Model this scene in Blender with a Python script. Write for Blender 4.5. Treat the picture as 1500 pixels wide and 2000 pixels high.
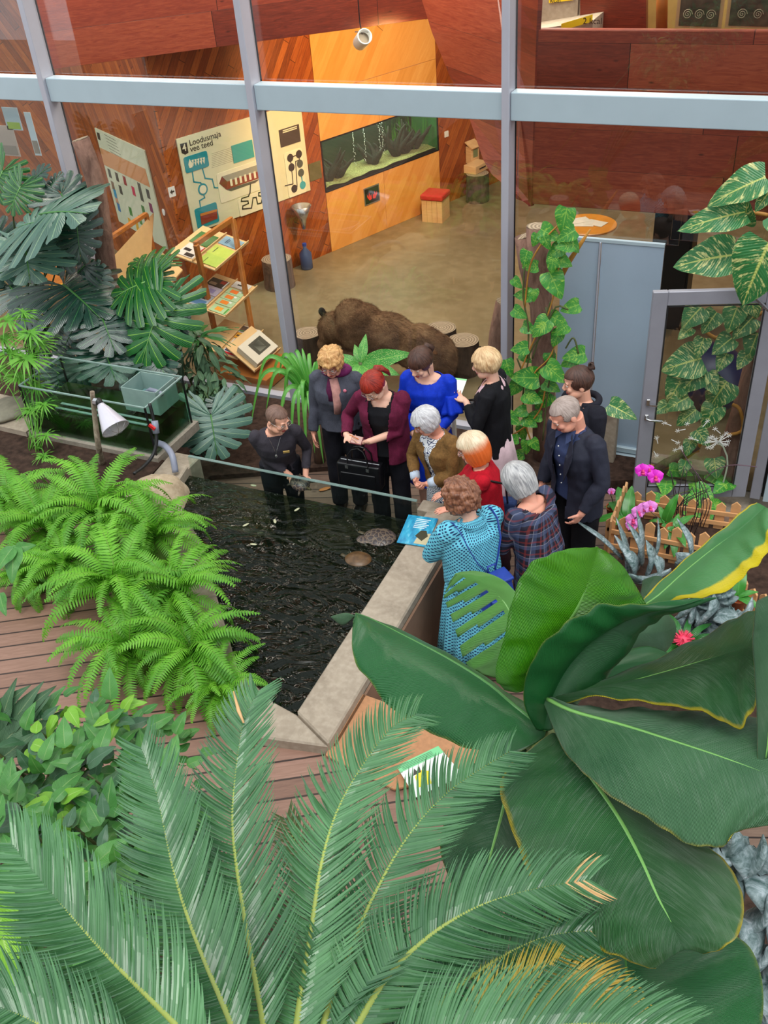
import bpy, math, random
import numpy as np
from mathutils import Vector, Matrix, Euler, noise

for o in list(bpy.data.objects): bpy.data.objects.remove(o)
sc = bpy.context.scene
COL = sc.collection

# ------------------------------------------------------------------ camera
F = 1880.0
EYE = np.array([0.0, 0.0, 6.0])
def _axes(vv=(970, 3550), vx=(-4000, 50)):
    d = np.array([vv[0]-750, vv[1]-1000, F]); d /= np.linalg.norm(d)
    x = -np.array([vx[0]-750, vx[1]-1000, F]); x -= x.dot(d)*d; x /= np.linalg.norm(x)
    return np.array([x, np.cross(-d, x), -d])
AX = _axes()
cam = bpy.data.objects.new('camera', bpy.data.cameras.new('camera')); COL.objects.link(cam)
cam.data.sensor_fit = 'AUTO'; cam.data.sensor_width = 36.0; cam.data.lens = F*36.0/2000.0
cam.data.clip_start = 0.05; cam.data.clip_end = 200
_m = Matrix.Identity(4)
for i in range(3):
    _m[i][0] = AX[i, 0]; _m[i][1] = -AX[i, 1]; _m[i][2] = -AX[i, 2]; _m[i][3] = EYE[i]
cam.matrix_world = _m
sc.camera = cam

# ------------------------------------------------------------------ world, lights, exposure
sc.view_settings.view_transform = 'Standard'; sc.view_settings.look = 'None'
sc.view_settings.gamma = 1.0; sc.view_settings.use_curve_mapping = False
sc.view_settings.exposure = 0.50
w = bpy.data.worlds.new('overcast'); sc.world = w; w.use_nodes = True
_bg = w.node_tree.nodes['Background']
_bg.inputs[0].default_value = (0.90, 0.97, 1.0, 1); _bg.inputs[1].default_value = 0.95
def lamp(name, kind, loc, aim, energy, color=(1, 1, 1), size=1.0, size_y=None, angle=0.3, spot=1.2):
    d = bpy.data.lights.new(name, kind); d.energy = energy; d.color = color
    if kind == 'AREA':
        d.size = size
        if size_y: d.shape = 'RECTANGLE'; d.size_y = size_y
    elif kind == 'SUN': d.angle = angle
    elif kind == 'SPOT': d.spot_size = spot; d.spot_blend = 0.6; d.shadow_soft_size = size
    o = bpy.data.objects.new(name, d); COL.objects.link(o); o.location = loc
    v = Vector(aim)-Vector(loc); o.rotation_euler = v.to_track_quat('-Z', 'Y').to_euler()
    return o
lamp('daylight', 'SUN', (-2, 0, 12), (-3.2, 4.5, 0), 1.5, (1, 0.98, 0.94), angle=0.6)
lamp('ceiling_light', 'AREA', (-4.5, 12.5, 5.6), (-4.5, 12.5, 0), 340, (1, 0.90, 0.74), 5.0, 4.0)
lamp('wall_washer', 'SPOT', (-5.1, 12.6, 3.2), (-7.2, 14.2, 2.2), 330, (1, 0.56, 0.20), 0.15, spot=1.75)
lamp('left_ceiling_light', 'AREA', (-9.0, 10.6, 5.6), (-9.2, 10.9, 0), 210, (1, 0.90, 0.76), 2.5, 1.6)
lamp('gallery_light', 'AREA', (-1.0, 12.6, 6.6), (-1.0, 12.4, 0), 120, (1, 0.92, 0.8), 3.0, 2.0)

# ------------------------------------------------------------------ picking points of the place
def ray(px, py):
    return AX @ np.array([px-750.0, py-1000.0, F])
def atz(px, py, z):
    r = ray(px, py); return Vector(EYE+(z-EYE[2])/r[2]*r)
def aty(px, py, y):
    r = ray(px, py); return Vector(EYE+(y-EYE[1])/r[1]*r)
def atd(px, py, d):
    r = ray(px, py); return Vector(EYE+d*r/np.linalg.norm(r))

# ------------------------------------------------------------------ object helpers
def lin(c):
    return tuple(((v/255.0)/12.92 if v/255.0 <= 0.04045 else ((v/255.0+0.055)/1.055)**2.4) for v in c)
def props(o, label=None, cat=None, group=None, kind=None):
    if label: o['label'] = label
    if cat: o['category'] = cat
    if group: o['group'] = group
    if kind: o['kind'] = kind
    return o
def thing(name, label, cat, loc=(0, 0, 0), rz=0.0, group=None):
    o = bpy.data.objects.new(name, None); COL.objects.link(o)
    o.empty_display_size = 0.1
    o.location = loc; o.rotation_euler = (0, 0, rz)
    return props(o, label, cat, group)
def dup(root, loc=None, rz=None, label=None, group=None, scale=None):
    r = root.copy(); COL.objects.link(r)
    if loc is not None: r.location = loc
    if rz is not None: r.rotation_euler[2] = rz
    if scale is not None: r.scale = (scale,)*3
    if label: r['label'] = label
    if group: r['group'] = group
    for ch in list(root.children):
        c = ch.copy(); COL.objects.link(c); c.parent = r
        for g in ch.children:
            d = g.copy(); COL.objects.link(d); d.parent = c
    return r

class MB:
    """collects shapes into one mesh"""
    def __init__(s): s.v = []; s.f = []; s.m = []; s.uv = []; s.mi = 0
    def face(s, idx, uv=None):
        s.f.append(tuple(idx)); s.m.append(s.mi); s.uv.append(uv)
    def box(s, c, size, rot=None, taper=1.0):
        b = len(s.v); R = rot.to_matrix() if isinstance(rot, Euler) else rot
        for z in (-.5, .5):
            for x, y in ((-.5, -.5), (.5, -.5), (.5, .5), (-.5, .5)):
                k = taper if z > 0 else 1.0
                p = Vector((x*size[0]*k, y*size[1]*k, z*size[2]))
                if R is not None: p = R @ p
                s.v.append(p+Vector(c))
        for q in ((0, 3, 2, 1), (4, 5, 6, 7), (0, 1, 5, 4), (1, 2, 6, 5), (2, 3, 7, 6), (3, 0, 4, 7)):
            s.face([b+i for i in q])
        return s
    def bar(s, a, b_, w, h, up=(0, 0, 1)):
        a = Vector(a); b_ = Vector(b_); d = b_-a; L = d.length; d.normalize()
        u = Vector(up); side = d.cross(u)
        if side.length < 1e-4: side = Vector((1, 0, 0))
        side.normalize(); u = side.cross(d)
        R = Matrix((d, side, u)).transposed()
        return s.box((a+b_)/2, (L, w, h), R)
    def prism(s, poly, z0, z1):
        b = len(s.v); n = len(poly)
        for z in (z0, z1):
            for p in poly: s.v.append(Vector((p[0], p[1], z)))
        s.face([b+i for i in range(n)][::-1]); s.face([b+n+i for i in range(n)])
        for i in range(n):
            j = (i+1) % n; s.face([b+i, b+j, b+n+j, b+n+i])
        return s
    def slab(s, pts, off):
        """closed plate: polygon of 3D points extruded by vector off"""
        b = len(s.v); n = len(pts); off = Vector(off)
        for p in pts: s.v.append(Vector(p))
        for p in pts: s.v.append(Vector(p)+off)
        s.face([b+i for i in range(n)]); s.face([b+n+i for i in range(n)][::-1])
        for i in range(n):
            j = (i+1) % n; s.face([b+j, b+i, b+n+i, b+n+j])
        return s
    def tube(s, pts, rad, seg=8, cap=True, flat=None):
        pts = [Vector(p) for p in pts]; n = len(pts)
        if not hasattr(rad, '__len__'): rad = [rad]*n
        b = len(s.v); prev = None
        for i, p in enumerate(pts):
            t = (pts[min(i+1, n-1)]-pts[max(i-1, 0)])
            if t.length < 1e-9: t = Vector((0, 0, 1))
            t.normalize()
            if prev is None:
                a = Vector((0, 0, 1)) if abs(t.z) < .9 else Vector((1, 0, 0))
                u = t.cross(a).normalized()
            else:
                u = (prev-t*prev.dot(t)).normalized()
            prev = u; w_ = t.cross(u)
            for k in range(seg):
                an = 2*math.pi*k/seg
                s.v.append(p+(u*math.cos(an)+w_*math.sin(an)*(flat or 1.0))*rad[i])
        for i in range(n-1):
            for k in range(seg):
                k2 = (k+1) % seg
                s.face([b+i*seg+k, b+i*seg+k2, b+(i+1)*seg+k2, b+(i+1)*seg+k],
                       [(k/seg, i/(n-1)), ((k+1)/seg, i/(n-1)), ((k+1)/seg, (i+1)/(n-1)), (k/seg, (i+1)/(n-1))])
        if cap:
            s.face([b+k for k in range(seg)][::-1]); s.face([b+(n-1)*seg+k for k in range(seg)])
        return s
    def ball(s, c, r, rot=None, seg=16, rings=10):
        if not hasattr(r, '__len__'): r = (r, r, r)
        R = rot.to_matrix() if isinstance(rot, Euler) else rot
        b = len(s.v); c = Vector(c)
        def P(th, ph):
            p = Vector((r[0]*math.sin(th)*math.cos(ph), r[1]*math.sin(th)*math.sin(ph), r[2]*math.cos(th)))
            return (R @ p if R is not None else p)+c
        s.v.append(P(0, 0))
        for i in range(1, rings):
            for k in range(seg): s.v.append(P(math.pi*i/rings, 2*math.pi*k/seg))
        s.v.append(P(math.pi, 0)); e = len(s.v)-1
        for k in range(seg):
            s.face([b, b+1+k, b+1+(k+1) % seg])
            s.face([e, e-seg+(k+1) % seg, e-seg+k])
        for i in range(rings-2):
            for k in range(seg):
                a = b+1+i*seg; k2 = (k+1) % seg
                s.face([a+k, a+seg+k, a+seg+k2, a+k2])
        return s
    def lathe(s, prof, c=(0, 0, 0), seg=24, rot=None):
        b = len(s.v); n = len(prof); c = Vector(c); R = rot.to_matrix() if isinstance(rot, Euler) else rot
        for r, z in prof:
            for k in range(seg):
                p = Vector((r*math.cos(2*math.pi*k/seg), r*math.sin(2*math.pi*k/seg), z))
                s.v.append((R @ p if R is not None else p)+c)
        for i in range(n-1):
            for k in range(seg):
                k2 = (k+1) % seg; s.face([b+i*seg+k, b+i*seg+k2, b+(i+1)*seg+k2, b+(i+1)*seg+k])
        s.face([b+k for k in range(seg)][::-1]); s.face([b+(n-1)*seg+k for k in range(seg)])
        return s
    def grid(s, P, uv=None):
        b = len(s.v); n = len(P); m = len(P[0])
        for row in P:
            for p in row: s.v.append(Vector(p))
        for i in range(n-1):
            for j in range(m-1):
                q = None
                if uv: q = [uv(i, j), uv(i+1, j), uv(i+1, j+1), uv(i, j+1)]
                s.face([b+i*m+j, b+(i+1)*m+j, b+(i+1)*m+j+1, b+i*m+j+1], q)
        return s
    def mesh(s, name, mats, off=None, smooth=True):
        me = bpy.data.meshes.new(name)
        o = Vector(off) if off is not None else Vector((0, 0, 0))
        me.from_pydata([tuple(v-o) for v in s.v], [], s.f)
        mats = mats if isinstance(mats, (list, tuple)) else [mats]
        for m in mats: me.materials.append(m)
        if any(s.m): me.polygons.foreach_set('material_index', s.m)
        if any(u is not None for u in s.uv):
            ul = me.uv_layers.new(name='UVMap'); dat = []
            for f, u in zip(s.f, s.uv):
                for k in range(len(f)): dat.extend(u[k] if u else (0, 0))
            ul.data.foreach_set('uv', dat)
        if smooth: me.polygons.foreach_set('use_smooth', [True]*len(me.polygons))
        me.validate(); me.update()
        return me
    def build(s, name, mats, parent=None, off=None, smooth=False, bevel=0, bseg=1, solid=0, label=None):
        if parent is not None and off is None and parent.get('_world'): off = parent['_world']
        o = bpy.data.objects.new(name, s.mesh(name, mats, off, smooth)); COL.objects.link(o)
        if parent is not None: o.parent = parent
        if bevel:
            b = o.modifiers.new('bevel', 'BEVEL'); b.width = bevel; b.segments = bseg; b.limit_method = 'ANGLE'
        if solid:
            b = o.modifiers.new('solid', 'SOLIDIFY'); b.thickness = solid; b.offset = 0
        if label: o['label'] = label
        return o
def wthing(name, label, cat, loc, group=None):
    """a thing whose parts are given in world coordinates"""
    o = thing(name, label, cat, loc, 0, group); o['_world'] = tuple(loc); return o
def struct(o): o['kind'] = 'structure'; return o

# ------------------------------------------------------------------ materials
class NT:
    def __init__(s, name):
        s.mat = bpy.data.materials.new(name); s.mat.use_nodes = True
        s.t = s.mat.node_tree; s.t.nodes.clear()
        s.out = s.t.nodes.new('ShaderNodeOutputMaterial')
    def n(s, typ, ins=None, **kw):
        nd = s.t.nodes.new('ShaderNode'+typ)
        for k, v in kw.items(): setattr(nd, k, v)
        for k, v in (ins or {}).items():
            if isinstance(v, bpy.types.NodeSocket): s.t.links.new(v, nd.inputs[k])
            else: nd.inputs[k].default_value = v
        return nd
    def link(s, a, b): s.t.links.new(a, b)
    def coord(s, kind='Object', scale=(1, 1, 1), rot=(0, 0, 0), loc=(0, 0, 0)):
        tc = s.n('TexCoord'); mp = s.n('Mapping', {'Vector': tc.outputs[kind], 'Scale': scale, 'Rotation': rot, 'Location': loc})
        return mp.outputs[0]
    def noise(s, vec, scale, detail=4, rough=.55, dist=0):
        return s.n('TexNoise', {'Vector': vec, 'Scale': scale, 'Detail': detail, 'Roughness': rough, 'Distortion': dist}).outputs[0]
    def ramp(s, fac, stops, interp='LINEAR'):
        r = s.n('ValToRGB', {'Fac': fac}); cr = r.color_ramp; cr.interpolation = interp
        while len(cr.elements) < len(stops): cr.elements.new(0.5)
        for e, (p, c) in zip(cr.elements, stops): e.position = p; e.color = (*c[:3], 1)
        return r.outputs[0]
    def math(s, op, a, b=None, c=None):
        ins = {0: a}
        if b is not None: ins[1] = b
        if c is not None: ins[2] = c
        return s.n('Math', ins, operation=op).outputs[0]
    def mix(s, fac, a, b, blend='MIX'):
        nd = s.n('Mix', None, data_type='RGBA', blend_type=blend)
        for k, v in ((0, fac), (6, a), (7, b)):
            if isinstance(v, bpy.types.NodeSocket): s.t.links.new(v, nd.inputs[k])
            else: nd.inputs[k].default_value = v if k == 0 else (*v[:3], 1)
        return nd.outputs[2]
    def pbr(s, base, rough=.6, metal=0, bump=None, bstr=.3, bdist=.01, spec=.5, **kw):
        p = s.n('BsdfPrincipled', {'Metallic': metal, 'Specular IOR Level': spec})
        for k, v in (('Base Color', base), ('Roughness', rough)):
            if isinstance(v, bpy.types.NodeSocket): s.link(v, p.inputs[k])
            else: p.inputs[k].default_value = (*v[:3], 1) if k == 'Base Color' else v
        for k, v in kw.items():
            if isinstance(v, bpy.types.NodeSocket): s.link(v, p.inputs[k.replace('_', ' ')])
            else: p.inputs[k.replace('_', ' ')].default_value = v
        if bump is not None:
            b = s.n('Bump', {'Height': bump, 'Strength': bstr, 'Distance': bdist}); s.link(b.outputs[0], p.inputs['Normal'])
        s.link(p.outputs[0], s.out.inputs[0]); return s.mat

def plain(name, c, rough=.6, metal=0, var=.12, scale=6, bstr=.15, spec=.5, bscale=None, coat=0):
    t = NT(name); v = t.coord(); c = lin(c)
    nz = t.noise(v, scale, 5)
    col = t.ramp(nz, [(.3, tuple(k*(1-var) for k in c)), (.7, tuple(min(1, k*(1+var)) for k in c))])
    bz = t.noise(v, bscale or scale*8, 4)
    return t.pbr(col, rough, metal, bz, bstr, .004, spec, Coat_Weight=coat)

def wood_planks(name, cols, width=.12, angle=0.0, axis='XZ', rough=.45, seam=.012, grain=1.0, knots=True, seamdark=.25, L=2.2):
    """planks whose long side runs at `angle` in the given plane of the object's own axes"""
    t = NT(name); tc = t.n('TexCoord').outputs['Object']
    sx = t.n('SeparateXYZ', {0: tc}); a = sx.outputs[{'X': 0, 'Y': 1, 'Z': 2}[axis[0]]]; b = sx.outputs[{'X': 0, 'Y': 1, 'Z': 2}[axis[1]]]
    ca, sa = math.cos(angle), math.sin(angle)
    U = t.math('ADD', t.math('MULTIPLY', a, ca), t.math('MULTIPLY', b, sa))      # along
    V = t.math('SUBTRACT', t.math('MULTIPLY', b, ca), t.math('MULTIPLY', a, sa)) # across
    vi = t.math('DIVIDE', V, width); row = t.math('FLOOR', vi); fr = t.math('FRACT', vi)
    r1 = t.n('TexWhiteNoise', {'W': row}, noise_dimensions='1D').outputs[0]
    us = t.math('ADD', t.math('DIVIDE', U, L), t.math('MULTIPLY', r1, 7.0)); ucell = t.math('FLOOR', us); ufr = t.math('FRACT', us)
    cv = t.n('CombineXYZ', {0: row, 1: ucell}).outputs[0]
    rnd = t.n('TexWhiteNoise', {'Vector': cv}, noise_dimensions='2D').outputs[0]
    gv = t.n('CombineXYZ', {0: t.math('MULTIPLY', U, 1.6), 1: t.math('MULTIPLY', V, 14.0), 2: t.math('MULTIPLY', rnd, 20.0)}).outputs[0]
    g = t.noise(gv, 2.2*grain, 6, .62, 1.2)
    mixf = t.math('ADD', t.math('MULTIPLY', rnd, .32), t.math('MULTIPLY', g, .68))
    col = t.ramp(mixf, [(.18, lin(cols[0])), (.52, lin(cols[1])), (.85, lin(cols[2]))])
    if knots:
        kv = t.n('CombineXYZ', {0: t.math('MULTIPLY', U, 2.0), 1: t.math('MULTIPLY', V, 5.0), 2: rnd}).outputs[0]
        k = t.n('TexVoronoi', {'Vector': kv, 'Scale': 1.3}).outputs['Distance']
        col = t.mix(t.ramp(k, [(.03, (.75,)*3), (.10, (0, 0, 0))]), col, tuple(c*.35 for c in lin(cols[0])))
    e = t.math('MINIMUM', fr, t.math('SUBTRACT', 1.0, fr)); sw = seam/width
    sm = t.math('LESS_THAN', e, sw*.5)
    eu = t.math('LESS_THAN', ufr, .004/L*2)
    smm = t.math('MAXIMUM', sm, eu)
    col = t.mix(smm, col, tuple(c*seamdark for c in lin(cols[0])))
    h = t.math('SUBTRACT', t.math('MULTIPLY', g, .25), smm)
    return t.pbr(col, rough, 0, h, .5, .006)
# ------------------------------------------------------------------ shared materials
M = {}
M['alu'] = plain('brushed_aluminium', (182, 182, 194), .38, .15, .04, 3, .05)
M['alu_sky_tint'] = plain('sky_tinted_aluminium', (178, 196, 206), .35, .12, .03, 3, .05)  # bluish sky reflection put into the base colour of the metal
M['gasket'] = plain('black_rubber', (22, 22, 24), .6)
M['white'] = plain('white_paint', (225, 225, 220), .5, 0, .03)
M['black'] = plain('black_satin', (18, 18, 20), .45)
M['steel'] = plain('stainless', (190, 190, 192), .25, .9, .03)
M['concrete'] = None
def concrete(name, c1, c2, rough=.7, sc_=1.2, stain=True):
    t = NT(name); v = t.coord()
    a = t.noise(v, sc_, 7, .62, .6); b = t.noise(v, sc_*9, 5)
    col = t.ramp(a, [(.28, lin(c1)), (.72, lin(c2))])
    col = t.mix(t.ramp(b, [(.42, (0, 0, 0)), (.75, (.35,)*3)]), col, lin(tuple(min(255, k+28) for k in c2)))
    return t.pbr(col, rough, 0, b, .25, .004)
M['concrete'] = concrete('coping_concrete', (128, 114, 98), (172, 158, 140), .75, 2.2)
M['plinth'] = concrete('rough_concrete', (120, 112, 102), (158, 148, 134), .85, 3)
M['hallfloor'] = concrete('polished_concrete_floor', (108, 94, 66), (142, 126, 94), .38, .55)
M['soil'] = plain('dark_potting_soil', (62, 46, 38), .95, 0, .5, 14, .9, .2, 60)
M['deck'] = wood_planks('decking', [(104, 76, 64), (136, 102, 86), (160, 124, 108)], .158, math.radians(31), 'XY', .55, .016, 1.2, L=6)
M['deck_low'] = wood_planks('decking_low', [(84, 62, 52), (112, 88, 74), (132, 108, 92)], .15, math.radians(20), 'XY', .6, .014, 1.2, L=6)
M['darkwood'] = wood_planks('stained_diagonal_planks', [(92, 38, 10), (150, 74, 26), (192, 112, 50)], .11, math.radians(55), 'XZ', .4, .004, 1.0)
M['darkwoodB'] = wood_planks('stained_diagonal_planks_mirrored', [(92, 38, 8), (158, 76, 20), (204, 118, 44)], .11, math.radians(-62), 'XZ', .4, .004, 1.0)
M['lightply'] = wood_planks('light_plywood', [(206, 138, 60), (222, 156, 78), (234, 176, 100)], .16, math.radians(52), 'XZ', .35, .0, .6, False, L=9)
M['pine'] = wood_planks('pale_pine', [(168, 122, 74), (206, 164, 112), (228, 192, 142)], .3, 0, 'XZ', .5, .0, .8, False, L=9)
M['redtimber'] = wood_planks('red_stained_timber', [(72, 24, 14), (128, 50, 32), (168, 84, 54)], .42, 0, 'XZ', .35, .003, 1.3)
M['rackwood'] = plain('oiled_oak', (176, 108, 48), .4, 0, .18, 7)
M['birch'] = plain('birch_ply', (222, 184, 130), .45, 0, .06, 7)
def bark(name, c1, c2, s=9):
    t = NT(name); v = t.coord(scale=(1, 1, .35)); n1 = t.noise(v, s, 8, .7, .8); vo = t.n('TexVoronoi', {'Vector': v, 'Scale': s*2.2}).outputs[0]
    col = t.ramp(n1, [(.3, lin(c1)), (.7, lin(c2))])
    return t.pbr(col, .9, 0, t.math('ADD', n1, t.math('MULTIPLY', vo, .5)), .9, .02)
M['bark'] = bark('bark', (74, 56, 44), (142, 112, 88))
M['bark_red'] = bark('reddish_bark', (96, 66, 56), (164, 126, 108))
M['bark_dark'] = bark('dark_bark', (44, 33, 26), (98, 78, 60))
def endgrain(name, c1, c2):
    t = NT(name); v = t.coord(); wv = t.n('TexWave', {'Vector': v, 'Scale': 9.0, 'Distortion': 2.0, 'Detail': 2.0}, wave_type='RINGS', rings_direction='Z').outputs[1]
    return t.pbr(t.ramp(wv, [(0, lin(c1)), (1, lin(c2))]), .8)
M['endgrain'] = endgrain('sawn_end', (122, 104, 84), (176, 156, 130))
def glassmat(name, tint=(1, 1, 1), f=1.45, rough=0.0, boost=1.0):
    t = NT(name); bf = t.n('NewGeometry').outputs['Backfacing']
    ior = t.math('ADD', f, t.math('MULTIPLY', bf, 1.0/f-f))      # same reflection on both faces of the pane
    fr = t.math('MULTIPLY', t.n('Fresnel', {'IOR': ior}).outputs[0], boost)
    tr = t.n('BsdfTransparent', {'Color': (*tint, 1)}); gl = t.n('BsdfGlossy', {'Roughness': rough, 'Color': (1, 1, 1, 1)})
    mx = t.n('MixShader', {0: fr}); t.link(tr.outputs[0], mx.inputs[1]); t.link(gl.outputs[0], mx.inputs[2])
    t.link(mx.outputs[0], t.out.inputs[0]); return t.mat
M['glass'] = glassmat('window_glass', (.95, .97, .97), boost=1.5)
M['tankglass'] = glassmat('tank_glass', (.86, .95, .92))
M['edgeglass'] = plain('green_glass_edge', (140, 164, 158), .15, 0, .1)

# ------------------------------------------------------------------ floors
struct(MB().prism([(-30, -12), (20, -12), (20, 30), (-30, 30)], -.5, -.14).build('floor_ground', M['plinth']))
def floor_poly(name, poly, z0, z1, mat):
    return struct(MB().prism(poly, z0, z1).build(name, mat))
floor_poly('floor', [(-16, 9.02), (4, 9.02), (4, 24), (-16, 24)], -.12, 0, M['hallfloor'])
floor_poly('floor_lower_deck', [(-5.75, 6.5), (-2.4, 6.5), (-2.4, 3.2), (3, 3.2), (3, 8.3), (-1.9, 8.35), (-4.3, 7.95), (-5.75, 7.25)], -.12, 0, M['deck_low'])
POND = [(-5.32, 6.40), (-5.25, 6.07), (-4.92, 5.72), (-4.47, 5.33), (-4.0, 4.80), (-3.40, 4.13), (-2.98, 3.93), (-2.76, 3.88), (-2.76, 6.40)]
RIMO = [(-5.62, 6.50), (-5.55, 5.92), (-5.10, 5.52), (-4.62, 5.12), (-4.15, 4.62), (-3.55, 3.95), (-2.95, 3.60), (-2.42, 3.70), (-2.42, 6.40)]
# upper deck: the plain around the pond
floor_poly('floor_upper_deck', [(-12, -3), (3.5, -3), (3.5, 3.62), (-2.42, 3.70)]+RIMO[1:7][::-1][0:1]+[(-3.55, 3.95), (-4.15, 4.62), (-4.62, 5.12), (-5.10, 5.52), (-5.55, 5.92), (-5.62, 6.5), (-12, 6.5)], .62, .74, M['deck'])
# coping around the pond
b = MB(); n = len(POND)
for i in range(n-1):
    p0, p1, q0, q1 = POND[i], POND[i+1], RIMO[i], RIMO[i+1]
    b.prism([p0, q0, q1, p1], .0, .83 if i < n-2 else .86)
b.prism([(-2.86, 6.40), (-2.42, 6.40), (-2.42, 6.56), (-2.86, 6.56)], 0, .86)
b.prism([(-5.62, 6.34), (-5.32, 6.34), (-5.32, 6.62), (-5.62, 6.62)], 0, .80)
cop = wthing('pond_wall', 'pale concrete wall and coping around the dark pond', 'pond wall', (-2.76, 3.88, 0))
b.build('coping', M['concrete'], cop, bevel=.012)
MB().box((-2.405, 5.0, .40), (.02, 2.5, .76)).build('cladding', plain('plywood_cladding', (128, 98, 78), .7, 0, .15, 5), cop, label='brown plywood cladding')
M['pondbed'] = plain('dark_pond_bed', (34, 38, 22), .9, 0, .5, 3, .5)
bed = MB().prism(POND, -.1, .12)
bed.build('pond_bed', M['pondbed'])['kind'] = 'structure'
# water
t = NT('pond_water'); v = t.coord()
n1 = t.noise(t.coord(scale=(1, 1.6, 1)), 2.6, 3, .5, 1.6); n2 = t.noise(v, 9, 2, .5, .5)
wv = t.n('TexWave', {'Vector': t.coord(loc=(4.2, -5.4, 0)), 'Scale': 2.6, 'Distortion': 2.5, 'Detail': 1.5}, wave_type='RINGS', rings_direction='Z').outputs[1]
h = t.math('ADD', n1, t.math('ADD', t.math('MULTIPLY', n2, .10), t.math('MULTIPLY', wv, .10)))
bp = t.n('Bump', {'Height': h, 'Strength': .55, 'Distance': .10}).outputs[0]
fr = t.n('Fresnel', {'IOR': 1.33, 'Normal': bp}).outputs[0]
gl = t.n('BsdfGlossy', {'Roughness': .015, 'Normal': bp}); tr = t.n('BsdfTransparent', {'Color': (.20, .27, .16, 1)})
mur = t.n('BsdfDiffuse', {'Color': (.006, .010, .005, 1)})
m0 = t.n('MixShader', {0: .45}); t.link(tr.outputs[0], m0.inputs[1]); t.link(mur.outputs[0], m0.inputs[2])
mx = t.n('MixShader', {0: fr}); t.link(m0.outputs[0], mx.inputs[1]); t.link(gl.outputs[0], mx.inputs[2]); t.link(mx.outputs[0], t.out.inputs[0])
wt = MB(); wt.v = [Vector((x, y, .72)) for x, y in [(p[0], min(p[1], 6.385)) for p in POND]]; wt.face(list(range(len(POND))))
M['water'] = t.mat
props(wt.build('pond_water', t.mat), 'dark rippled pond water inside the concrete coping', 'water', kind='stuff')
# glass front of the pond
gp = wthing('pond_glass_panel', 'long laminated glass pane closing the far side of the pond', 'glass panel', (-4.1, 6.42, .1))
MB().box((-4.08, 6.42, .50), (2.44, .034, .86)).build('pane', M['tankglass'], gp)
e = MB()
for dy in (-.011, 0, .011): e.box((-4.08, 6.42+dy, .936), (2.44, .005, .010))
e.build('polished_edge', M['edgeglass'], gp, label='pale green polished top edge')
MB().box((-4.08, 6.44, .06), (2.44, .07, .1)).build('bottom_channel', M['plinth'], gp)

# soil beds
MB().prism([(-14, 9.02), (-14, 6.5),(-9.5, 6.5), (-5.75, 6.62), (-5.75, 7.25), (-4.3, 7.95), (-1.9, 8.35), (-1.3, 8.6), (-1.3, 9.02)], -.1, .06).build('soil_bed', M['soil'])
props(bpy.data.objects['soil_bed'], 'bare dark soil bed along the foot of the glass wall', 'soil', kind='stuff')
g = MB().prism([(-9, 4.9), (-5.15, 5.5), (-5.6, 5.95), (-5.64, 6.45), (-9, 6.45)], .72, .80).build('gravel_bed', M['soil'])
props(g, 'brown gravelly soil bed left of the pond, beside the ferns', 'soil', kind='stuff')
# dark earth of the bed by the fence and the beds below the camera
g = MB().prism([(-1.25, 4.9), (2.6, 4.9), (2.6, 7.7), (-1.05, 7.7)], -.02, .38).build('planter_soil', M['soil'])
props(g, 'dark soil filling the fenced bed at the right', 'soil', kind='stuff')
g = MB().prism([(-7, -2.5), (2.8, -2.5), (2.8, 3.6), (-.55, 3.6), (-.9, 2.5), (-2.2, 2.6), (-7, 3.0)], .70, .82).build('front_soil', M['soil'])
props(g, 'dark soil bed under the palms in the foreground', 'soil', kind='stuff')

# ------------------------------------------------------------------ glass wall of the hall
MX = [-11.0, -8.30, -5.60, -2.87, -0.08]
for i, x in enumerate(MX):
    b = MB().box((x, 9.08, 3.2), (.075, .20, 6.6)); o = b.build('mullion', M['alu'], bevel=.006); struct(o); o.name = 'trim_%d' % (i+1)
    g = MB().box((x, 9.186, 3.2), (.095, .012, 6.6)).build('gasket', M['gasket'], o)
for i in range(4):
    x0, x1 = MX[i]+.04, MX[i+1]-.04
    o = MB().box(((x0+x1)/2, 9.10, 3.655), (x1-x0, .16, .25)).build('trim_%d' % (i+6), M['alu_sky_tint'], bevel=.008, bseg=2); struct(o)
    MB().box(((x0+x1)/2, 9.01, 3.655), (x1-x0, .02, .02))
    w_ = MB().box(((x0+x1)/2, 9.155, 5.1), (x1-x0, .012, 2.6)).build('window_%d' % (i*2+1), M['glass']); struct(w_)
    if i < 3:
        w_ = MB().box(((x0+x1)/2, 9.155, 1.80), (x1-x0, .012, 3.45)).build('window_%d' % (i*2+2), M['glass']); struct(w_)
        s_ = MB().box(((x0+x1)/2, 9.12, .04), (x1-x0, .12, .08)).build('trim_%d' % (i+12), M['alu']); struct(s_)
# right bay: opaque blue-grey panels beside the door opening, glass above
o = MB().box((-.70, 9.155, 3.0), (1.16, .012, 1.05)).build('window_9', M['glass']); struct(o)
o = MB().box((-2.0, 9.155, 2.97), (1.60, .012, 1.10)).build('window_10', M['glass']); struct(o)
M['frost'] = plain('satin_blue_grey_panel', (158, 176, 194), .30, 0, .05, 1.5, .02, .6)
pn = wthing('screen_panel', 'satin blue-grey glass screen standing behind the vine-covered trunk', 'panel', (-1.9, 9.16, 0))
MB().box((-2.13, 9.12, 1.24), (.37, .03, 2.34)).build('left_sheet', M['frost'], pn)
MB().box((-1.62, 9.12, 1.24), (.60, .03, 2.34)).build('right_sheet', M['frost'], pn)
MB().box((-1.93, 9.09, 1.24), (.012, .03, 2.34)).build('joint', M['alu'], pn)
MB().box((-1.83, 9.12, 2.425), (1.02, .045, .03)).build('top_rail', M['alu_sky_tint'], pn)
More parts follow.
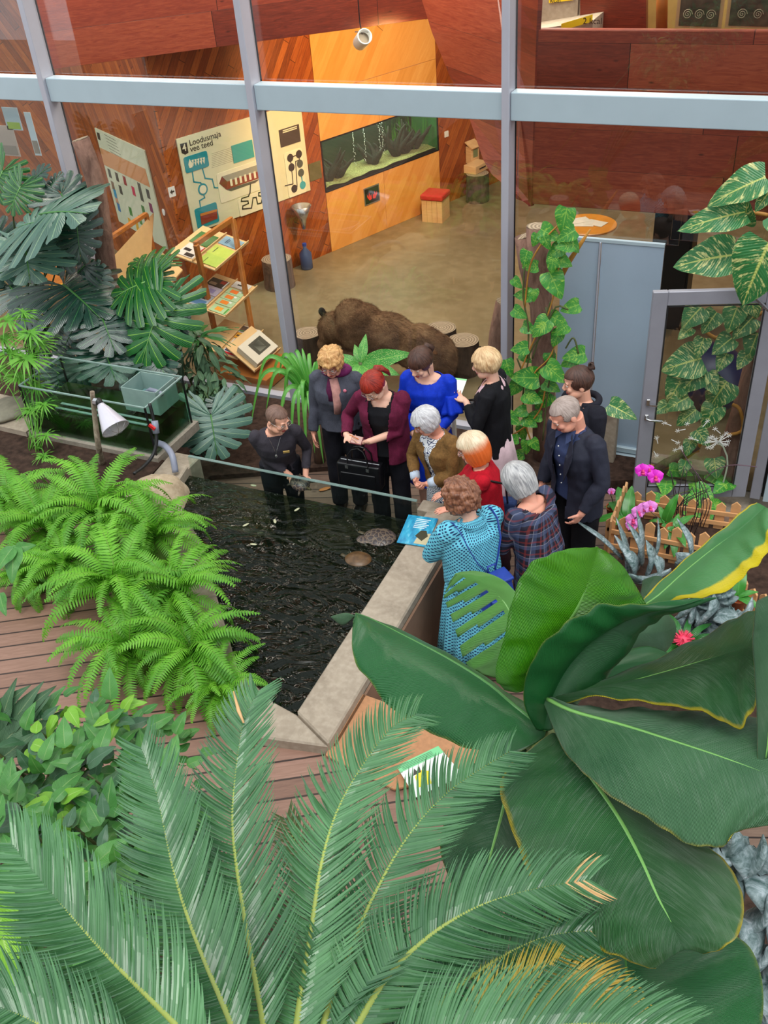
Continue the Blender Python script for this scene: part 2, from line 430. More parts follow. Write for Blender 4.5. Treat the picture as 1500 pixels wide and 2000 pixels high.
b = MB().box((-1.83, 9.10, .10), (1.02, .07, .06)); b.box((-1.83, 9.08, .03), (1.02, .11, .05)); b.build('bottom_rail', M['alu_sky_tint'], pn, bevel=.004)
o = MB().box((-1.6, 9.1, .02), (2.4, .2, .05)).build('trim_16', M['concrete']); struct(o)

# ------------------------------------------------------------------ the hall behind the glass
AA = math.atan2(.93, .37)                     # wall with the info board and the aquarium
CR = Vector((-8.47, 11.16, 0))
UA = Vector((math.cos(AA), math.sin(AA), 0)); NA = Vector((math.sin(AA), -math.cos(AA), 0))   # along, room side
def WA(u, z, off=0): return CR+UA*u+NA*off+Vector((0, 0, z))
AB = math.atan2(-.54, .84)
UB = Vector((math.cos(AB), math.sin(AB), 0)); NB = Vector((math.sin(AB), -math.cos(AB), 0))
def WB(u, z, off=0): return CR-UB*u+NB*off+Vector((0, 0, z))
def place(o, loc, rz): o.location = loc; o.rotation_euler = (0, 0, rz); return o
def wallbox(name, W, ang, u0, u1, z0, z1, thick, mat, off=0, parent=None):
    """box on a wall: local x along the wall, front face at room-side offset `off`"""
    L = abs(u1-u0); o = MB().box((L/2, thick/2, (z1-z0)/2), (L, thick, z1-z0)).build(name, mat, parent)
    return o
o = wallbox('wall_aquarium_side', WA, AA, 0, 2.82, 0, 6.2, .3, M['darkwood']); place(o, WA(0, 0), AA); o.scale[1] = .12; struct(o)
o = wallbox('wall_aquarium_end', WA, AA, 0, 2.4, 0, 6.2, .3, M['darkwood']); place(o, WA(5.52, 0), AA); struct(o)
def plyface(name, u0, u1, z0, z1, off=.012):
    o = MB().box(((u1-u0)/2, .02, (z1-z0)/2), (u1-u0-.006, .04, z1-z0-.006)).build(name, M['lightply']); place(o, WA(u0, z0, off), AA); return struct(o)
plyface('wall_ply_low_a', 2.82, 4.13, 0, 1.0); plyface('wall_ply_low_b', 4.13, 5.52, 0, 1.0)
plyface('wall_ply_mid_a', 2.82, 4.13, 1.80, 2.49); plyface('wall_ply_mid_b', 4.13, 5.52, 1.80, 2.49); plyface('wall_ply_top', 2.82, 5.52, 2.49, 6.2)
o = MB().box((1.35, .75, .5), (2.7, .02, 1.0)).build('wall_ply_back', M['black']); place(o, WA(2.82, 0), AA); struct(o)
o = MB().box((2.6, .15, 3.1), (5.2, .3, 6.2)).build('wall_poster_side', M['darkwoodB']); place(o, WB(5.2, 0), AB); o.scale[1] = .1; struct(o)
o = MB().box((.0, 0, 3.1), (9, .2, 6.2)).build('wall_left_hall', M['darkwoodB']); place(o, (-15.5, 13.2, 0), math.radians(15)); struct(o)
o = MB().box((0, 0, 3.2), (12, .2, 6.4)).build('wall_back', M['redtimber']); place(o, (0, 20.0, 0), 0); struct(o)
o = MB().box((-6, 15, 6.95), (22, 11.4, .2)).build('ceiling', M['redtimber']); struct(o)
# gallery fascia above the hall
f0, f1 = atz(111, 134, 3.6), atz(840, 36, 3.6); d_ = f1-f0; fa = math.atan2(d_.y, d_.x)
o = MB().box((d_.length/2, .2, 1.6), (d_.length+.5, .4, 3.2)).build('wall_gallery_fascia', M['redtimber']); place(o, f0, fa); struct(o)
# slanting red timber pier and the red timber hull of the gallery
Lp = [(815, -80, 12.8), (828, 0, 12.5), (848, 64, 12.2), (884, 152, 11.8), (918, 222, 11.4), (948, 312, 11.0), (964, 340, 10.85), (990, 365, 10.62), (1010, 385, 10.5)]
Rp = [(965, -80, 11.5), (976, 0, 11.3), (985, 64, 11.1), (1008, 140, 10.85), (1020, 222, 10.6), (1030, 312, 10.52), (1033, 350, 10.5), (1035, 390, 10.5), (1035, 402, 10.5)]
P = [[aty(*l), aty(*l).lerp(aty(*r), .5)+Vector((0, 0, 0)), aty(*r)] for l, r in zip(Lp, Rp)]
t_ = MB().grid(P); t_.build('wall_slanting_pier', M['redtimber'], solid=.06)['kind'] = 'structure'
P2 = [[aty(*r), aty(*r)+Vector((.16, .45, .0))] for r in Rp[:5]]
MB().grid([[aty(965, -80, 11.5), aty(1060, -80, 10.5)], [aty(985, 40, 11.1), aty(1052, 61, 10.5)], [aty(1020, 222, 10.6), aty(1046, 222, 10.5)], [aty(1035, 402, 10.5), aty(1040, 402, 10.5)]]).build('wall_pier_return', M['redtimber'], solid=.05)['kind'] = 'structure'
o = MB().box((3.05, .05, .9), (6.1, .1, 1.80)).build('wall_gallery_front', M['redtimber'], bevel=.01); place(o, (-3.04, 10.5, 2.23), 0); struct(o)
o = MB().box((3.05, 1.2, .06), (6.1, 2.3, .12)).build('floor_gallery', M['redtimber']); place(o, (-3.04, 10.55, 2.25), 0); struct(o)
o = MB().box((0, 0, 0), (2.2, .1, 5.4)).build('wall_hall_right', M['redtimber']); place(o, (3.1, 14.0, 2.7), math.radians(90)); o.scale = (4.0, 1, 1); struct(o)
o = MB().box((-3, -5.2, 2.2), (34, .2, 4.6)).build('wall_greenhouse_rear', M['redtimber']); struct(o)
# greenhouse roof bars, overhead
M['roofbar'] = plain('dark_roof_bars', (60, 66, 66), .5, .3)
k = 0
for y0 in (-1.0, 1.6, 4.2, 6.8):
    o = MB().bar((-12, y0, 9.6), (4, y0, 9.6), .16, .3).build('trim_%d' % (40+k), M['roofbar']); struct(o); k += 1
for x0 in (-9.4, -6.6, -3.8, -1.0, 1.8):
    o = MB().bar((x0, -4, 9.9), (x0, 9.1, 9.3), .09, .2).build('trim_%d' % (40+k), M['roofbar']); struct(o); k += 1
# ------------------------------------------------------------------ remesh, text helpers
def remeshed(mb, name, mats, voxel=.01, smooth=4, parent=None, off=None, post=None, label=None, fac=.5):
    me = mb.mesh('tmp', [], None)
    o = bpy.data.objects.new('tmp', me); COL.objects.link(o)
    r = o.modifiers.new('r', 'REMESH'); r.mode = 'VOXEL'; r.voxel_size = voxel; r.use_smooth_shade = True
    if smooth:
        s = o.modifiers.new('s', 'SMOOTH'); s.factor = fac; s.iterations = smooth
    dg = bpy.context.evaluated_depsgraph_get(); ev = o.evaluated_get(dg)
    m2 = bpy.data.meshes.new_from_object(ev); bpy.data.objects.remove(o); bpy.data.meshes.remove(me)
    m2.materials.clear()
    for m in (mats if isinstance(mats, (list, tuple)) else [mats]): m2.materials.append(m)
    if post: m2 = post(m2) or m2
    if parent is not None and off is None and parent.get('_world'): off = parent['_world']
    if off is not None: m2.transform(Matrix.Translation(-Vector(off)))
    m2.polygons.foreach_set('use_smooth', [True]*len(m2.polygons)); m2.name = name
    ob = bpy.data.objects.new(name, m2); COL.objects.link(ob)
    if parent is not None: ob.parent = parent
    if label: ob['label'] = label
    return ob
def co_array(me):
    a = np.empty(len(me.vertices)*3, 'f'); me.vertices.foreach_get('co', a); return a.reshape(-1, 3)
def set_co(me, a): me.vertices.foreach_set('co', a.astype('f').ravel()); me.update()
def del_verts(me, mask):
    import bmesh
    bm = bmesh.new(); bm.from_mesh(me); bm.verts.ensure_lookup_table()
    bmesh.ops.delete(bm, geom=[bm.verts[i] for i in np.nonzero(mask)[0]], context='VERTS')
    bm.to_mesh(me); bm.free(); me.update(); return me
def text(name, body, size, mat, parent, loc, rot, align='LEFT', ext=.0015, bold=0, label=None):
    c = bpy.data.curves.new(name, 'FONT'); c.body = body; c.size = size; c.extrude = ext; c.align_x = align; c.offset = bold
    o = bpy.data.objects.new('tmp', c); COL.objects.link(o)
    me = bpy.data.meshes.new_from_object(o.evaluated_get(bpy.context.evaluated_depsgraph_get()))
    bpy.data.objects.remove(o); me.materials.clear(); me.materials.append(mat)
    ob = bpy.data.objects.new(name, me); COL.objects.link(ob); ob.parent = parent; ob.location = loc; ob.rotation_euler = rot
    if label: ob['label'] = label
    return ob
FL = {}
def flat(c, rough=.5):
    k = (tuple(c), rough)
    if k not in FL: FL[k] = plain('print_%d_%d_%d' % tuple(c), c, rough, 0, .03, 8, .02)
    return FL[k]
RX = (math.radians(90), 0, 0)

# wall frame picking: pixel -> (u, z) on the aquarium wall / the poster wall
def pickw(px, py, n, p0, U, off=0):
    r = Vector(ray(px, py)); e = Vector(EYE); t = (n.dot(p0+n*off-e))/n.dot(r); p = e+r*t
    return (p-p0).dot(U), p.z
def pA(px, py): return pickw(px, py, NA, CR, UA, .02)
def pB(px, py):
    u, z = pickw(px, py, NB, CR, UB, .02); return u, z      # u negative towards the left
def wallthing(name, label, cat, W0, ang, group=None):
    return thing(name, label, cat, W0, ang, group)
def plate(name, mat, parent, pts, y0, th, label=None, holes=None):
    """polygon (x,z) in the wall's own frame, thickness th towards the room"""
    return MB().slab([(x, -y0, z) for x, z in pts], (0, -th, 0)).build(name, mat, parent, label=label)
def rrect(x0, z0, x1, z1, r=.02, n=4):
    out = []
    for cx, cz, a0 in ((x1-r, z1-r, 0), (x0+r, z1-r, 90), (x0+r, z0+r, 180), (x1-r, z0+r, 270)):
        for k in range(n+1):
            a = math.radians(a0+90*k/n); out.append((cx+r*math.cos(a), cz+r*math.sin(a)))
    return out
def circ(x, z, r, n=18): return [(x+r*math.cos(2*math.pi*k/n), z+r*math.sin(2*math.pi*k/n)) for k in range(n)]
def path(name, mat, parent, pts, w, y, label=None):
    b = MB()
    for (x0, z0), (x1, z1) in zip(pts[:-1], pts[1:]):
        L = math.hypot(x1-x0, z1-z0) or 1e-6; nx, nz = -(z1-z0)/L*w/2, (x1-x0)/L*w/2; ex, ez = (x1-x0)/L*w*.5, (z1-z0)/L*w*.5
        b.slab([(x0+nx-ex, -y, z0+nz-ez), (x1+nx+ex, -y, z1+nz+ez), (x1-nx+ex, -y, z1-nz+ez), (x0-nx-ex, -y, z0-nz-ez)], (0, -.002, 0))
    return b.build(name, mat, parent, label=label)

# ---- info board: Loodusmaja vee teed
CREAM = flat((214, 212, 176)); TEAL = flat((30, 140, 150)); DK = flat((54, 44, 38)); CREAM2 = flat((226, 222, 190))
bd = thing('info_board', 'large cream information board numbered 4 with teal and brown diagrams on the plank wall', 'sign', WA(0, 0, .0), AA)
plate('panel', CREAM, bd, [(.23, 1.13), (2.50, 1.13), (2.50, 2.46), (.23, 2.46)], .004, .022)
def ApL(pts): 
    o = [((x*.2+330), (y*.2+200)) for x, y in pts]; return [pA(*p) for p in o]
plate('badge', DK, bd, ApL([(105, 405), (170, 390), (187, 490), (155, 510), (122, 495)]), .026, .003)
u0, z0 = pA(330+132*.2, 200+478*.2)
text('numeral', '4', .13, CREAM2, bd, (u0, -.031, z0), RX, bold=.002)
u0, z0 = pA(330+198*.2, 200+425*.2); text('heading', 'Loodusmaja', .115, DK, bd, (u0, -.029, z0), RX)
u0, z0 = pA(330+205*.2, 200+470*.2); text('heading', 'vee teed', .115, DK, bd, (u0, -.029, z0-.02), RX)
def boxpx(name, mat, x0, y0, x1, y1, y=.026, th=.008, r=.03):
    a = pA(330+x0*.2, 200+y0*.2); b_ = pA(330+x1*.2, 200+y1*.2)
    return plate(name, mat, bd, rrect(a[0], min(a[1], b_[1]), b_[0], max(a[1], b_[1]), r), y, th), a, b_
boxpx('people_panel', TEAL, 135, 540, 390, 620)
for i in range(5):
    for j in range(2):
        u, z = pA(330+(228+i*27)*.2, 200+(580-i*6+j*26)*.2); plate('pictogram', CREAM2, bd, [(u-.02, z+.03), (u+.02, z+.03), (u, z-.025)], .035, .002)
u, z = pA(330+203*.2, 200+600*.2); plate('pictogram', CREAM2, bd, [(u-.025, z-.05), (u+.025, z-.05), (u+.035, z), (u, z+.07), (u-.035, z)], .035, .002)
boxpx('teal_text_panel', flat((58, 158, 150)), 603, 425, 830, 530, r=.003)
boxpx('cloud_panel', CREAM2, 840, 345, 950, 510)
u, z = pA(330+915*.2, 200+440*.2); plate('drop', TEAL, bd, circ(u, z, .07), .036, .003)
boxpx('brown_text_panel', flat((66, 54, 46)), 1068, 272, 1282, 378, r=.004)
for i in range(2):
    u, z = pA(330+1105*.2, 200+(282+i*18)*.2); plate('text_line', CREAM2, bd, [(u, z), (u+.28, z), (u+.28, z+.015), (u, z+.015)], .035, .002)
boxpx('building_panel', CREAM2, 455, 700, 1000, 810)
hp = ApL([(485, 790), (510, 722), (560, 770), (555, 850)]); plate('house_gable', flat((120, 46, 30)), bd, hp, .035, .004)
hp = ApL([(560, 770), (870, 670), (930, 640), (950, 690), (870, 740), (555, 850)]); plate('house_front', flat((140, 58, 38)), bd, hp, .035, .004)
hp = ApL([(510, 722), (925, 585), (872, 668), (560, 770)]); plate('house_roof', flat((150, 150, 132)), bd, hp, .035, .006)
hp = ApL([(555, 850), (880, 745), (840, 780), (600, 865)]); plate('house_ground', flat((92, 88, 74)), bd, hp, .035, .003)
for i in range(6):
    u, z = pA(330+(600+i*46)*.2, 200+(780-i*15)*.2); plate('house_window', CREAM2, bd, [(u-.02, z-.05), (u+.02, z-.05), (u+.02, z+.05), (u-.02, z+.05)], .041, .002)
boxpx('maze_panel', CREAM2, 665, 945, 1010, 1000)
hp = ApL([(790, 790), (785, 880), (770, 915), (705, 935), (700, 965), (765, 960), (770, 985), (715, 1010), (712, 1040), (800, 1030), (815, 930), (845, 925), (860, 990), (895, 980), (900, 950), (935, 968), (950, 920), (870, 910), (870, 880), (940, 860), (965, 885), (1000, 872)])
path('maze_line', DK, bd, hp, .018, .036)
boxpx('route_panel', CREAM2, 1115, 500, 1340, 870)
dots = [(1177, 540, DK), (1262, 503, DK), (1190, 632, DK), (1272, 597, flat((80, 84, 74))), (1283, 685, flat((80, 84, 74))), (1218, 840, DK), (1300, 805, flat((60, 160, 170)))]
for x, y, m in dots:
    u, z = pA(330+x*.2, 200+y*.2); plate('route_dot', m, bd, circ(u, z, .06), .036, .004)
path('route_line', DK, bd, ApL([(1130, 810), (1205, 795), (1190, 632), (1177, 540), (1262, 503), (1268, 560), (1230, 575), (1245, 820), (1218, 840)]), .014, .0365)
path('route_line', flat((60, 160, 170)), bd, ApL([(1283, 685), (1300, 805)]), .02, .0365)
u, z = pA(330+328*.2, 200+848*.2)
plate('gauge', TEAL, bd, circ(u, z, .085), .026, .004); plate('gauge_face', CREAM2, bd, circ(u, z, .06), .031, .003)
path('pipe_line', TEAL, bd, ApL([(225, 680), (240, 775), (305, 785), (328, 810)]), .02, .027)
path('pipe_line', TEAL, bd, ApL([(330, 880), (345, 930), (295, 960), (305, 1020)]), .02, .027)
path('pipe_line', TEAL, bd, ApL([(325, 650), (350, 740), (420, 750), (440, 830), (490, 835)]), .02, .027)
boxpx('ground_panel', TEAL, 243, 1045, 490, 1160)
hp = ApL([(297, 1085), (460, 1040), (468, 1130), (312, 1195)]); plate('ground_picture', flat((140, 50, 34)), bd, hp, .036, .004)
hp = ApL([(297, 1085), (460, 1040), (462, 1060), (300, 1110)]); plate('ground_picture', flat((200, 120, 40)), bd, hp, .041, .002)
for i in range(9):
    u, z = pA(330+415*.2, 200+(505+i*17)*.2); plate('text_line', flat((150, 150, 126)), bd, [(u, z), (u+.42, z), (u+.42, z+.006), (u, z+.006)], .026, .001)
# small signs and fittings of the wall
s_ = thing('arrow_sign', 'small white sign with a black arrow pointing left on the plank wall', 'sign', WA(0, 0), AA)
u, z = pA(337, 375); plate('panel', M['white'], s_, rrect(u-.055, z-.07, u+.055, z+.07, .01), .002, .006)
plate('arrow', DK, s_, [(u-.035, z), (u, z+.035), (u, z+.012), (u+.035, z+.012), (u+.035, z-.012), (u, z-.012), (u, z-.035)], .009, .002)
s_ = thing('metal_plaque', 'dull metal plaque between the cream board and the aquarium', 'plaque', WA(0, 0), AA)
plate('plate', plain('aged_brass', (128, 122, 78), .4, .5), s_, [(2.53, 1.25), (2.78, 1.25), (2.78, 1.52), (2.53, 1.52)], .002, .008)
s_ = thing('light_switch', 'white light switch on the planks right of the aquarium', 'switch', WA(0, 0), AA)
u, z = pA(873, 262); plate('plate', M['white'], s_, rrect(u-.05, z-.05, u+.05, z+.05, .01), .002, .012); plate('rocker', M['white'], s_, rrect(u-.03, z-.03, u+.03, z+.03, .004), .014, .004)
s_ = thing('fish_sign', 'small white sign at the upper right of the aquarium', 'sign', WA(0, 0), AA)
plate('panel', M['white'], s_, [(5.56, 1.55), (5.8, 1.55), (5.8, 1.78), (5.56, 1.78)], .002, .01); plate('fish', DK, s_, [(5.6, 1.64), (5.66, 1.69), (5.72, 1.65), (5.76, 1.69), (5.76, 1.6), (5.72, 1.63), (5.66, 1.6)], .012, .002)
s_ = thing('socket', 'white wall socket low on the left plank wall', 'socket', WB(0, 0), AB)
u, z = pB(355, 569); plate('plate', M['white'], s_, rrect(u-.05, z-.07, u+.05, z+.07, .01), .002, .012)
s_ = thing('round_disc', 'small white disc on the plank corner beside the poster', 'disc', WB(0, 0), AB)
u, z = pB(318, 415); plate('disc', M['white'], s_, circ(u, z, .05), .002, .01)
s_ = thing('wall_box', 'pale wooden collection box hanging on the planks above a stump', 'box', WA(0, 0), AA)
u, z = pA(918, 300); b = MB().box((u, -.08, z), (.22, .14, .30)); b.build('body', M['pine'], s_, bevel=.006); MB().box((u, -.10, z+.18), (.26, .2, .02), Euler((.5, 0, 0))).build('lid', M['pine'], s_)
MB().box((u, -.153, z+.03), (.12, .004, .14)).build('glass_front', flat((120, 130, 90)), s_)
s_ = thing('crab_picture', 'small dark framed picture of red hands below the aquarium', 'picture', WA(0, 0), AA)
plate('frame', M['steel'], s_, [(3.64, .54), (4.0, .54), (4.0, .83), (3.64, .83)], .014, .01); plate('print', flat((30, 34, 26)), s_, [(3.66, .56), (3.98, .56), (3.98, .81), (3.66, .81)], .024, .003)
for sx in (-1, 1):
    plate('hand_print', flat((214, 62, 40)), s_, [(3.82+sx*.01, .62), (3.82+sx*.07, .61), (3.82+sx*.12, .68), (3.82+sx*.11, .72), (3.82+sx*.09, .67), (3.82+sx*.06, .74), (3.82+sx*.05, .67), (3.82+sx*.02, .70)][::sx], .027, .002)

# ---- aquarium in the wall
aq = thing('aquarium', 'long aquarium with gravel and dark roots set into the plywood wall', 'aquarium', WA(0, 0), AA)
AQ0, AQ1, QZ0, QZ1 = 2.83, 5.51, 1.0, 1.79
dkg = plain('aquarium_back', (20, 44, 26), .6, 0, .35, 2)
MB().box(((AQ0+AQ1)/2, .62, 1.4), (AQ1-AQ0, .02, .8)).build('back_panel', dkg, aq)
MB().box((AQ0+.01, .31, 1.4), (.02, .62, .8)).build('side_panel', dkg, aq); MB().box((AQ1-.01, .31, 1.4), (.02, .62, .8)).build('side_panel', plain('green_side', (36, 100, 52), .5, 0, .3, 2), aq)
gv = MB().grid([[(AQ0+.02+(AQ1-AQ0-.04)*i/30, .02+.59*j/8, 1.05+.04*noise.noise(Vector((i*.3, j*.5, 0)))+.02*j/8) for j in range(9)] for i in range(31)])
gv.build('gravel', plain('pale_gravel', (150, 148, 96), .9, 0, .5, 40, .9, .3, 60), aq, smooth=True)['kind'] = 'stuff'
MB().box(((AQ0+AQ1)/2, .31, .99), (AQ1-AQ0, .6, .04)).build('base', M['black'], aq)
MB().box(((AQ0+AQ1)/2, -.004, 1.39), (AQ1-AQ0-.01, .01, .79)).build('front_glass', M['glass'], aq)
b = MB()
for zz in (1.0, 1.79): b.box(((AQ0+AQ1)/2, -.008, zz), (AQ1-AQ0, .02, .02))
for uu in (AQ0, AQ1): b.box((uu, -.008, 1.395), (.02, .02, .8))
b.build('frame', M['black'], aq)
random.seed(4)
rootm = plain('water_worn_root', (26, 34, 22), .8, 0, .5, 9, .6)
for (uc, hh) in ((3.15, .55), (3.38, .35), (4.2, .45), (4.75, .62), (4.95, .4), (5.2, .5)):
    b = MB()
    for k in range(7):
        a = random.uniform(0, 6.3); p = Vector((uc, .28, 1.05)); pts = [p.copy()]
        for s in range(5):
            p = p+Vector((math.cos(a+s*.5)*.07, math.sin(a)*.04, hh/5*random.uniform(.5, 1.1))); pts.append(p.copy())
        b.tube(pts, [.07, .055, .05, .035, .025, .01], 7)
    b.build('root', rootm, aq, smooth=True)
bub = MB()
for uc in (4.0, 4.35, 4.42, 3.75):
    for k in range(26): bub.ball((uc+random.gauss(0, .012), .25, 1.15+k*.025), random.uniform(.004, .009), seg=6, rings=4)
bub.build('bubbles', M['white'], aq)['kind'] = 'stuff'
pg = plain('water_plant', (60, 120, 30), .5)
b = MB()
for k in range(60):
    x, y = random.uniform(4.8, 5.45), random.uniform(.2, .58); L = random.uniform(.15, .55); dx = random.uniform(-.08, .08)
    b.tube([(x, y, 1.06), (x+dx*.4, y, 1.06+L*.5), (x+dx, y, 1.06+L)], [.006, .008, .002], 4, flat=.3)
b.build('water_plants', pg, aq)['kind'] = 'stuff'
l_ = bpy.data.lights.new('aquarium_lamp', 'AREA'); l_.energy = 16; l_.size = 2.2; l_.shape = 'RECTANGLE'; l_.size_y = .3; l_.color = (.8, 1, .7)
lo = bpy.data.objects.new('aquarium_lamp', l_); COL.objects.link(lo); lo.location = WA(4.17, 1.78, -.3); lo.rotation_euler = (0, 0, AA)
o = MB().box(((AQ0+AQ1)/2, .32, 1.83), (AQ1-AQ0, .64, .03)).build('cover', M['black'], aq)
bpy.data.objects.remove(bpy.data.objects['wall_ply_back'])

# ---- ceiling spotlight
sp = wthing('spotlight', 'white round spotlight hanging below the timber fascia', 'lamp', aty(708, 75, 12.6))
p = aty(708, 77, 12.6); dirn = Vector((.5, -.55, .35)).normalized(); q = dirn.to_track_quat('Z', 'Y').to_matrix()
MB().lathe([(.07, -.16), (.095, -.15), (.10, .12), (.10, .13), (.085, .13), (.08, .0)], p, 20, q).build('housing', M['white'], sp, smooth=True)
MB().lathe([(.08, .02), (.08, .03)], p, 20, q).build('reflector', plain('reflector', (120, 110, 96), .3, .5), sp)
MB().tube([p+Vector((0, 0, .05)), p+Vector((-.03, .02, .2)), p+Vector((-.03, .02, .6))], .008, 6).build('cable', M['black'], sp)
MB().bar(p+Vector((-.10, 0, .09)), p+Vector((.10, 0, .09)), .02, .01).build('bracket', M['steel'], sp)

# ---- poster on the left wall
ps = thing('wall_poster', 'tall pale poster with rows of small photos on the left plank wall', 'poster', WB(0, 0), AB)
def ppx(x, y): return pB(x*.24, 180+y*.24)
plate('sheet', flat((208, 214, 186)), ps, [ppx(770, 290), ppx(970, 1050), ppx(1365, 1280), ppx(1175, 475)], .004, .02)
plate('orange_band', flat((206, 146, 96)), ps, [ppx(815, 450), ppx(850, 590), ppx(1225, 775), ppx(1185, 625)], .025, .002)
plate('badge', DK, ps, [ppx(790, 325), ppx(800, 380), ppx(822, 392), ppx(812, 335)], .025, .002)
for x, y, c in [(895, 660, (60, 66, 56)), (955, 690, (66, 60, 50)), (1018, 720, (150, 50, 50)), (922, 760, (120, 96, 70)), (985, 795, (80, 80, 70)), (1138, 775, (90, 90, 80)), (1208, 828, (70, 76, 70)), (940, 825, (50, 150, 190)), (952, 870, (200, 150, 120)), (970, 935, (60, 120, 170)), (1232, 940, (120, 40, 90)), (1090, 805, (206, 60, 90)), (1155, 850, (80, 84, 70)), (1066, 970, (60, 130, 50)), (1170, 960, (50, 120, 50)), (1145, 1040, (60, 130, 50)), (1060, 1060, (224, 170, 50)), (1120, 1090, (224, 170, 50)), (1225, 1130, (230, 170, 40)), (1180, 1120, (230, 180, 70))]:
    u, z = ppx(x, y); plate('photo', flat(c), ps, [(u-.06, z-.07), (u+.06, z-.07), (u+.06, z+.07), (u-.06, z+.07)], .025, .002)
for i in range(6):
    u, z = ppx(850+i*10, 345+i*28); plate('text_line', flat((120, 120, 104)), ps, [(u, z), (u+.5, z), (u+.5, z+.008), (u, z+.008)], .025, .001)

# ---- brochure rack
rk = wthing('brochure_rack', 'oak framed display rack with tilted plywood shelves of brochures', 'rack', (-6.9, 10.1, 0))
LT, RT = atz(383, 478, 1.65), atz(455, 428, 1.65); LB, RB = atz(430, 694, .02), atz(500, 690, .12)
for nm, a, b_ in (('post', LT, LB), ('post', RT, RB)): MB().bar(a, b_, .075, .05, (1, 0, 0)).build(nm, M['rackwood'], rk, bevel=.004)
LB2, RB2 = LB+Vector((-.75, .25, 0)), RB+Vector((-.75, .35, -.1))
MB().bar(LT+Vector((-.02, 0, .0)), RT+Vector((-.02, 0, 0)), .05, .07).build('top_bar', M['rackwood'], rk, bevel=.004)
SH = []
for (lp, rp, zz, dep, rise) in (((421, 528), (485, 473), 1.30, .66, .20), ((441, 619), (502, 561), .78, .60, .16), ((464, 701), (514, 647), .32, .56, .14)):
    a, b_ = atz(*lp, zz), atz(*rp, zz); u = (b_-a); L = u.length; u.normalize(); out = Vector((-u.y, u.x, 0)); bk = (out*dep+Vector((0, 0, rise)))
    if bk.x > 0: bk = -out*dep+Vector((0, 0, rise))
    n = u.cross(bk).normalized(); n = n if n.z > 0 else -n
    MB().slab([a, b_, b_+bk, a+bk], -n*.018).build('shelf', M['birch'], rk, bevel=.002)
    MB().bar(a+n*.01, b_+n*.01, .012, .04, n).build('shelf_lip', M['birch'], rk)
    MB().bar(a+bk*.48+n*.01, b_+bk*.48+n*.01, .012, .04, n).build('shelf_lip', M['birch'], rk)
    SH.append((a, u, L, bk, n))
a, b_ = atz(487, 769, .22), atz(531, 720, .22); base = [atz(480, 800, .2), atz(562, 731, .2)]
u = (base[1]-base[0]).normalized(); w_ = Vector((-u.y, u.x, 0))
bx = MB().slab([(-6.12, 9.24, .16), (-6.08, 9.95, .16), (-6.85, 10.0, .16), (-6.9, 9.3, .16)], (0, 0, -.15)); bx.build('base_box', M['rackwood'], rk, bevel=.006)
a = Vector((-6.30, 9.28, .24)); b_ = Vector((-6.28, 9.92, .24)); bk = Vector((-.34, .10, .16)); uu = (b_-a).normalized(); nn = uu.cross(bk).normalized(); nn = nn if nn.z > 0 else -nn
MB().slab([a, b_, b_+bk*1.4, a+bk*1.4], -nn*.016).build('shelf', M['birch'], rk); MB().bar(a+nn*.015, b_+nn*.015, .012, .05, nn).build('shelf_lip', M['birch'], rk)
SH.append((a, uu, (b_-a).length, bk, nn))
def brochure(k, s0, s1, t0, t1, cols, label, group=None, lift=.004, th=.006, name='brochure', cat='brochure'):
    a, u, L, bk, n = SH[k]
    o0 = a+u*(s0*L)+bk*t0+n*lift
    t = wthing(name, label, cat, o0, group)
    du, dv = u*((s1-s0)*L), bk*(t1-t0)
    MB().slab([o0, o0+du, o0+du+dv, o0+dv], n*th).build('cover', flat(cols[0]), t)
    for (x0, y0, x1, y1), c in cols[1:]:
        q = o0+n*(th+.0005)
        MB().slab([q+du*x0+dv*y0, q+du*x1+dv*y0, q+du*x1+dv*y1, q+du*x0+dv*y1], n*.001).build('printed_area', flat(c), t)
brochure(0, .05, .34, .02, .42, [(176, 200, 90), ((.1, .72, .6, .76), (90, 110, 50))], 'lime green leaflet at the left of the top shelf', lift=.006)
brochure(0, .34, .62, .02, .44, [(190, 208, 92), ((.2, .76, .8, .8), (90, 110, 50))], 'lime green leaflet beside the blue one on the top shelf')
brochure(0, .68, .94, .04, .44, [(140, 176, 196), ((.2, .7, .8, .74), (60, 90, 120)), ((.2, .62, .7, .65), (60, 90, 120))], 'pale blue leaflet at the right of the top shelf')
brochure(0, .05, .42, .52, .86, [(214, 206, 196), ((.05, .1, .3, .6), (50, 40, 36)), ((.4, .5, .6, .9), (40, 30, 30)), ((.5, .0, 1, .07), (180, 40, 40))], 'off-white leaflet with black figures in the upper row of the top shelf')
brochure(0, .46, .82, .52, .90, [(70, 116, 58), ((.3, .3, .6, .7), (150, 170, 130))], 'dark green leaflet in the upper row of the top shelf')
brochure(1, .02, .22, .04, .42, [(168, 196, 150), ((.25, .35, .75, .75), (226, 150, 40)), ((.1, .05, .9, .15), (80, 150, 60))], 'green leaflet with an orange dot, leftmost of its row', 'green leaflets with orange dots')
for i in range(3):
    brochure(1, .24+i*.17, .40+i*.17, .06+.01*i, .44+.01*i, [(172, 198, 156), ((.2, .35, .8, .8), (230, 130-i*8, 40)), ((.6, .2, .85, .35), (230, 230, 225))], ('green leaflet with an orange dot, second from the left', 'green leaflet with an orange dot, third from the left', 'green leaflet with an orange dot, rightmost of four')[i], 'green leaflets with orange dots')
brochure(1, .78, .97, .1, .5, [(222, 222, 220), ((.4, .45, .6, .7), (40, 44, 40))], 'white leaflet with a small black mark at the right of the middle shelf')
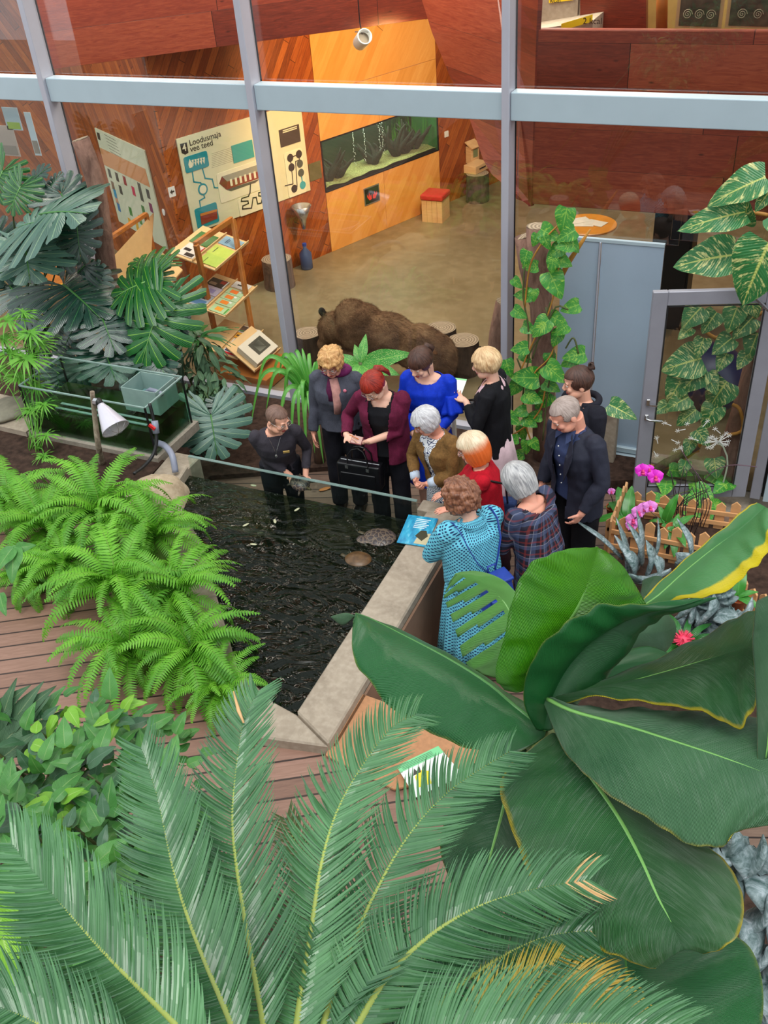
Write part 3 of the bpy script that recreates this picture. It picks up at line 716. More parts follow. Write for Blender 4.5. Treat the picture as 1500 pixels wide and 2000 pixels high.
brochure(1, .02, .36, .54, .95, [(160, 168, 176), ((.1, .1, .5, .9), (70, 110, 150)), ((.6, .3, .9, .5), (40, 40, 44)), ((.55, .65, .95, .95), (50, 44, 44))], 'grey and blue leaflet in the upper row of the middle shelf')
brochure(1, .38, .62, .54, .9, [(184, 176, 200), ((.25, .3, .7, .7), (150, 140, 190))], 'pale lilac leaflet in the upper row of the middle shelf')
brochure(1, .64, .86, .56, .96, [(52, 36, 38), ((.1, .5, .45, .9), (150, 130, 110)), ((.5, .1, .9, .4), (150, 40, 36)), ((0, 0, 1, .08), (230, 230, 230))], 'dark photo leaflet in the upper row of the middle shelf')
for i, (s, lb) in enumerate(((.03, 'red and white leaflet at the left of the lowest tilted shelf'), (.29, 'red and white leaflet right of its twin'))):
    brochure(2, s, s+.24, .02, .42, [(222, 222, 226), ((.3, .45, .95, .95), (50, 46, 80)), ((.0, .0, .22, .95), (206, 30, 40)), ((.5, .45, .8, .7), (226, 226, 226))], lb, 'red and white leaflets')
brochure(2, .55, .72, .04, .46, [(222, 160, 40), ((.3, .3, .6, .95), (80, 60, 40)), ((.55, .05, .9, .3), (230, 220, 200))], 'yellow leaflet between the red leaflets and the photo leaflet')
brochure(2, .74, .97, .1, .5, [(214, 208, 206), ((.08, .3, .92, .95), (104, 84, 72))], 'leaflet with a brown photo at the right of the lowest tilted shelf')
for i in range(3):
    brochure(3, .10-.0*i, .92, .05, 1.0, [(216, 208, 190)]+([((.28, .22, .85, .8), (50, 54, 42)), ((.4, .3, .7, .7), (150, 152, 136))] if i == 2 else []), ('lowest book of the pile on the base shelf', 'middle book of the pile on the base shelf', 'cream book with a dark photo cover on the pile')[i], 'pile of cream books', .004+i*.026, .022, 'book', 'book')
# second rack further left, mostly behind the trunk
r2 = wthing('leaflet_stand', 'oak leaflet stand behind the trunk left of the poster corner', 'rack', (-8.6, 9.7, 0))
a, b_ = atz(210, 468, 1.5), atz(285, 418, 1.5)
MB().bar(a, b_, .06, .05).build('top_bar', M['rackwood'], r2)
for q in (a, b_): MB().bar(q, Vector((q.x, q.y-.05, .0)), .06, .045, (1, 0, 0)).build('post', M['rackwood'], r2)
c1, c2 = atz(222, 500, 1.35), atz(300, 415, 1.45)
MB().slab([c1, c2, c2+Vector((.16, -.45, -.42)), c1+Vector((.16, -.45, -.42))], (0, 0, -.02)).build('shelf', M['birch'], r2)
c3 = c1+Vector((0, 0, -.55)); c4 = c2+Vector((0, 0, -.6))
MB().slab([c3, c4, c4+Vector((.5, -.25, -.12)), c3+Vector((.5, -.25, -.12))], (0, 0, -.02)).build('shelf', M['birch'], r2)
r3 = wthing('low_display_table', 'low oak display table with cards seen between the monstera leaves', 'table', (-9.6, 9.9, 0))
MB().slab([atz(60, 520, .75), atz(130, 590, .75), atz(200, 520, .75), atz(150, 478, .75)], (0, 0, -.03)).build('tabletop', M['rackwood'], r3)
for q in ((62, 524), (132, 582), (196, 522), (150, 484)): p = atz(*q, .73); MB().bar(p, (p.x, p.y, 0), .05, .05, (1, 0, 0)).build('leg', M['rackwood'], r3)
for i, (x, y, c) in enumerate(((110, 560, (222, 170, 50)), (140, 535, (90, 80, 70)), (160, 515, (230, 200, 120)), (132, 458, (220, 218, 210)))):
    p = atz(x, y, .76); cc = wthing('card', ('yellow card on the low display table', 'grey photo card on the low display table', 'cream card on the low display table', 'white card at the far side of the low display table')[i], 'card', p)
    MB().box(p+Vector((0, 0, .006)), (.2, .14, .006), Euler((0, 0, .6))).build('sheet', flat(c), cc)

# ---- stumps, stools, logs
def stump(px, py, zt, r, label, name='log_stool', mat='bark_dark', handles=False, group=None, cat='stool', top=True):
    p = atz(px, py, zt); t = wthing(name, label, cat, (p.x, p.y, 0), group); b = MB(); n = 22; P = []
    for i in range(7):
        z = zt*i/6; row = []
        for k in range(n+1):
            a = 2*math.pi*(k % n)/n; rr = r*(1.06-.06*i/6)*(1+.06*noise.noise(Vector((math.cos(a)*2, math.sin(a)*2, z*3+px))))
            row.append((p.x+rr*math.cos(a), p.y+rr*math.sin(a), z))
        P.append(row)
    b.grid(P).build('bark', M[mat], t, smooth=True)
    MB().slab([(x, y, zt-.002) for x, y, z in P[-1][:-1]], (0, 0, .004)).build('sawn_top', M['endgrain'], t)
    MB().slab([(x, y, .001) for x, y, z in P[0][:-1]], (0, 0, .004)).build('sawn_base', M['endgrain'], t)
    if handles:
        for s in (-1, 1):
            q = p+Vector((s*r*1.0, -.02, -.12))
            MB().tube([q+Vector((0, -.07, .03)), q+Vector((s*.06, -.05, -.0)), q+Vector((s*.07, .05, -.0)), q+Vector((0, .07, .03))], .012, 6).build('strap_handle', M['black'], t, smooth=True)
    return t
stump(905, 664, .45, .20, 'dark log stool with strap handles behind the bear, nearest the blazer', handles=True, group='log stools by the bear')
stump(862, 640, .45, .19, 'dark log stool half hidden behind the rump of the bear', handles=True, group='log stools by the bear')
stump(600, 650, .42, .19, 'grey log stool with strap handle at the foot of the mullion', handles=True, mat='bark_dark', group='log stools by the bear')
stump(560, 560, .42, .16, 'log stool') if False else None
stump(540, 505, .45, .23, 'brown tree stump against the plank wall below the cream board', mat='bark')
t = stump(932, 338, .5, .20, 'tree stump carrying a wooden slot box beside the wall', mat='bark_dark', name='tree_stump')
p = atz(930, 334, .5); d = wthing('donation_box', 'light wooden box with a slot lying on the stump', 'box', p)
MB().box(p+Vector((-.0, 0, .075)), (.26, .42, .14), Euler((0, 0, -.25))).build('body', M['pine'], d, bevel=.006); MB().box(p+Vector((.135, -.03, .08)), (.006, .2, .02), Euler((0, 0, -.25))).build('slot', M['black'], d)
q = atz(850, 378, .45); st = wthing('cube_stool', 'square pine stool with a red cushion under the aquarium', 'stool', (q.x, q.y, 0))
b = MB()
for i in range(4):
    for s in (-1, 1):
        b.box((q.x+(i-1.5)*.105*.9, q.y+s*.18, .19), (.09, .02, .38)); b.box((q.x+s*.18, q.y+(i-1.5)*.105*.9, .19), (.02, .09, .38))
b.build('slatted_body', M['pine'], st); MB().box((q.x, q.y, .19), (.34, .34, .37)).build('inner_box', M['pine'], st)
MB().box((q.x, q.y, .43), (.42, .42, .10)).build('cushion', plain('red_cushion', (176, 18, 30), .8, 0, .1, 30), st, bevel=.03, bseg=4)
# thick sawn log standing at the glass
a, b_ = atz(980, 590, 1.12), atz(968, 690, .0); lg = wthing('upright_log', 'pale peeled log leaning by the mullion behind the blonde in black', 'log', (b_.x, b_.y, 0))
a = Vector((-3.42, 10.0, 1.18)); a = aty(981, 590, 10.2); b_ = Vector((a.x-.16, a.y-.05, 0))
MB().tube([b_, b_.lerp(a, .3)+Vector((.02, 0, 0)), b_.lerp(a, .65)+Vector((-.015, 0, 0)), a], [.10, .095, .085, .08], 16).build('bark', M['bark_red'], lg, smooth=True)
MB().tube([a, a+Vector((.003, 0, .006))], .076, 16).build('sawn_top', M['endgrain'], lg)
# round table with papers
c = (atz(1100, 440, .74)+atz(1193, 435, .74))/2; tb = wthing('round_table', 'round orange-brown wooden table with papers behind the vines', 'table', (c.x, c.y, 0))
MB().lathe([(.42, .70), (.44, .71), (.44, .735), (.43, .742)], (c.x, c.y, 0), 40).build('tabletop', plain('honey_table', (206, 134, 50), .35, 0, .1, 5), tb)
MB().lathe([(.22, 0), (.22, .03), (.04, .06), (.04, .70)], (c.x, c.y, 0), 20).build('pedestal', M['rackwood'], tb)
for i, (dx, dy, rz) in enumerate(((-.05, -.02, .2), (.12, .05, -.3), (-.14, .1, .7))):
    pp = wthing('paper_sheet', ('white sheet nearest on the round table', 'white sheet at the right on the round table', 'white sheet at the back left on the round table')[i], 'paper', (c.x+dx, c.y+dy, .745+.002*i), 'papers on the round table')
    MB().box((c.x+dx, c.y+dy, .746+.002*i), (.30, .21, .0015), Euler((0, 0, rz))).build('sheet', flat((214, 206, 190)), pp)
# funnel basin on the wall and blue water bottle below it
f_ = thing('wall_basin', 'metal basin on the plank wall half hidden by the mullion', 'basin', WA(0, 0), AA)
u, z = pA(574, 400); MB().lathe([(.03, z-.35), (.06, z-.2), (.16, z+.02), (.15, z+.02), (.05, z-.18)], (u, -.2, 0), 20).build('bowl', M['steel'], f_, smooth=True); MB().bar((u, 0, z-.1), (u, -.2, z-.1), .05, .02).build('bracket', M['steel'], f_)
bt = wthing('water_bottle', 'blue plastic water bottle on the floor right of the mullion', 'bottle', atz(600, 524, 0))
p = atz(600, 524, 0); MB().lathe([(.09, 0), (.10, .02), (.10, .26), (.03, .34), (.03, .40)], p, 18).build('body', plain('blue_plastic', (70, 84, 120), .2, 0, .05), bt, smooth=True); MB().lathe([(.035, .38), (.035, .42)], p, 12).build('cap', flat((40, 60, 150)), bt)
# gallery: steps with yellow labels, framed pictures, rail post
gs = wthing('gallery_steps', 'grey concrete steps with yellow calorie labels above the red gallery front', 'steps', (-2.8, 11.6, 2.4))
YL = flat((232, 200, 30))
for i, (x0, y0, x1, y1) in enumerate(((1015, 55, 1158, 32), (1020, 0, 1130, -30), (1020, -60, 1100, -85))):
    a, b_ = aty(x0, y0+8, 11.4+.5*i), aty(x1, y1+8, 11.4+.5*i)
    MB().slab([a, b_, b_+Vector((0, .9, 0)), a+Vector((0, .9, 0))], (0, 0, -.5)).build('step', M['concrete'], gs)
p0, p1 = aty(1096, 60, 11.385), aty(1157, 42, 11.385)
MB().slab([p0, p1, p1+Vector((0, 0, .07)), p0+Vector((0, 0, .07))], (0, -.004, 0)).build('yellow_label', YL, gs)
text('lettering', '2 kcal', .09, DK, gs, aty(1138, 47, 11.38)-Vector((-2.8, 11.6, 2.4)), (math.radians(90), 0, 0))
p0, p1 = aty(1072, 6, 11.885), aty(1120, 0, 11.885)
MB().slab([p0, p1, p1+Vector((0, 0, .07)), p0+Vector((0, 0, .07))], (0, -.004, 0)).build('yellow_label', YL, gs)
text('lettering', 'kcal', .08, DK, gs, aty(1074, 5, 11.88)-Vector((-2.8, 11.6, 2.4)), (math.radians(90), 0, 0))
for i, (x0, x1, lb) in enumerate(((1318, 1408, 'framed dark photo with swirling lines on the gallery'), (1415, 1540, 'framed dark photo at the right end of the gallery'))):
    fp = wthing('framed_picture', lb, 'picture', aty(x0, 56, 11.2), 'framed pictures on the gallery')
    a, b_ = aty(x0, 54, 11.2), aty(x1, 57, 11.2); up = Vector((0, .0, .42))
    MB().slab([a, b_, b_+up, a+up], (0, .03, 0)).build('frame', flat((176, 140, 96)), fp)
    i0 = Vector((.035, -.004, .02)); i1 = Vector((-.035, -.004, .02)); ut = Vector((0, 0, .34))
    MB().slab([a+i0, b_+i1, b_+i1+ut, a+i0+ut], (0, -.004, 0)).build('print', plain('dark_print', (64, 60, 44), .4, 0, .7, 9), fp)
    for k in range(3):
        cc = a.lerp(b_, .25+.25*k)+Vector((0, -.012, .13)); MB().tube([cc+Vector((.05*(1-s/26)*math.cos(s*.6), 0, .05*(1-s/26)*math.sin(s*.6))) for s in range(26)], .004, 4).build('swirl', flat((170, 160, 130)), fp)
o = wthing('wood_post', 'reddish round timber post beside the framed pictures on the gallery', 'post', aty(1292, 60, 11.4))
MB().tube([aty(1292, 60, 11.4), aty(1294, -60, 11.4)], .06, 12).build('shaft', M['rackwood'], o, smooth=True)
o = MB().slab([aty(1133, 60, 11.9), aty(1262, 60, 11.9), aty(1262, -200, 11.9), aty(1133, -200, 11.9)], (0, .1, 0)).build('wall_gallery_partition', M['redtimber']); struct(o)
o = MB().slab([aty(1262, 60, 12.4), aty(1600, 60, 12.4), aty(1600, -250, 12.4), aty(1262, -250, 12.4)], (0, .1, 0)).build('wall_gallery_back', plain('ochre_wall', (186, 158, 88), .7)); struct(o)
# added black block stands for the dark doorway; ball chair behind the open door
dk = wthing('dark_doorway_block', 'tall black block added for the dark doorway right of the blue-grey screen', 'block', (-1.6, 12.0, 0))
MB().box((-1.7, 12.6, 1.1), (.5, .5, 2.2)).build('body', M['black'], dk); MB().box((-1.7, 12.34, 1.1), (.44, .02, 2.1)).build('front', M['black'], dk)
bl = wthing('exercise_ball', 'dark blue ball chair on the hall floor seen through the door glass', 'ball', (-.75, 10.3, 0))
MB().ball((-.85, 10.35, .42), .42, seg=32, rings=20).build('ball', plain('navy_vinyl', (28, 36, 70), .35), bl, smooth=True)
# papers on the left panes
for i, (x, y, w_, h, c, lb) in enumerate(((14, 275, .30, .36, (176, 160, 150), 'grey photo print taped to the leftmost pane'), (24, 232, .24, .26, (170, 190, 200), 'small blue and green notice taped above the grey print'), (64, 262, .10, .5, (190, 206, 214), 'narrow pale notice at the second strip of the leftmost pane'))):
    p = aty(x, y, 9.17); pr = wthing('window_notice', lb, 'notice', p, 'notices on the left panes'); MB().box(p, (w_, .004, h)).build('sheet', flat(c), pr)
    MB().box(p+Vector((.0, -.004, -.3*h)), (w_*.8, .003, h*.3)).build('printed_area', flat((140, 130, 120) if i != 1 else (150, 180, 60)), pr)
# ------------------------------------------------------------------ stuffed bear
def fur_blades(b, me, n, L, seed=1, flow=Vector((1, 0, -.6)), lift=.25):
    random.seed(seed); pol = me.polygons; area = np.array([p.area for p in pol]); cdf = np.cumsum(area)/area.sum()
    idx = np.searchsorted(cdf, np.random.RandomState(seed).rand(n))
    for i in idx:
        p = pol[min(int(i), len(pol)-1)]; nn = p.normal; c = p.center+Vector((random.uniform(-.012, .012), random.uniform(-.012, .012), random.uniform(-.012, .012)))
        f = (flow-nn*flow.dot(nn)); 
        if f.length < .1: f = nn.orthogonal()
        f.normalize(); f = (f+Vector((random.gauss(0, .25), random.gauss(0, .25), random.gauss(0, .25)))+nn*lift).normalized(); s = nn.cross(f).normalized()*.0035
        l = L*random.uniform(.6, 1.3); k = len(b.v); b.v += [c-s-nn*.004, c+s-nn*.004, c+f*l]; b.face([k, k+1, k+2])
def make_bear():
    o = wthing('stuffed_bear', 'brown taxidermy bear standing on the hall floor behind the glass', 'bear', (-4.9, 9.95, 0))
    b = MB(); y = 9.98
    def B(px, py, r, dy=0, rot=None, sh=0):
        p = aty(px, py, y+dy); b.ball(p, r, rot, 20, 14); return p
    B(705, 642, (.36, .30, .34)); B(690, 628, (.26, .22, .30)); B(755, 660, (.42, .31, .33)); B(820, 680, (.36, .30, .30)); B(850, 700, (.28, .29, .34))
    B(660, 640, (.24, .21, .22)); B(645, 640, (.17, .16, .17)); hd = B(640, 652, (.13, .13, .13), -.04)
    B(632, 672, (.085, .09, .09), -.08)
    B(629, 610, (.055, .035, .065), -.05); B(683, 600, (.05, .035, .05), .12)
    for px, top, dy in ((690, 700, -.16), (720, 690, .16), (840, 720, -.17), (868, 720, .17)):
        p = aty(px, top, y+dy); b.tube([(p.x, p.y, p.z+.1), (p.x-.02, p.y, p.z*.6), (p.x+.02, p.y, .15), (p.x-.02, p.y, .05)], [.17, .14, .10, .10], 12); b.ball((p.x-.07, p.y, .06), (.14, .10, .06))
    t = NT('brown_fur'); v = t.coord(); n1 = t.noise(v, 3.2, 5, .6); n2 = t.noise(t.coord(scale=(1, 1, 1)), 55, 4, .7)
    col = t.ramp(n1, [(.3, lin((70, 48, 34))), (.5, lin((118, 86, 60))), (.72, lin((168, 132, 96)))])
    fm = t.pbr(col, .8, 0, n2, .9, .02, .25)
    tmp = remeshed(b, 'body', fm, .022, 6, o, None)
    me = tmp.data; a = co_array(me)
    d = np.array([noise.fractal(Vector(v_*9), 1.0, 2.0, 3) for v_ in a]); nr = np.array([v_.normal for v_ in me.vertices]); set_co(me, a+nr*d[:, None]*.010)
    bl = MB(); fur_blades(bl, me, 26000, .045, 3); bm_ = bl.build('fur', fm, o, off=(0, 0, 0)); bm_['kind'] = 'stuff'
    dk = plain('dark_fur', (40, 28, 22), .85)
    for px, py, dy, r in ((629, 609, -.055, (.05, .03, .06)), (683, 599, .12, (.045, .03, .045))):
        e = MB(); e.ball(aty(px, py, y+dy), r); e.build('ear', dk, o, smooth=True)
make_bear()
# ------------------------------------------------------------------ people
def skinmat(name, c, v=.07):
    t = NT(name); n1 = t.noise(t.coord(), 14, 4)
    col = t.ramp(n1, [(.3, lin(c)), (.7, lin((min(255, c[0]+10), c[1]+2, c[2]-2)))])
    return t.pbr(col, .5, 0, t.noise(t.coord(), 180, 3), .1, .002, .4, Subsurface_Weight=.08)
SK = {'a': skinmat('skin_light', (226, 170, 146)), 'b': skinmat('skin_rosy', (222, 158, 136)), 'c': skinmat('skin_pale', (232, 184, 162))}
LIP = flat((178, 84, 80)); EYEW = flat((224, 218, 212), .25); IRIS = flat((48, 40, 34), .2)
def hairmat(name, c0, c1, tip=None):
    t = NT(name); tc = t.n('TexCoord').outputs['UV']; mp = t.n('Mapping', {'Vector': tc, 'Scale': (70, 5, 1)}).outputs[0]
    n1 = t.noise(mp, 1.0, 4, .6, .4); n2 = t.noise(t.coord(), 11, 4)
    f = t.math('ADD', t.math('MULTIPLY', n1, .65), t.math('MULTIPLY', n2, .35))
    col = t.ramp(f, [(.36, lin(c0)), (.62, lin(c1))])
    if tip:
        z = t.n('SeparateXYZ', {0: tc}).outputs[1]
        col = t.mix(t.ramp(t.math('ADD', z, t.math('MULTIPLY', n2, .12)), [(.48, (0, 0, 0)), (.68, (1, 1, 1))]), col, lin(tip))
    return t.pbr(col, .42, 0, f, .8, .01, .5)
def knit(name, c, var=.2, s=90, bs=.5, rough=.85):
    t = NT(name); v = t.coord(); a = t.noise(v, s, 3, .7); b = t.noise(v, 9, 4)
    c = lin(c); f = t.math('ADD', t.math('MULTIPLY', a, .5), t.math('MULTIPLY', b, .5))
    col = t.ramp(f, [(.36, tuple(k*(1-var) for k in c)), (.64, tuple(min(1, k*(1+var)) for k in c))])
    return t.pbr(col, rough, 0, a, bs, .004, .25)
def cyl_coords(t):
    s = t.n('SeparateXYZ', {0: t.n('TexCoord').outputs['Object']})
    ang = t.math('MULTIPLY', t.math('ARCTAN2', s.outputs[0], s.outputs[1]), .17)
    return ang, s.outputs[2]
def dots(name, base, dot, cell=.026, r=.30):
    t = NT(name); u, z = cyl_coords(t); row = t.math('FLOOR', t.math('DIVIDE', z, cell*.62))
    uu = t.math('FRACT', t.math('ADD', t.math('DIVIDE', u, cell), t.math('MULTIPLY', t.math('MODULO', row, 2.0), .5))); zz = t.math('FRACT', t.math('DIVIDE', z, cell*.62))
    dx = t.math('SUBTRACT', uu, .5); dz = t.math('MULTIPLY', t.math('SUBTRACT', zz, .5), .62)
    d = t.math('SQRT', t.math('ADD', t.math('MULTIPLY', dx, dx), t.math('MULTIPLY', dz, dz)))
    col = t.mix(t.math('LESS_THAN', d, r), lin(base), lin(dot))
    return t.pbr(col, .75, 0, t.noise(t.coord(), 6, 4), .4, .02, .3)
def plaid(name):
    t = NT(name); u, z = cyl_coords(t); col = lin((30, 28, 44))
    base = t.mix(0.0, (*col,), (*col,))
    def band(v, per, off, w_): return t.math('LESS_THAN', t.math('FRACT', t.math('ADD', t.math('DIVIDE', v, per), off)), w_)
    for v in (u, z):
        base = t.mix(t.math('MULTIPLY', band(v, .10, 0, .30), .38), base, lin((78, 92, 128)))
        base = t.mix(t.math('MULTIPLY', band(v, .10, .45, .14), .45), base, lin((130, 48, 44)))
        base = t.mix(t.math('MULTIPLY', band(v, .10, .72, .05), .4), base, lin((160, 160, 175)))
    return t.pbr(base, .7, 0, t.noise(t.coord(), 6, 4), .35, .02, .3)
def swirls(name):
    t = NT(name); d = t.n('TexVoronoi', {'Vector': t.coord(), 'Scale': 16.0}).outputs['Distance']
    f = t.math('FRACT', t.math('MULTIPLY', d, 4.0)); col = t.mix(t.math('LESS_THAN', f, .35), lin((226, 228, 232)), lin((52, 62, 100)))
    return t.pbr(col, .7)
def npv(a): return np.array(a, float)
SQ = [1.0]
def squat(z): return np.where(z < .95, z*SQ[0], z-.95*(1-SQ[0]))
def bendf(a, lean):
    a = bend0(a, lean); a[:, 2] = squat(a[:, 2]); return a
def unbend(a, lean):
    a = np.array(a, float).reshape(-1, 3); a[:, 2] = a[:, 2]+.95*(1-SQ[0]); return unbend0(a, lean)
def bend0(a, lean):
    a = np.array(a, float).reshape(-1, 3); z = a[:, 2]; t = np.clip((z-.85)/.30, 0, 1); t = t*t*(3-2*t); an = lean*t
    y, zz = a[:, 1], z-.95; c, s = np.cos(an), np.sin(an)
    out = a.copy(); out[:, 1] = y*c-zz*s; out[:, 2] = .95+y*s+zz*c
    return out
def unbend0(a, lean):
    a = np.array(a, float).reshape(-1, 3); y, zz = a[:, 1], a[:, 2]-.95; c, s = math.cos(-lean), math.sin(-lean)
    out = a.copy(); m = a[:, 2] > .98; out[m, 1] = (y*c-zz*s)[m]; out[m, 2] = (.95+y*s+zz*c)[m]
    return out
def ik(S, T, hint, l1=.285, l2=.25):
    S, T, hint = Vector(S), Vector(T), Vector(hint); d = T-S; L = d.length; m = (l1+l2)*.995
    if L > m: T = S+d*(m/L); d = T-S; L = m
    L = max(L, .08); a = (l1*l1-l2*l2+L*L)/(2*L); h = math.sqrt(max(0, l1*l1-a*a)); dn = d.normalized(); hp = (hint-dn*hint.dot(dn))
    hp = hp.normalized() if hp.length > 1e-4 else dn.orthogonal().normalized()
    return S+dn*a+hp*h, T
def hand(mb, W, D, N, sgn, curl=.5):
    D = Vector(D).normalized(); N = Vector(N); N = (N-D*N.dot(D)).normalized(); T = D.cross(N)*sgn      # T points to the thumb side
    R = Matrix((T, D, N)).transposed()
    mb.ball(W+D*.045, (.038, .052, .016), R, 14, 10); mb.ball(W+D*.02, (.030, .035, .018), R, 12, 8); mb.ball(W+D*.075-N*.001, (.040, .022, .013), R, 12, 8)
    for k, (off, L) in enumerate(((.031, .068), (.0105, .077), (-.0105, .071), (-.031, .056))):
        p = W+D*(.080-.004*abs(k-1.2))+T*off; d = (D+T*off*2.2).normalized(); pts = [p]; ang = 0
        for q, fr in enumerate((.45, .32, .23)):
            ang += curl*(.55, .75, .6)[q]; dd = d*math.cos(ang)+N*math.sin(ang); p = p+dd*L*fr; pts.append(p)
        mb.tube(pts, [.0088, .0082, .0074, .0058], 8)
        mb.ball(pts[-1], .0058, None, 8, 6)
    p = W+D*.022+T*.026; d = (D*.62+T*.72+N*.3).normalized(); q = p+d*.034; r = q+(d*.8+D*.3+N*.3*curl).normalized()*.028
    mb.tube([p, q, r], [.013, .0105, .007], 8); mb.ball(r, .007, None, 8, 6)
def headmat(lean, yaw, pitch, roll=0):
    piv = Vector(bendf([(0, .015, 1.462)], lean)[0])
    R = Matrix.Rotation(yaw, 4, 'Z') @ Matrix.Rotation(lean*.6+pitch, 4, 'X') @ Matrix.Rotation(roll, 4, 'Y')
    return Matrix.Translation(piv) @ R @ Matrix.Translation(Vector((0, -.022, .120))) @ Matrix.Scale(1.07, 4)
def hair_shell(name, parent, hm, mat, vol=.01, zh=.05, xw=.06, back=-.07, length=0.0, amp=.004, freq=7, ears=True, wav=0, side=-.03, s=1.0, part=0):
    nu, nv = 96, 56; V = []; c = Vector((0, .012, .026)); K = np.zeros((nv+1, nu+1), bool)
    for i in range(nv+1):
        th = math.pi*(i/nv)*.86; row = []
        for j in range(nu+1):
            ph = 2*math.pi*(j % nu)/nu; d = Vector((math.sin(th)*math.sin(ph), math.sin(th)*math.cos(ph), math.cos(th)))
            r = Vector((.078+vol*.9, .097+vol*.85, .090+vol)); p = Vector((d.x*r.x, d.y*r.y, d.z*r.z))
            if d.z < 0:
                w_ = math.sqrt(max(0, 1-min(1, abs(d.z))**2)); kx = (1.0 if length else .94)
                if length:
                    f = min(1, -d.z/.75); q = math.sqrt(d.x**2+d.y**2) or 1; taper = 1-.22*f*f
                    p = Vector((d.x/q*r.x*taper, d.y/q*r.y*taper, -f*length))
                else: p.x *= (1+.10*d.z); p.y *= (1+.06*d.z)
            n_ = noise.noise(Vector((ph*freq if ph < math.pi else (2*math.pi-ph)*freq+9, th*1.6+wav*math.sin(ph*3), 3.1+part)))
            n2 = noise.fractal(Vector((p.x*30, p.y*30, p.z*30)), 1, 2, 3) if wav else 0
            p = p+Vector((d.x, d.y, d.z))*(n_*amp+n2*wav*.012)
            row.append(c+p); x, y, z = row[-1]
            keep = True
            if y < -.012 and z < zh-.35*max(0, abs(x)-.03)+n_*.006 and abs(x) < xw+.0: keep = False
            if not length:
                if y < .022 and z < side: keep = False
                if abs(x) < xw and y < -.03 and z < zh: keep = False
            else:
                if y < -.045-.2*abs(x) and z < zh: keep = False
            if z < back: keep = False
            K[i, j] = keep
        V.append(row)
    b = MB(); n = nu+1
    for row in V:
        for p in row: b.v.append(hm @ p)
    for i in range(nv):
        for j in range(nu):
            if K[i, j] and K[i+1, j] and K[i, j+1] and K[i+1, j+1]:
                uv = lambda a, q: (q/nu, a/nv)
                b.face([i*n+j, (i+1)*n+j, (i+1)*n+j+1, i*n+j+1], [uv(i, j), uv(i+1, j), uv(i+1, j+1), uv(i, j+1)])
    b.v = [v*s for v in b.v]
    o = b.build(name, mat, parent, smooth=True, solid=.008)
    return o
def locks(name, parent, hm, mat, roots, s=1.0, r=.010):
    b = MB()
    for pts, rr in roots: b.tube([hm @ Vector(p) for p in pts], rr, 7, flat=.6)
    b.v = [v*s for v in b.v]
    return b.build(name, mat, parent, smooth=True)

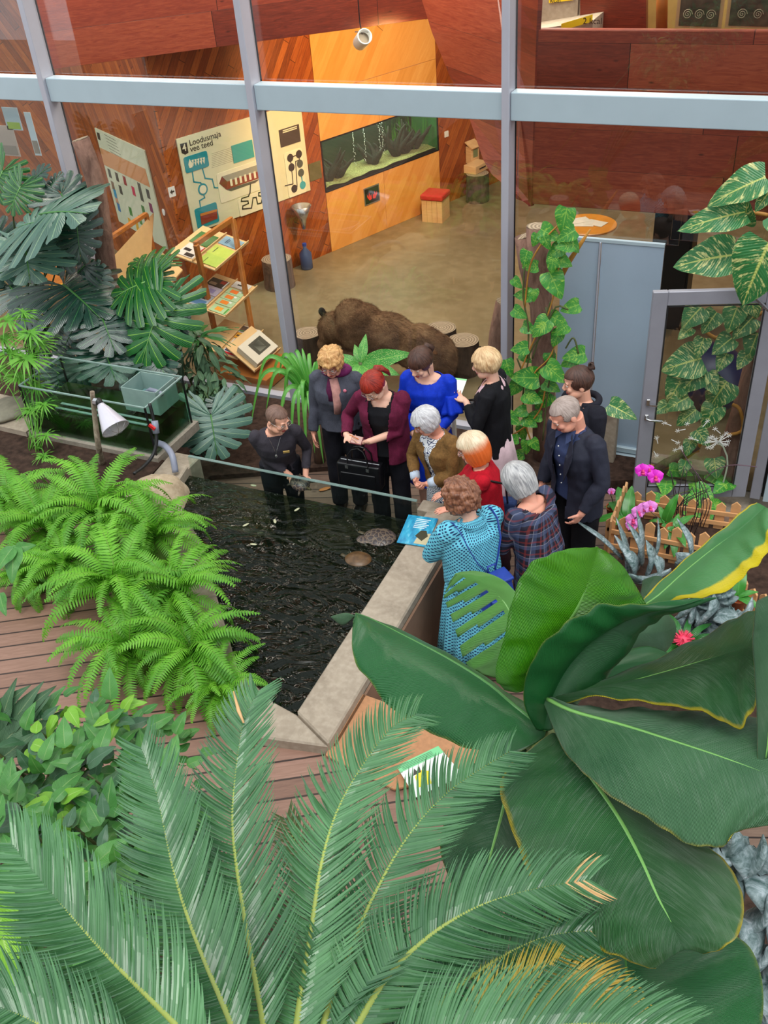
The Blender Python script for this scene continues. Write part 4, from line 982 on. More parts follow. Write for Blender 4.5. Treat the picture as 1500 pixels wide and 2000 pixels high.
def person(label, head_px, H, rz, lean=0, yaw=0, pitch=0, roll=0, skin='a', hands=None, cloth=None, hair=None, extras=None, female=True, glasses=False, heavy=0.0, ground=0.0, name='person', legs=True, side_hint=None):
    s = H/1.70/.85; rz = math.radians(rz); lean = math.radians(lean); yaw = math.radians(yaw); pitch = math.radians(pitch); roll = math.radians(roll)
    hm = headmat(lean, yaw, pitch, roll); hc = (hm @ Vector((0, 0, .02)))*s
    w_ = atz(head_px[0], head_px[1], hc.z+ground); off = Matrix.Rotation(rz, 3, 'Z') @ hc
    loc = Vector((w_.x-off.x, w_.y-off.y, ground))
    root = thing(name, label, 'person', loc, rz)
    inv = Matrix.Rotation(-rz, 3, 'Z')
    def L(p): return (inv @ (Vector(p)-loc))/s            # world -> figure space
    sw = .172 if female else .182; S = {}
    for k, sg in (('R', -1), ('L', 1)): S[k] = Vector(bendf([(sg*sw, .012, 1.385)], lean)[0])
    arms = {}
    for k, sg in (('R', -1), ('L', 1)):
        h = (hands or {}).get(k)
        if h is None: tgt = S[k]+Vector((sg*.07, -.06, -.52)); D = Vector((0, -.15, -1)); N = Vector((-sg, .2, 0)); hint = Vector((sg*.3, 1, 0)); curl = .45
        else:
            tgt = L(h['at']) if 'at' in h else Vector(h['loc']); D = Vector(h.get('D', (-sg*.5, -.8, -.1))); N = Vector(h.get('N', (0, 0, 1))); hint = Vector(h.get('hint', (sg*.6, .5, -.7))); curl = h.get('curl', .6)
        E_, T_ = ik(S[k], tgt, hint); arms[k] = (S[k], E_, T_, D, N, sg, curl)
    # --- body
    b = MB(); hv = heavy
    if legs:
        for sg in (-1, 1): b.tube([(sg*.085, 0, .96), (sg*.092, -.005, .72), (sg*.092, -.01, .48), (sg*.092, .012, .30), (sg*.09, .01, .09)], [.085, .072, .052, .046, .034], 12); b.ball((sg*.092, -.05, .035), (.04, .11, .035))
    for z, rx, ry, y0 in ((.95, .15, .105, .0), (1.08, .12+hv*.3, .092+hv*.4, 0), (1.22, .135, .10, -.005), (1.32, .145, .10, 0), (1.39, .13 if female else .15, .07, .012)): b.ball((0, y0, z), (rx, ry, .10 if z < 1.38 else .05), None, 20, 12)
    b.tube([(0, .018, 1.38), (0, .014, 1.44), (0, .0, 1.53)], [.062, .052, .052] if female else [.070, .060, .060], 16)
    b.v = [Vector(p) for p in bendf([tuple(v) for v in b.v], lean)]
    hb = MB(); hb.ball((0, .014, .03), (.073, .092, .086), None, 24, 16); hb.ball((0, -.016, -.012), (.061, .072, .088), None, 24, 16); hb.ball((0, -.052, -.078), (.034, .034, .026), None, 14, 10)
    for sg in (-1, 1):
        hb.ball((sg*.044, -.03, -.055), (.024, .045, .032)); hb.ball((sg*.036, -.062, -.018), (.024, .022, .022)); hb.ball((sg*.074, .014, -.008), (.010, .020, .031), Euler((0, 0, sg*.3)))
        hb.ball((sg*.028, -.078, .030), (.024, .010, .008))
    hb.tube([(0, -.082, .024), (0, -.094, .004), (0, -.106, -.018)], [.008, .010, .013], 10); hb.ball((0, -.098, -.022), (.016, .013, .010))
    hb.ball((0, -.084, -.046), (.023, .009, .007)); hb.ball((0, -.084, -.056), (.020, .010, .007))
    b_off = len(b.v); b.v += [hm @ v for v in hb.v]
    for f in hb.f: b.face([i+b_off for i in f])
    for k in arms:
        S_, E_, T_, D, N, sg, curl = arms[k]
        b.tube([S_+Vector((-sg*.03, 0, -.01)), S_.lerp(E_, .35), E_, E_.lerp(T_, .35), T_, T_+Vector(D).normalized()*.02], [.044, .040, .031, .033, .026, .024], 12); b.ball(S_+Vector((0, 0, -.01)), .042); hand(b, T_, D, N, sg*-1, curl)
    hmi = hm.inverted()
    def lipmark(me):
        a = co_array(me)
        fc = np.empty(len(me.polygons)*3, 'f'); me.polygons.foreach_get('center', fc); fc = fc.reshape(-1, 3)
        m = np.array(hmi); q = fc @ m[:3, :3].T+m[:3, 3]
        lip = (np.abs(q[:, 0]) < .021) & (q[:, 1] < -.078) & (q[:, 2] < -.040) & (q[:, 2] > -.063)
        me.polygons.foreach_set('material_index', lip.astype('i4')); me.transform(Matrix.Scale(s, 4)); return me
    remeshed(b, 'body', [SK[skin], LIP], .0052, 3, root, None, lipmark)
    hcol = (hair or {}).get('brow', flat((96, 72, 56)))
    for sg in (-1, 1):
        e = MB(); e.ball(hm @ Vector((sg*.029, -.0775, .012)), (.0125, .0075, .0062), hm.to_3x3(), 12, 8); e.mi = 1; e.ball(hm @ Vector((sg*.029, -.0822, .0105)), (.0052, .004, .0052), hm.to_3x3(), 10, 6)
        e.v = [v*s for v in e.v]; e.build('eye', [EYEW, IRIS], root, smooth=True)
        e = MB(); e.tube([hm @ Vector((sg*.012, -.088, .033)), hm @ Vector((sg*.030, -.088, .039)), hm @ Vector((sg*.045, -.076, .032))], .0032, 6); e.v = [v*s for v in e.v]; e.build('eyebrow', hcol, root, smooth=True)
    if glasses:
        g = MB(); 
        for sg in (-1, 1):
            cc = Vector((sg*.032, -.096, .008)); g.tube([hm @ (cc+Vector((.024*math.cos(a*.524), 0, .017*math.sin(a*.524)))) for a in range(13)], .0016, 5)
            g.tube([hm @ Vector((sg*.056, -.095, .014)), hm @ Vector((sg*.076, -.03, .012)), hm @ Vector((sg*.078, .02, .008))], .0016, 5)
        g.tube([hm @ Vector((-.009, -.097, .012)), hm @ Vector((.009, -.097, .012))], .0016, 5); g.v = [v*s for v in g.v]; g.build('glasses', M['steel'], root, smooth=True)
    # --- clothes
    def garment(nm, mat, zs, infl=0.0, sleeves=1.0, neck=(.075, .06, 1.43), slope=0.0, open_=None, fold=.007, voxel=.009, bottom=True, seed=0, srad=0.0, label=None, flare=None, neck_y=.0):
        g = MB(); P = []
        for z, rx, ry, y0 in zs:
            P.append([(rx*math.copysign(abs(math.cos(a))**.85, math.cos(a)), y0+ry*math.copysign(abs(math.sin(a))**.9, math.sin(a)), z) for a in [2*math.pi*k/36 for k in range(36)]])
        bb = len(g.v)
        for row in P: g.v += [Vector(p) for p in row]
        for i in range(len(P)-1):
            for k in range(36): k2 = (k+1) % 36; g.face([bb+i*36+k, bb+i*36+k2, bb+(i+1)*36+k2, bb+(i+1)*36+k])
        g.face([bb+k for k in range(36)][::-1]); g.face([bb+(len(P)-1)*36+k for k in range(36)])
        g.v = [Vector(p) for p in bendf([tuple(v) for v in g.v], lean)]
        if sleeves:
            for k in arms:
                S_, E_, T_, D, N, sg, curl = arms[k]; r0 = .059+infl*.8+srad
                g.ball(S_+Vector((-sg*.012, 0, .0)), (r0*.98, r0, r0*.92))
                pts = [S_, S_.lerp(E_, .5), E_]; rr = [r0, r0*.86, r0*.76]
                if sleeves > .5: e_ = E_.lerp(T_, min(1, (sleeves-.5)*2)); pts += [E_.lerp(e_, .5), e_]; rr += [r0*.74, r0*.62]
                g.tube(pts, rr, 14)
        def post(me):
            a = co_array(me); nr = np.empty(len(me.vertices)*3, 'f'); me.vertices.foreach_get('normal', nr); nr = nr.reshape(-1, 3)
            u = unbend(a, lean)
            dd = np.array([noise.fractal(Vector((p[0]*9+seed, p[1]*9, p[2]*4.0)), 1, 2, 3)+.7*(abs(noise.noise(Vector((p[0]*16, p[1]*16+seed, p[2]*5))))) for p in u])
            a = a+nr*(dd*fold)[:, None]
            x, y, z = u[:, 0], u[:, 1], u[:, 2]
            cut = ((x/neck[0])**2+((y-neck_y)/neck[1])**2 < 1) & (z > neck[2]+slope*y)
            if open_: 
                zt, wt, zb, wb = open_; wz = np.where(z > zb, wb+(wt-wb)*np.clip((z-zb)/(zt-zb), 0, 1), wb); cut |= (y < -.02) & (np.abs(x) < wz) & (np.abs(x) < .14)
            if bottom:
                am = np.full(len(a), 9.0)
                if sleeves:
                    for k in arms:
                        for p0, p1 in ((arms[k][0], arms[k][1]), (arms[k][1], arms[k][2])):
                            p0, p1 = np.array(p0), np.array(p1); dv = p1-p0; tt_ = np.clip(((a-p0) @ dv)/(dv @ dv), 0, 1); am = np.minimum(am, np.linalg.norm(a-p0-tt_[:, None]*dv, axis=1))
                cut |= (z < zs[0][0]+.012) & (am > .085)
            if sleeves:
                for k in arms:
                    S_, E_, T_, D, N, sg, curl = arms[k]
                    e_ = T_ if sleeves > .5 else E_; f_ = (sleeves-.5)*2 if sleeves > .5 else .999
                    b0 = E_ if sleeves > .5 else S_; ax = (e_-b0); ll = ax.length; ax.normalize(); end = b0+ax*ll*f_
                    rel = a-np.array(end); pr = rel @ np.array(ax); dist = np.linalg.norm(rel-pr[:, None]*np.array(ax), axis=1)
                    cut |= (pr > -.004) & (pr < .2) & (dist < .075)
            set_co(me, a); me = del_verts(me, cut); me.transform(Matrix.Scale(s, 4)); return me
        o = remeshed(g, nm, mat, voxel, 5, root, None, post, label)
        m_ = o.modifiers.new('solid', 'SOLIDIFY'); m_.thickness = .006; m_.offset = -1
        return o
    def legs_(nm, mat, r=.095, zb=.08, fold=.008, label=None):
        g = MB()
        for sg in (-1, 1): g.tube([(sg*.075, 0, .98), (sg*.095, 0, .72), (sg*.095, -.01, .45), (sg*.095, .0, zb)], [r*1.18, r, r*.82, r*.78], 16)
        g.ball((0, 0, .95), (.172+heavy*.12, .118+heavy*.1, .11)); g.v = [Vector((v.x, v.y, float(squat(np.array(v.z))))) for v in g.v]
        def post(me):
            a = co_array(me); nr = np.array([v.normal for v in me.vertices]); dd = np.array([noise.fractal(Vector((p[0]*9, p[1]*9, p[2]*6)), 1, 2, 3) for p in a]); set_co(me, a+nr*(dd*fold)[:, None]); me.transform(Matrix.Scale(s, 4)); return me
        return remeshed(g, nm, mat, .013, 4, root, None, post, label)
    def skirt(nm, mat, prof, folds=9, amp=.02, label=None):
        g = MB(); P = []
        for i, (z, rx, ry) in enumerate(prof):
            f = i/(len(prof)-1); P.append([((rx+amp*f*math.sin(folds*a+i*.2))*math.cos(a), (ry+amp*f*math.sin(folds*a+i*.2))*math.sin(a), z) for a in [2*math.pi*k/72 for k in range(73)]])
        g.grid(P); g.v = [v*s for v in g.v]; return g.build(nm, mat, root, smooth=True, solid=.006, label=label)
    def shoes(mat):
        for sg in (-1, 1):
            g = MB(); g.ball((sg*.092, -.055, .045), (.048, .125, .045)); g.ball((sg*.092, .02, .07), (.045, .05, .06)); g.box((sg*.092, -.045, .012), (.088, .25, .024)); g.v = [v*s for v in g.v]
            g.build('shoe', mat, root, smooth=True)
    ctx = dict(root=root, garment=garment, legs=legs_, skirt=skirt, shoes=shoes, hm=hm, s=s, arms=arms, L=L, lean=lean, loc=loc, rz=rz)
    cloth(ctx)
    if hair:
        for h in hair['shells']: hair_shell('hair', root, hm, s=s, **h)
        for (nm, roots, mat) in hair.get('locks', []): locks(nm, root, hm, mat, roots, s)
    if extras: extras(ctx)
    return root, ctx
def toworld(ctx, p): return ctx['loc']+(Matrix.Rotation(ctx['rz'], 3, 'Z') @ (Vector(p)*ctx['s']))
def TOP(hem=.92, w=.155, d=.115, bust=.13, sh=.185, hipw=.17, b=0):
    return [(hem, hipw, d+.015+b, 0), (1.02, w+.006, d+b, 0), (1.12, w, d+b*.6, -.002), (1.22, w+.012, bust, -.012), (1.31, w+.020, bust-.006, -.006), (1.38, sh-.005, .092, .006), (1.425, sh*.60, .062, .014), (1.44, sh*.35, .05, .015)]
BLK = knit('black_cloth', (22, 22, 27), .25); SHO = plain('black_leather', (20, 18, 18), .35, 0, .1)
DENIM = knit('dark_trousers', (26, 26, 34), .2)

# 1 guide with the turtle
def c1(c):
    c['garment']('sweater', knit('charcoal_jersey', (58, 54, 62)), TOP(.90, .150, .115, .125, .178), sleeves=.88, neck=(.072, .062, 1.425), fold=.008, seed=1)
    c['legs']('trousers', DENIM); c['shoes'](SHO); s = c['s']
    def fp(p): return Vector(bendf([p], c['lean'])[0])*s
    MB().box(fp((.075, -.135, 1.30)), (.055*s, .008, .026*s), Euler((c['lean'], 0, 0))).build('name_badge', flat((206, 170, 96)), c['root'])
    b = MB(); b.tube([fp((-.05, -.07, 1.43)), fp((-.02, -.135, 1.34)), fp((-.015, -.145, 1.29)), fp((-.0, -.135, 1.35)), fp((.045, -.07, 1.43))], .0016, 5); b.ball(fp((-.015, -.150, 1.28)), (.013, .005, .016)); b.build('pendant', M['steel'], c['root'])
TP = aty(586, 944, 6.47)
gw = TP+Vector((-.03, .14, -.02))
SQ[0] = .82
person('person in a charcoal top with cropped hair holding a turtle over the glass pane', (543, 816), 1.60, 32, 24, 42, 8, skin='a', glasses=True,
       hands={'R': {'at': TP+Vector((-.15, .09, .0)), 'D': (.15, -.9, -.35), 'N': (.5, 0, .8), 'curl': .45, 'hint': (-.35, .5, -.8)}, 'L': {'at': TP+Vector((-.02, .15, -.02)), 'D': (-.15, -.9, -.35), 'N': (-.4, 0, .9), 'curl': .4, 'hint': (.35, .5, -.8)}},
       cloth=c1, hair={'shells': [dict(mat=hairmat('cropped_brown', (92, 66, 56), (140, 108, 94)), vol=-.001, zh=.072, xw=.066, back=-.055, amp=.001, side=.0)]})
SQ[0] = 1.0
# turtle
tt = wthing('turtle', 'dark patterned turtle held over the edge of the glass pane', 'turtle', TP)
b = MB(); Rt = Euler((.25, .15, -.35)).to_matrix() @ Matrix.Scale(1.3, 3)
P = [[TP+Rt @ Vector((.085*math.sin(th)*math.cos(ph), .065*math.sin(th)*math.sin(ph), .045*math.cos(th))) for ph in [2*math.pi*k/28 for k in range(29)]] for th in [math.pi*.5*i/9+.001 for i in range(10)]]
tm = NT('turtle_shell'); vv = tm.n('TexVoronoi', {'Vector': tm.coord(), 'Scale': 24.0}, feature='DISTANCE_TO_EDGE').outputs[0]
tm.pbr(tm.ramp(vv, [(.03, lin((112, 96, 80))), (.12, lin((62, 54, 54)))]), .3, 0, vv, .6, .01)
b.grid(P).build('shell', tm.mat, tt, smooth=True)
MB().ball(TP+Rt @ Vector((0, 0, -.004)), (.082, .062, .018), Rt).build('underside', flat((120, 96, 50)), tt, smooth=True)
b = MB().tube([TP+Rt @ Vector((.07, 0, .002)), TP+Rt @ Vector((.10, .0, .012)), TP+Rt @ Vector((.118, .0, .016))], [.012, .014, .009], 10); b.build('head', flat((86, 72, 44)), tt, smooth=True)
for x, y in ((.05, .055), (.05, -.055), (-.055, .045), (-.055, -.045)):
    MB().tube([TP+Rt @ Vector((x, y, -.002)), TP+Rt @ Vector((x*1.35, y*1.5, -.012))], [.013, .008], 8).build('leg', flat((60, 52, 40)), tt, smooth=True)

# 2 blond woman with scarf
def c2(c):
    c['garment']('sweater', knit('grey_wool', (74, 76, 88), .25), TOP(.90, .175, .13, .145, .19, .185), infl=.008, sleeves=.98, neck=(.08, .07, 1.43), fold=.010, seed=2)
    c['legs']('trousers', DENIM); c['shoes'](SHO); s = c['s']
    b = MB(); b.tube([(.10*math.sin(a), .01-.085*math.cos(a), 1.435+.012*math.cos(a)) for a in [2*math.pi*k/16 for k in range(17)]], .034, 10); b.v = [v*s for v in b.v]; b.build('scarf', knit('purple_scarf', (104, 34, 84), .4, 20), c['root'], smooth=True)
    b = MB(); b.tube([(.0, -.11, 1.42), (.03, -.16, 1.33), (.035, -.175, 1.22), (.02, -.17, 1.12)], [.035, .04, .038, .03], 10, flat=.5); b.v = [v*s for v in b.v]; b.build('scarf_end', knit('rose_scarf', (190, 140, 132), .25, 20), c['root'], smooth=True)
    b = MB(); b.tube([(-.02, -.11, 1.42), (-.03, -.155, 1.33), (-.02, -.17, 1.24)], [.03, .034, .028], 10, flat=.5); b.v = [v*s for v in b.v]; b.build('scarf_end', knit('plum_scarf', (88, 30, 66), .3, 20), c['root'], smooth=True)
    MB().ball(Vector((.10, -.15, 1.33))*s, (.018, .008, .018)).build('pink_brooch', flat((224, 128, 150)), c['root'], smooth=True)
bl = hairmat('strawberry_blond', (178, 120, 66), (232, 186, 124))
person('blond older woman with a purple scarf and grey sweater at the back left', (646, 706), 1.66, 12, 4, -4, 26, skin='b', glasses=True, heavy=.06, cloth=c2,
       hair={'shells': [dict(mat=bl, vol=.022, zh=.062, xw=.064, back=-.075, amp=.008, freq=4, wav=1.0, side=-.025)]})

# 3 red haired woman, maroon cardigan, bag
def c3(c):
    c['garment']('shirt', BLK, TOP(.86, .158, .118, .135, .18), sleeves=0, neck=(.085, .09, 1.40), slope=.35, neck_y=-.02, fold=.005)
    c['garment']('cardigan', knit('maroon_knit', (100, 26, 56), .3), TOP(.80, .18, .135, .15, .192, .19), infl=.010, sleeves=.99, neck=(.095, .075, 1.40), open_=(1.45, .10, 1.0, .045), fold=.011, seed=3)
    c['legs']('trousers', DENIM); c['shoes'](SHO); s = c['s']
    MB().ball(Vector((.115, -.15, 1.26))*s, (.012, .006, .018)).build('pink_badge', flat((220, 150, 160)), c['root'], smooth=True)
rd = hairmat('copper_red', (104, 20, 14), (176, 48, 28))
B0 = aty(706, 862, 7.05)
r3_, x3 = person('woman with red ponytail in a maroon cardigan holding a notebook', (727, 752), 1.67, 8, 6, -22, 38, skin='c', glasses=True, heavy=.03, cloth=c3,
       hands={'R': {'at': aty(676, 850, 6.74), 'D': (.75, -.5, -.1), 'N': (.1, -.5, .8), 'curl': .9}, 'L': {'at': aty(722, 862, 6.72), 'D': (-.8, -.4, .05), 'N': (0, .3, .9), 'curl': .6}},
       hair={'shells': [dict(mat=rd, vol=.008, zh=.058, xw=.064, back=-.07, amp=.003, side=-.02)],
             'locks': [('ponytail', [([(0, .085, .07), (0, .125, .06), (.01, .14, .02), (.02, .145, -.04), (.03, .135, -.09)], [.02, .034, .040, .034, .010]), ([(0, .10, .06), (.03, .13, .04), (.05, .14, -.03)], [.02, .026, .006])], rd)]})
nb = wthing('notebook', 'small dark red notebook open in the hands of the red haired woman', 'notebook', aty(700, 858, 6.66))
p = aty(697, 860, 6.65); MB().box(p, (.11, .085, .008), Euler((.5, .1, .1))).build('cover', flat((120, 40, 50)), nb); MB().box(p+Vector((0, -.002, .006)), (.10, .075, .006), Euler((.5, .1, .1))).build('pages', flat((190, 150, 140)), nb)
pn_ = wthing('pencil', 'thin orange pencil held above the notebook', 'pencil', p); MB().tube([p+Vector((-.06, -.02, .06)), p+Vector((.02, 0, .015))], .004, 6).build('shaft', flat((214, 120, 40)), pn_)
bag = wthing('handbag', 'large black leather handbag hanging in front of the red haired woman', 'bag', aty(705, 925, 6.80))
p = aty(705, 925, 6.80); lea = plain('black_bag_leather', (20, 20, 24), .3, 0, .2, 20, .2)
def squash(me):
    a = co_array(me); return me
b = MB(); b.box(p, (.44, .13, .27), Euler((0, 0, .05))); remeshed(b, 'body', lea, .012, 6, bag)
MB().box(p+Vector((0, -.068, -.04)), (.36, .012, .16), Euler((0, 0, .05))).build('front_pocket', lea, bag, bevel=.01)
for dy in (-.05, .05):
    MB().tube([p+Vector((-.11, dy, .12)), p+Vector((-.10, dy, .22)), p+Vector((-.06, dy*.6, .28)), p+Vector((.0, dy*.4, .30)), p+Vector((.06, dy*.6, .28)), p+Vector((.10, dy, .22)), p+Vector((.11, dy, .12))], .012, 8, flat=.5).build('handle', lea, bag, smooth=True)
MB().tube([p+Vector((-.2, 0, .135)), p+Vector((.2, 0.01, .135))], .005, 6).build('zip', M['steel'], bag)
for sx in (-.11, .11): MB().box(p+Vector((sx, -.072, .10)), (.03, .008, .03)).build('buckle', M['steel'], bag)

# 4 woman in blue
BLUE = knit('royal_blue', (8, 52, 190), .18, 60, .3, .7)
def c4(c):
    c['garment']('top', BLUE, TOP(.84, .155, .118, .135, .185), sleeves=.97, neck=(.108, .080, 1.385), slope=.12, fold=.010, seed=4)
    c['garment']('dress_skirt', BLUE, [(.40, .20, .17, 0), (.6, .20, .16, 0), (.8, .185, .14, 0), (.92, .16, .12, 0), (.96, .12, .09, 0)], sleeves=0, neck=(.01, .01, 3), fold=.014, seed=5)
    for k in c['arms']:
        S_, E_, T_ = c['arms'][k][:3]; ax = (E_-S_).normalized(); a0 = S_+ax*.11; u = ax.orthogonal().normalized(); w_ = ax.cross(u); P = []
        for i in range(8):
            f = i/7; P.append([a0+ax*(f*.15)+(u*math.cos(a)+w_*math.sin(a))*(.055+.045*f+.014*f*math.sin(7*a+i*.3)) for a in [2*math.pi*q/56 for q in range(57)]])
        b = MB(); b.grid(P); b.v = [v*c['s'] for v in b.v]; b.build('ruffle', BLUE, c['root'], smooth=True, solid=.004)
    c['shoes'](SHO)
br = hairmat('dark_brown', (46, 28, 22), (92, 60, 48))
person('dark haired woman in a royal blue top with ruffled sleeves', (820, 706), 1.70, 6, 3, -24, 26, skin='c', cloth=c4,
       hands={'R': {'loc': (-.08, -.22, .98), 'D': (.8, -.2, -.3), 'N': (0, .9, 0)}, 'L': {'loc': (.08, -.22, .98), 'D': (-.8, -.2, -.3), 'N': (0, .9, 0)}},
       hair={'shells': [dict(mat=br, vol=.009, zh=.038, xw=.062, back=-.07, amp=.003, side=-.03)],
             'locks': [('bun', [([(0, .085, .06), (0, .12, .065), (.02, .135, .035), (.0, .13, .0), (-.02, .12, -.05)], [.02, .036, .038, .030, .012]), ([(.06, .0, .03), (.072, -.02, -.02), (.070, -.03, -.08)], [.008, .006, .002])], br)]})

# 5 blonde, black blazer, from the side
def c5(c):
    c['garment']('blouse', knit('pink_blouse', (226, 190, 200), .08), TOP(.80, .150, .115, .13, .18), sleeves=0, neck=(.08, .08, 1.41), slope=.3, fold=.005)
    c['garment']('blazer', BLK, TOP(.78, .17, .13, .145, .198, .19), infl=.01, sleeves=.93, neck=(.078, .062, 1.425), open_=(1.45, .07, 1.0, .05), fold=.009, seed=6)
    c['skirt']('skirt', knit('pale_pink_skirt', (214, 186, 194), .12, 12), [(.95, .165, .13), (.75, .20, .17), (.5, .24, .21), (.33, .26, .23)], 11, .02); c['shoes'](SHO)
bb = hairmat('honey_blonde', (188, 140, 94), (240, 208, 160))
person('short haired blonde in a black blazer standing beside the white sign stand', (948, 707), 1.66, -88, 3, 8, 14, skin='c', cloth=c5,
       hands={'R': {'at': aty(903, 792, 7.50), 'D': (.4, -.8, .1), 'N': (0, 0, 1), 'curl': 1.0}, 'L': {'at': aty(910, 784, 7.36), 'D': (-.4, -.8, .1), 'N': (0, 0, 1), 'curl': 1.0}},
       hair={'shells': [dict(mat=bb, vol=.018, zh=.055, xw=.062, back=-.085, amp=.005, freq=5, wav=.3, side=-.03)]})
pc = wthing('purse', 'small black purse with a silver zip held by the blonde in the blazer', 'purse', aty(922, 806, 7.40))
MB().box(aty(922, 806, 7.40), (.05, .20, .12), Euler((.5, 0, .3))).build('body', lea, pc, bevel=.01); MB().box(aty(922, 806, 7.40)+Vector((-.03, 0, .02)), (.006, .18, .008), Euler((.5, 0, .3))).build('zip', M['steel'], pc)

# 6 white haired woman, brown cardigan
def c6(c):
    c['garment']('tunic', swirls('swirl_print'), TOP(.62, .168, .13, .14, .175, .19), sleeves=0, neck=(.08, .07, 1.42), fold=.006)
    c['garment']('cardigan', knit('brown_boucle', (120, 88, 48), .35, 55, .9), TOP(.90, .19, .145, .155, .188, .20), infl=.010, sleeves=.86, neck=(.085, .068, 1.42), open_=(1.42, .035, 1.25, .03), fold=.009, seed=7)
    c['legs']('trousers', DENIM); c['shoes'](SHO)
    for k in c['arms']:
        S_, E_, T_ = c['arms'][k][:3]; b = MB().tube([E_.lerp(T_, .66), E_.lerp(T_, .92)], [.045, .042], 14); b.v = [v*c['s'] for v in b.v]; b.build('shirt_cuff', knit('pale_cuff', (190, 204, 222), .08), c['root'], smooth=True)
wh = hairmat('white_hair', (168, 166, 172), (226, 224, 226))
person('white haired woman in a brown boucle cardigan with clasped hands at the pond corner', (829, 821), 1.52, -22, 13, -28, 24, skin='b', glasses=True, heavy=.08, cloth=c6,
       hands={'R': {'at': aty(812, 940, 6.60), 'D': (.8, -.5, -.15), 'N': (-.2, .7, .5), 'curl': 1.1, 'hint': (-1, .3, -.5)}, 'L': {'at': aty(836, 945, 6.58), 'D': (-.8, -.5, -.1), 'N': (.1, .5, .7), 'curl': 1.1, 'hint': (1, .3, -.5)}},
       hair={'shells': [dict(mat=wh, vol=.018, zh=.052, xw=.06, back=-.075, amp=.006, freq=5, wav=.3, length=.085)]})

# 7 orange tipped bob, red sweater
def c7(c):
    c['garment']('sweater', knit('red_knit', (176, 14, 34), .25), TOP(.88, .178, .135, .15, .188, .19), infl=.008, sleeves=.98, neck=(.085, .07, 1.42), fold=.009, seed=8)
    c['skirt']('skirt', knit('dark_skirt', (60, 30, 40), .2), [(.95, .18, .14), (.7, .2, .17), (.5, .22, .19)], 7, .012)
    c['shoes'](plain('burgundy_leather', (88, 22, 36), .4))
    b = MB(); b.tube([Vector((.17, -.10, 1.38))*c['s'], Vector((.05, -.17, 1.22))*c['s'], Vector((-.12, -.16, .98))*c['s']], .009, 6); b.tube([Vector((.17, -.06, 1.42))*c['s'], Vector((.10, .14, 1.32))*c['s'], Vector((-.1, .16, 1.0))*c['s']], .009, 6); b.build('bag_strap', SHO, c['root'], smooth=True)
    MB().box(Vector((-.14, .16, .92))*c['s'], (.12, .16, .20)).build('shoulder_bag', knit('navy_bag', (36, 52, 92), .3), c['root'], bevel=.03, bseg=3)
og = hairmat('platinum_orange', (206, 176, 140), (244, 226, 196), tip=(236, 110, 44))
person('woman with a platinum bob dipped in orange, red sweater, hand on the pond wall', (921, 872), 1.60, -72, 6, 0, 16, skin='b', glasses=True, heavy=.06, cloth=c7,
       hands={'R': {'at': aty(862, 975, 6.5), 'D': (.2, -.8, -.2), 'N': (0, 0, -1), 'curl': .25}, 'L': {'at': aty(868, 1008, 6.3), 'D': (.1, -.9, -.1), 'N': (0, 0, -1), 'curl': .25}},
       hair={'shells': [dict(mat=og, vol=.016, zh=.05, xw=.06, back=-.13, amp=.005, freq=8, length=.135)]})

# 8 turquoise dress, blue backpack
TQ = dots('turquoise_dots', (104, 190, 214), (24, 50, 92), .026, .23)
def c8(c):
    c['garment']('bodice', TQ, TOP(.90, .205, .15, .168, .208, .20), infl=.024, sleeves=.80, neck=(.078, .062, 1.425), fold=.010, seed=9, srad=.008)
    c['skirt']('dress_skirt', TQ, [(1.02, .178, .135), (.9, .205, .165), (.7, .225, .19), (.45, .25, .21), (.22, .27, .235)], 12, .022)
    c['shoes'](SHO); s = c['s']
    b = MB(); b.tube([Vector((.088*math.sin(a), .012-.07*math.cos(a), 1.435))*s for a in [2*math.pi*k/16 for k in range(17)]], .012, 8); b.build('collar', TQ, c['root'], smooth=True)
cu = hairmat('curly_brown', (92, 52, 36), (160, 108, 80))
r8, x8 = person('curly brown haired woman in a turquoise dotted dress seen from behind', (898, 968), 1.62, -128, 6, 18, 20, skin='c', heavy=.05, cloth=c8,
       hands={'R': {'loc': (.02, -.17, 1.08), 'D': (.9, -.05, 0.1), 'N': (0, .9, 0), 'curl': .4, 'hint': (-1, -.2, -.6)}, 'L': {'loc': (-.0, -.20, 1.12), 'D': (-.9, -.05, .1), 'N': (0, .9, 0), 'curl': .4, 'hint': (1, -.2, -.6)}},
       hair={'shells': [dict(mat=cu, vol=.030, zh=.05, xw=.058, back=-.095, amp=.008, freq=6, wav=1.6, length=.10)]})
navy = plain('blue_leather', (34, 62, 150), .35, 0, .12, 20)
bk = thing('backpack', 'small blue leather backpack hanging low on the turquoise dress', 'backpack', x8['loc'], x8['rz'])
def lw(p): return Vector(p)*x8['s']
b = MB(); b.box(lw((-.02, .27, .98)), (.27, .13, .26), Euler((.1, 0, 0)), taper=.8); remeshed(b, 'body', navy, .010, 6, bk)
MB().box(lw((-.02, .345, .93)), (.20, .03, .13), Euler((.1, 0, 0))).build('front_pocket', navy, bk, bevel=.012, bseg=3)
MB().box(lw((-.02, .27, 1.11)), (.22, .14, .03), Euler((-.1, 0, 0))).build('flap', navy, bk, bevel=.01, bseg=2)
MB().tube([lw((-.05, .21, 1.12)), lw((-.05, .20, 1.17)), lw((.01, .20, 1.17)), lw((.01, .21, 1.12))], .008, 6).build('carry_handle', navy, bk, smooth=True)
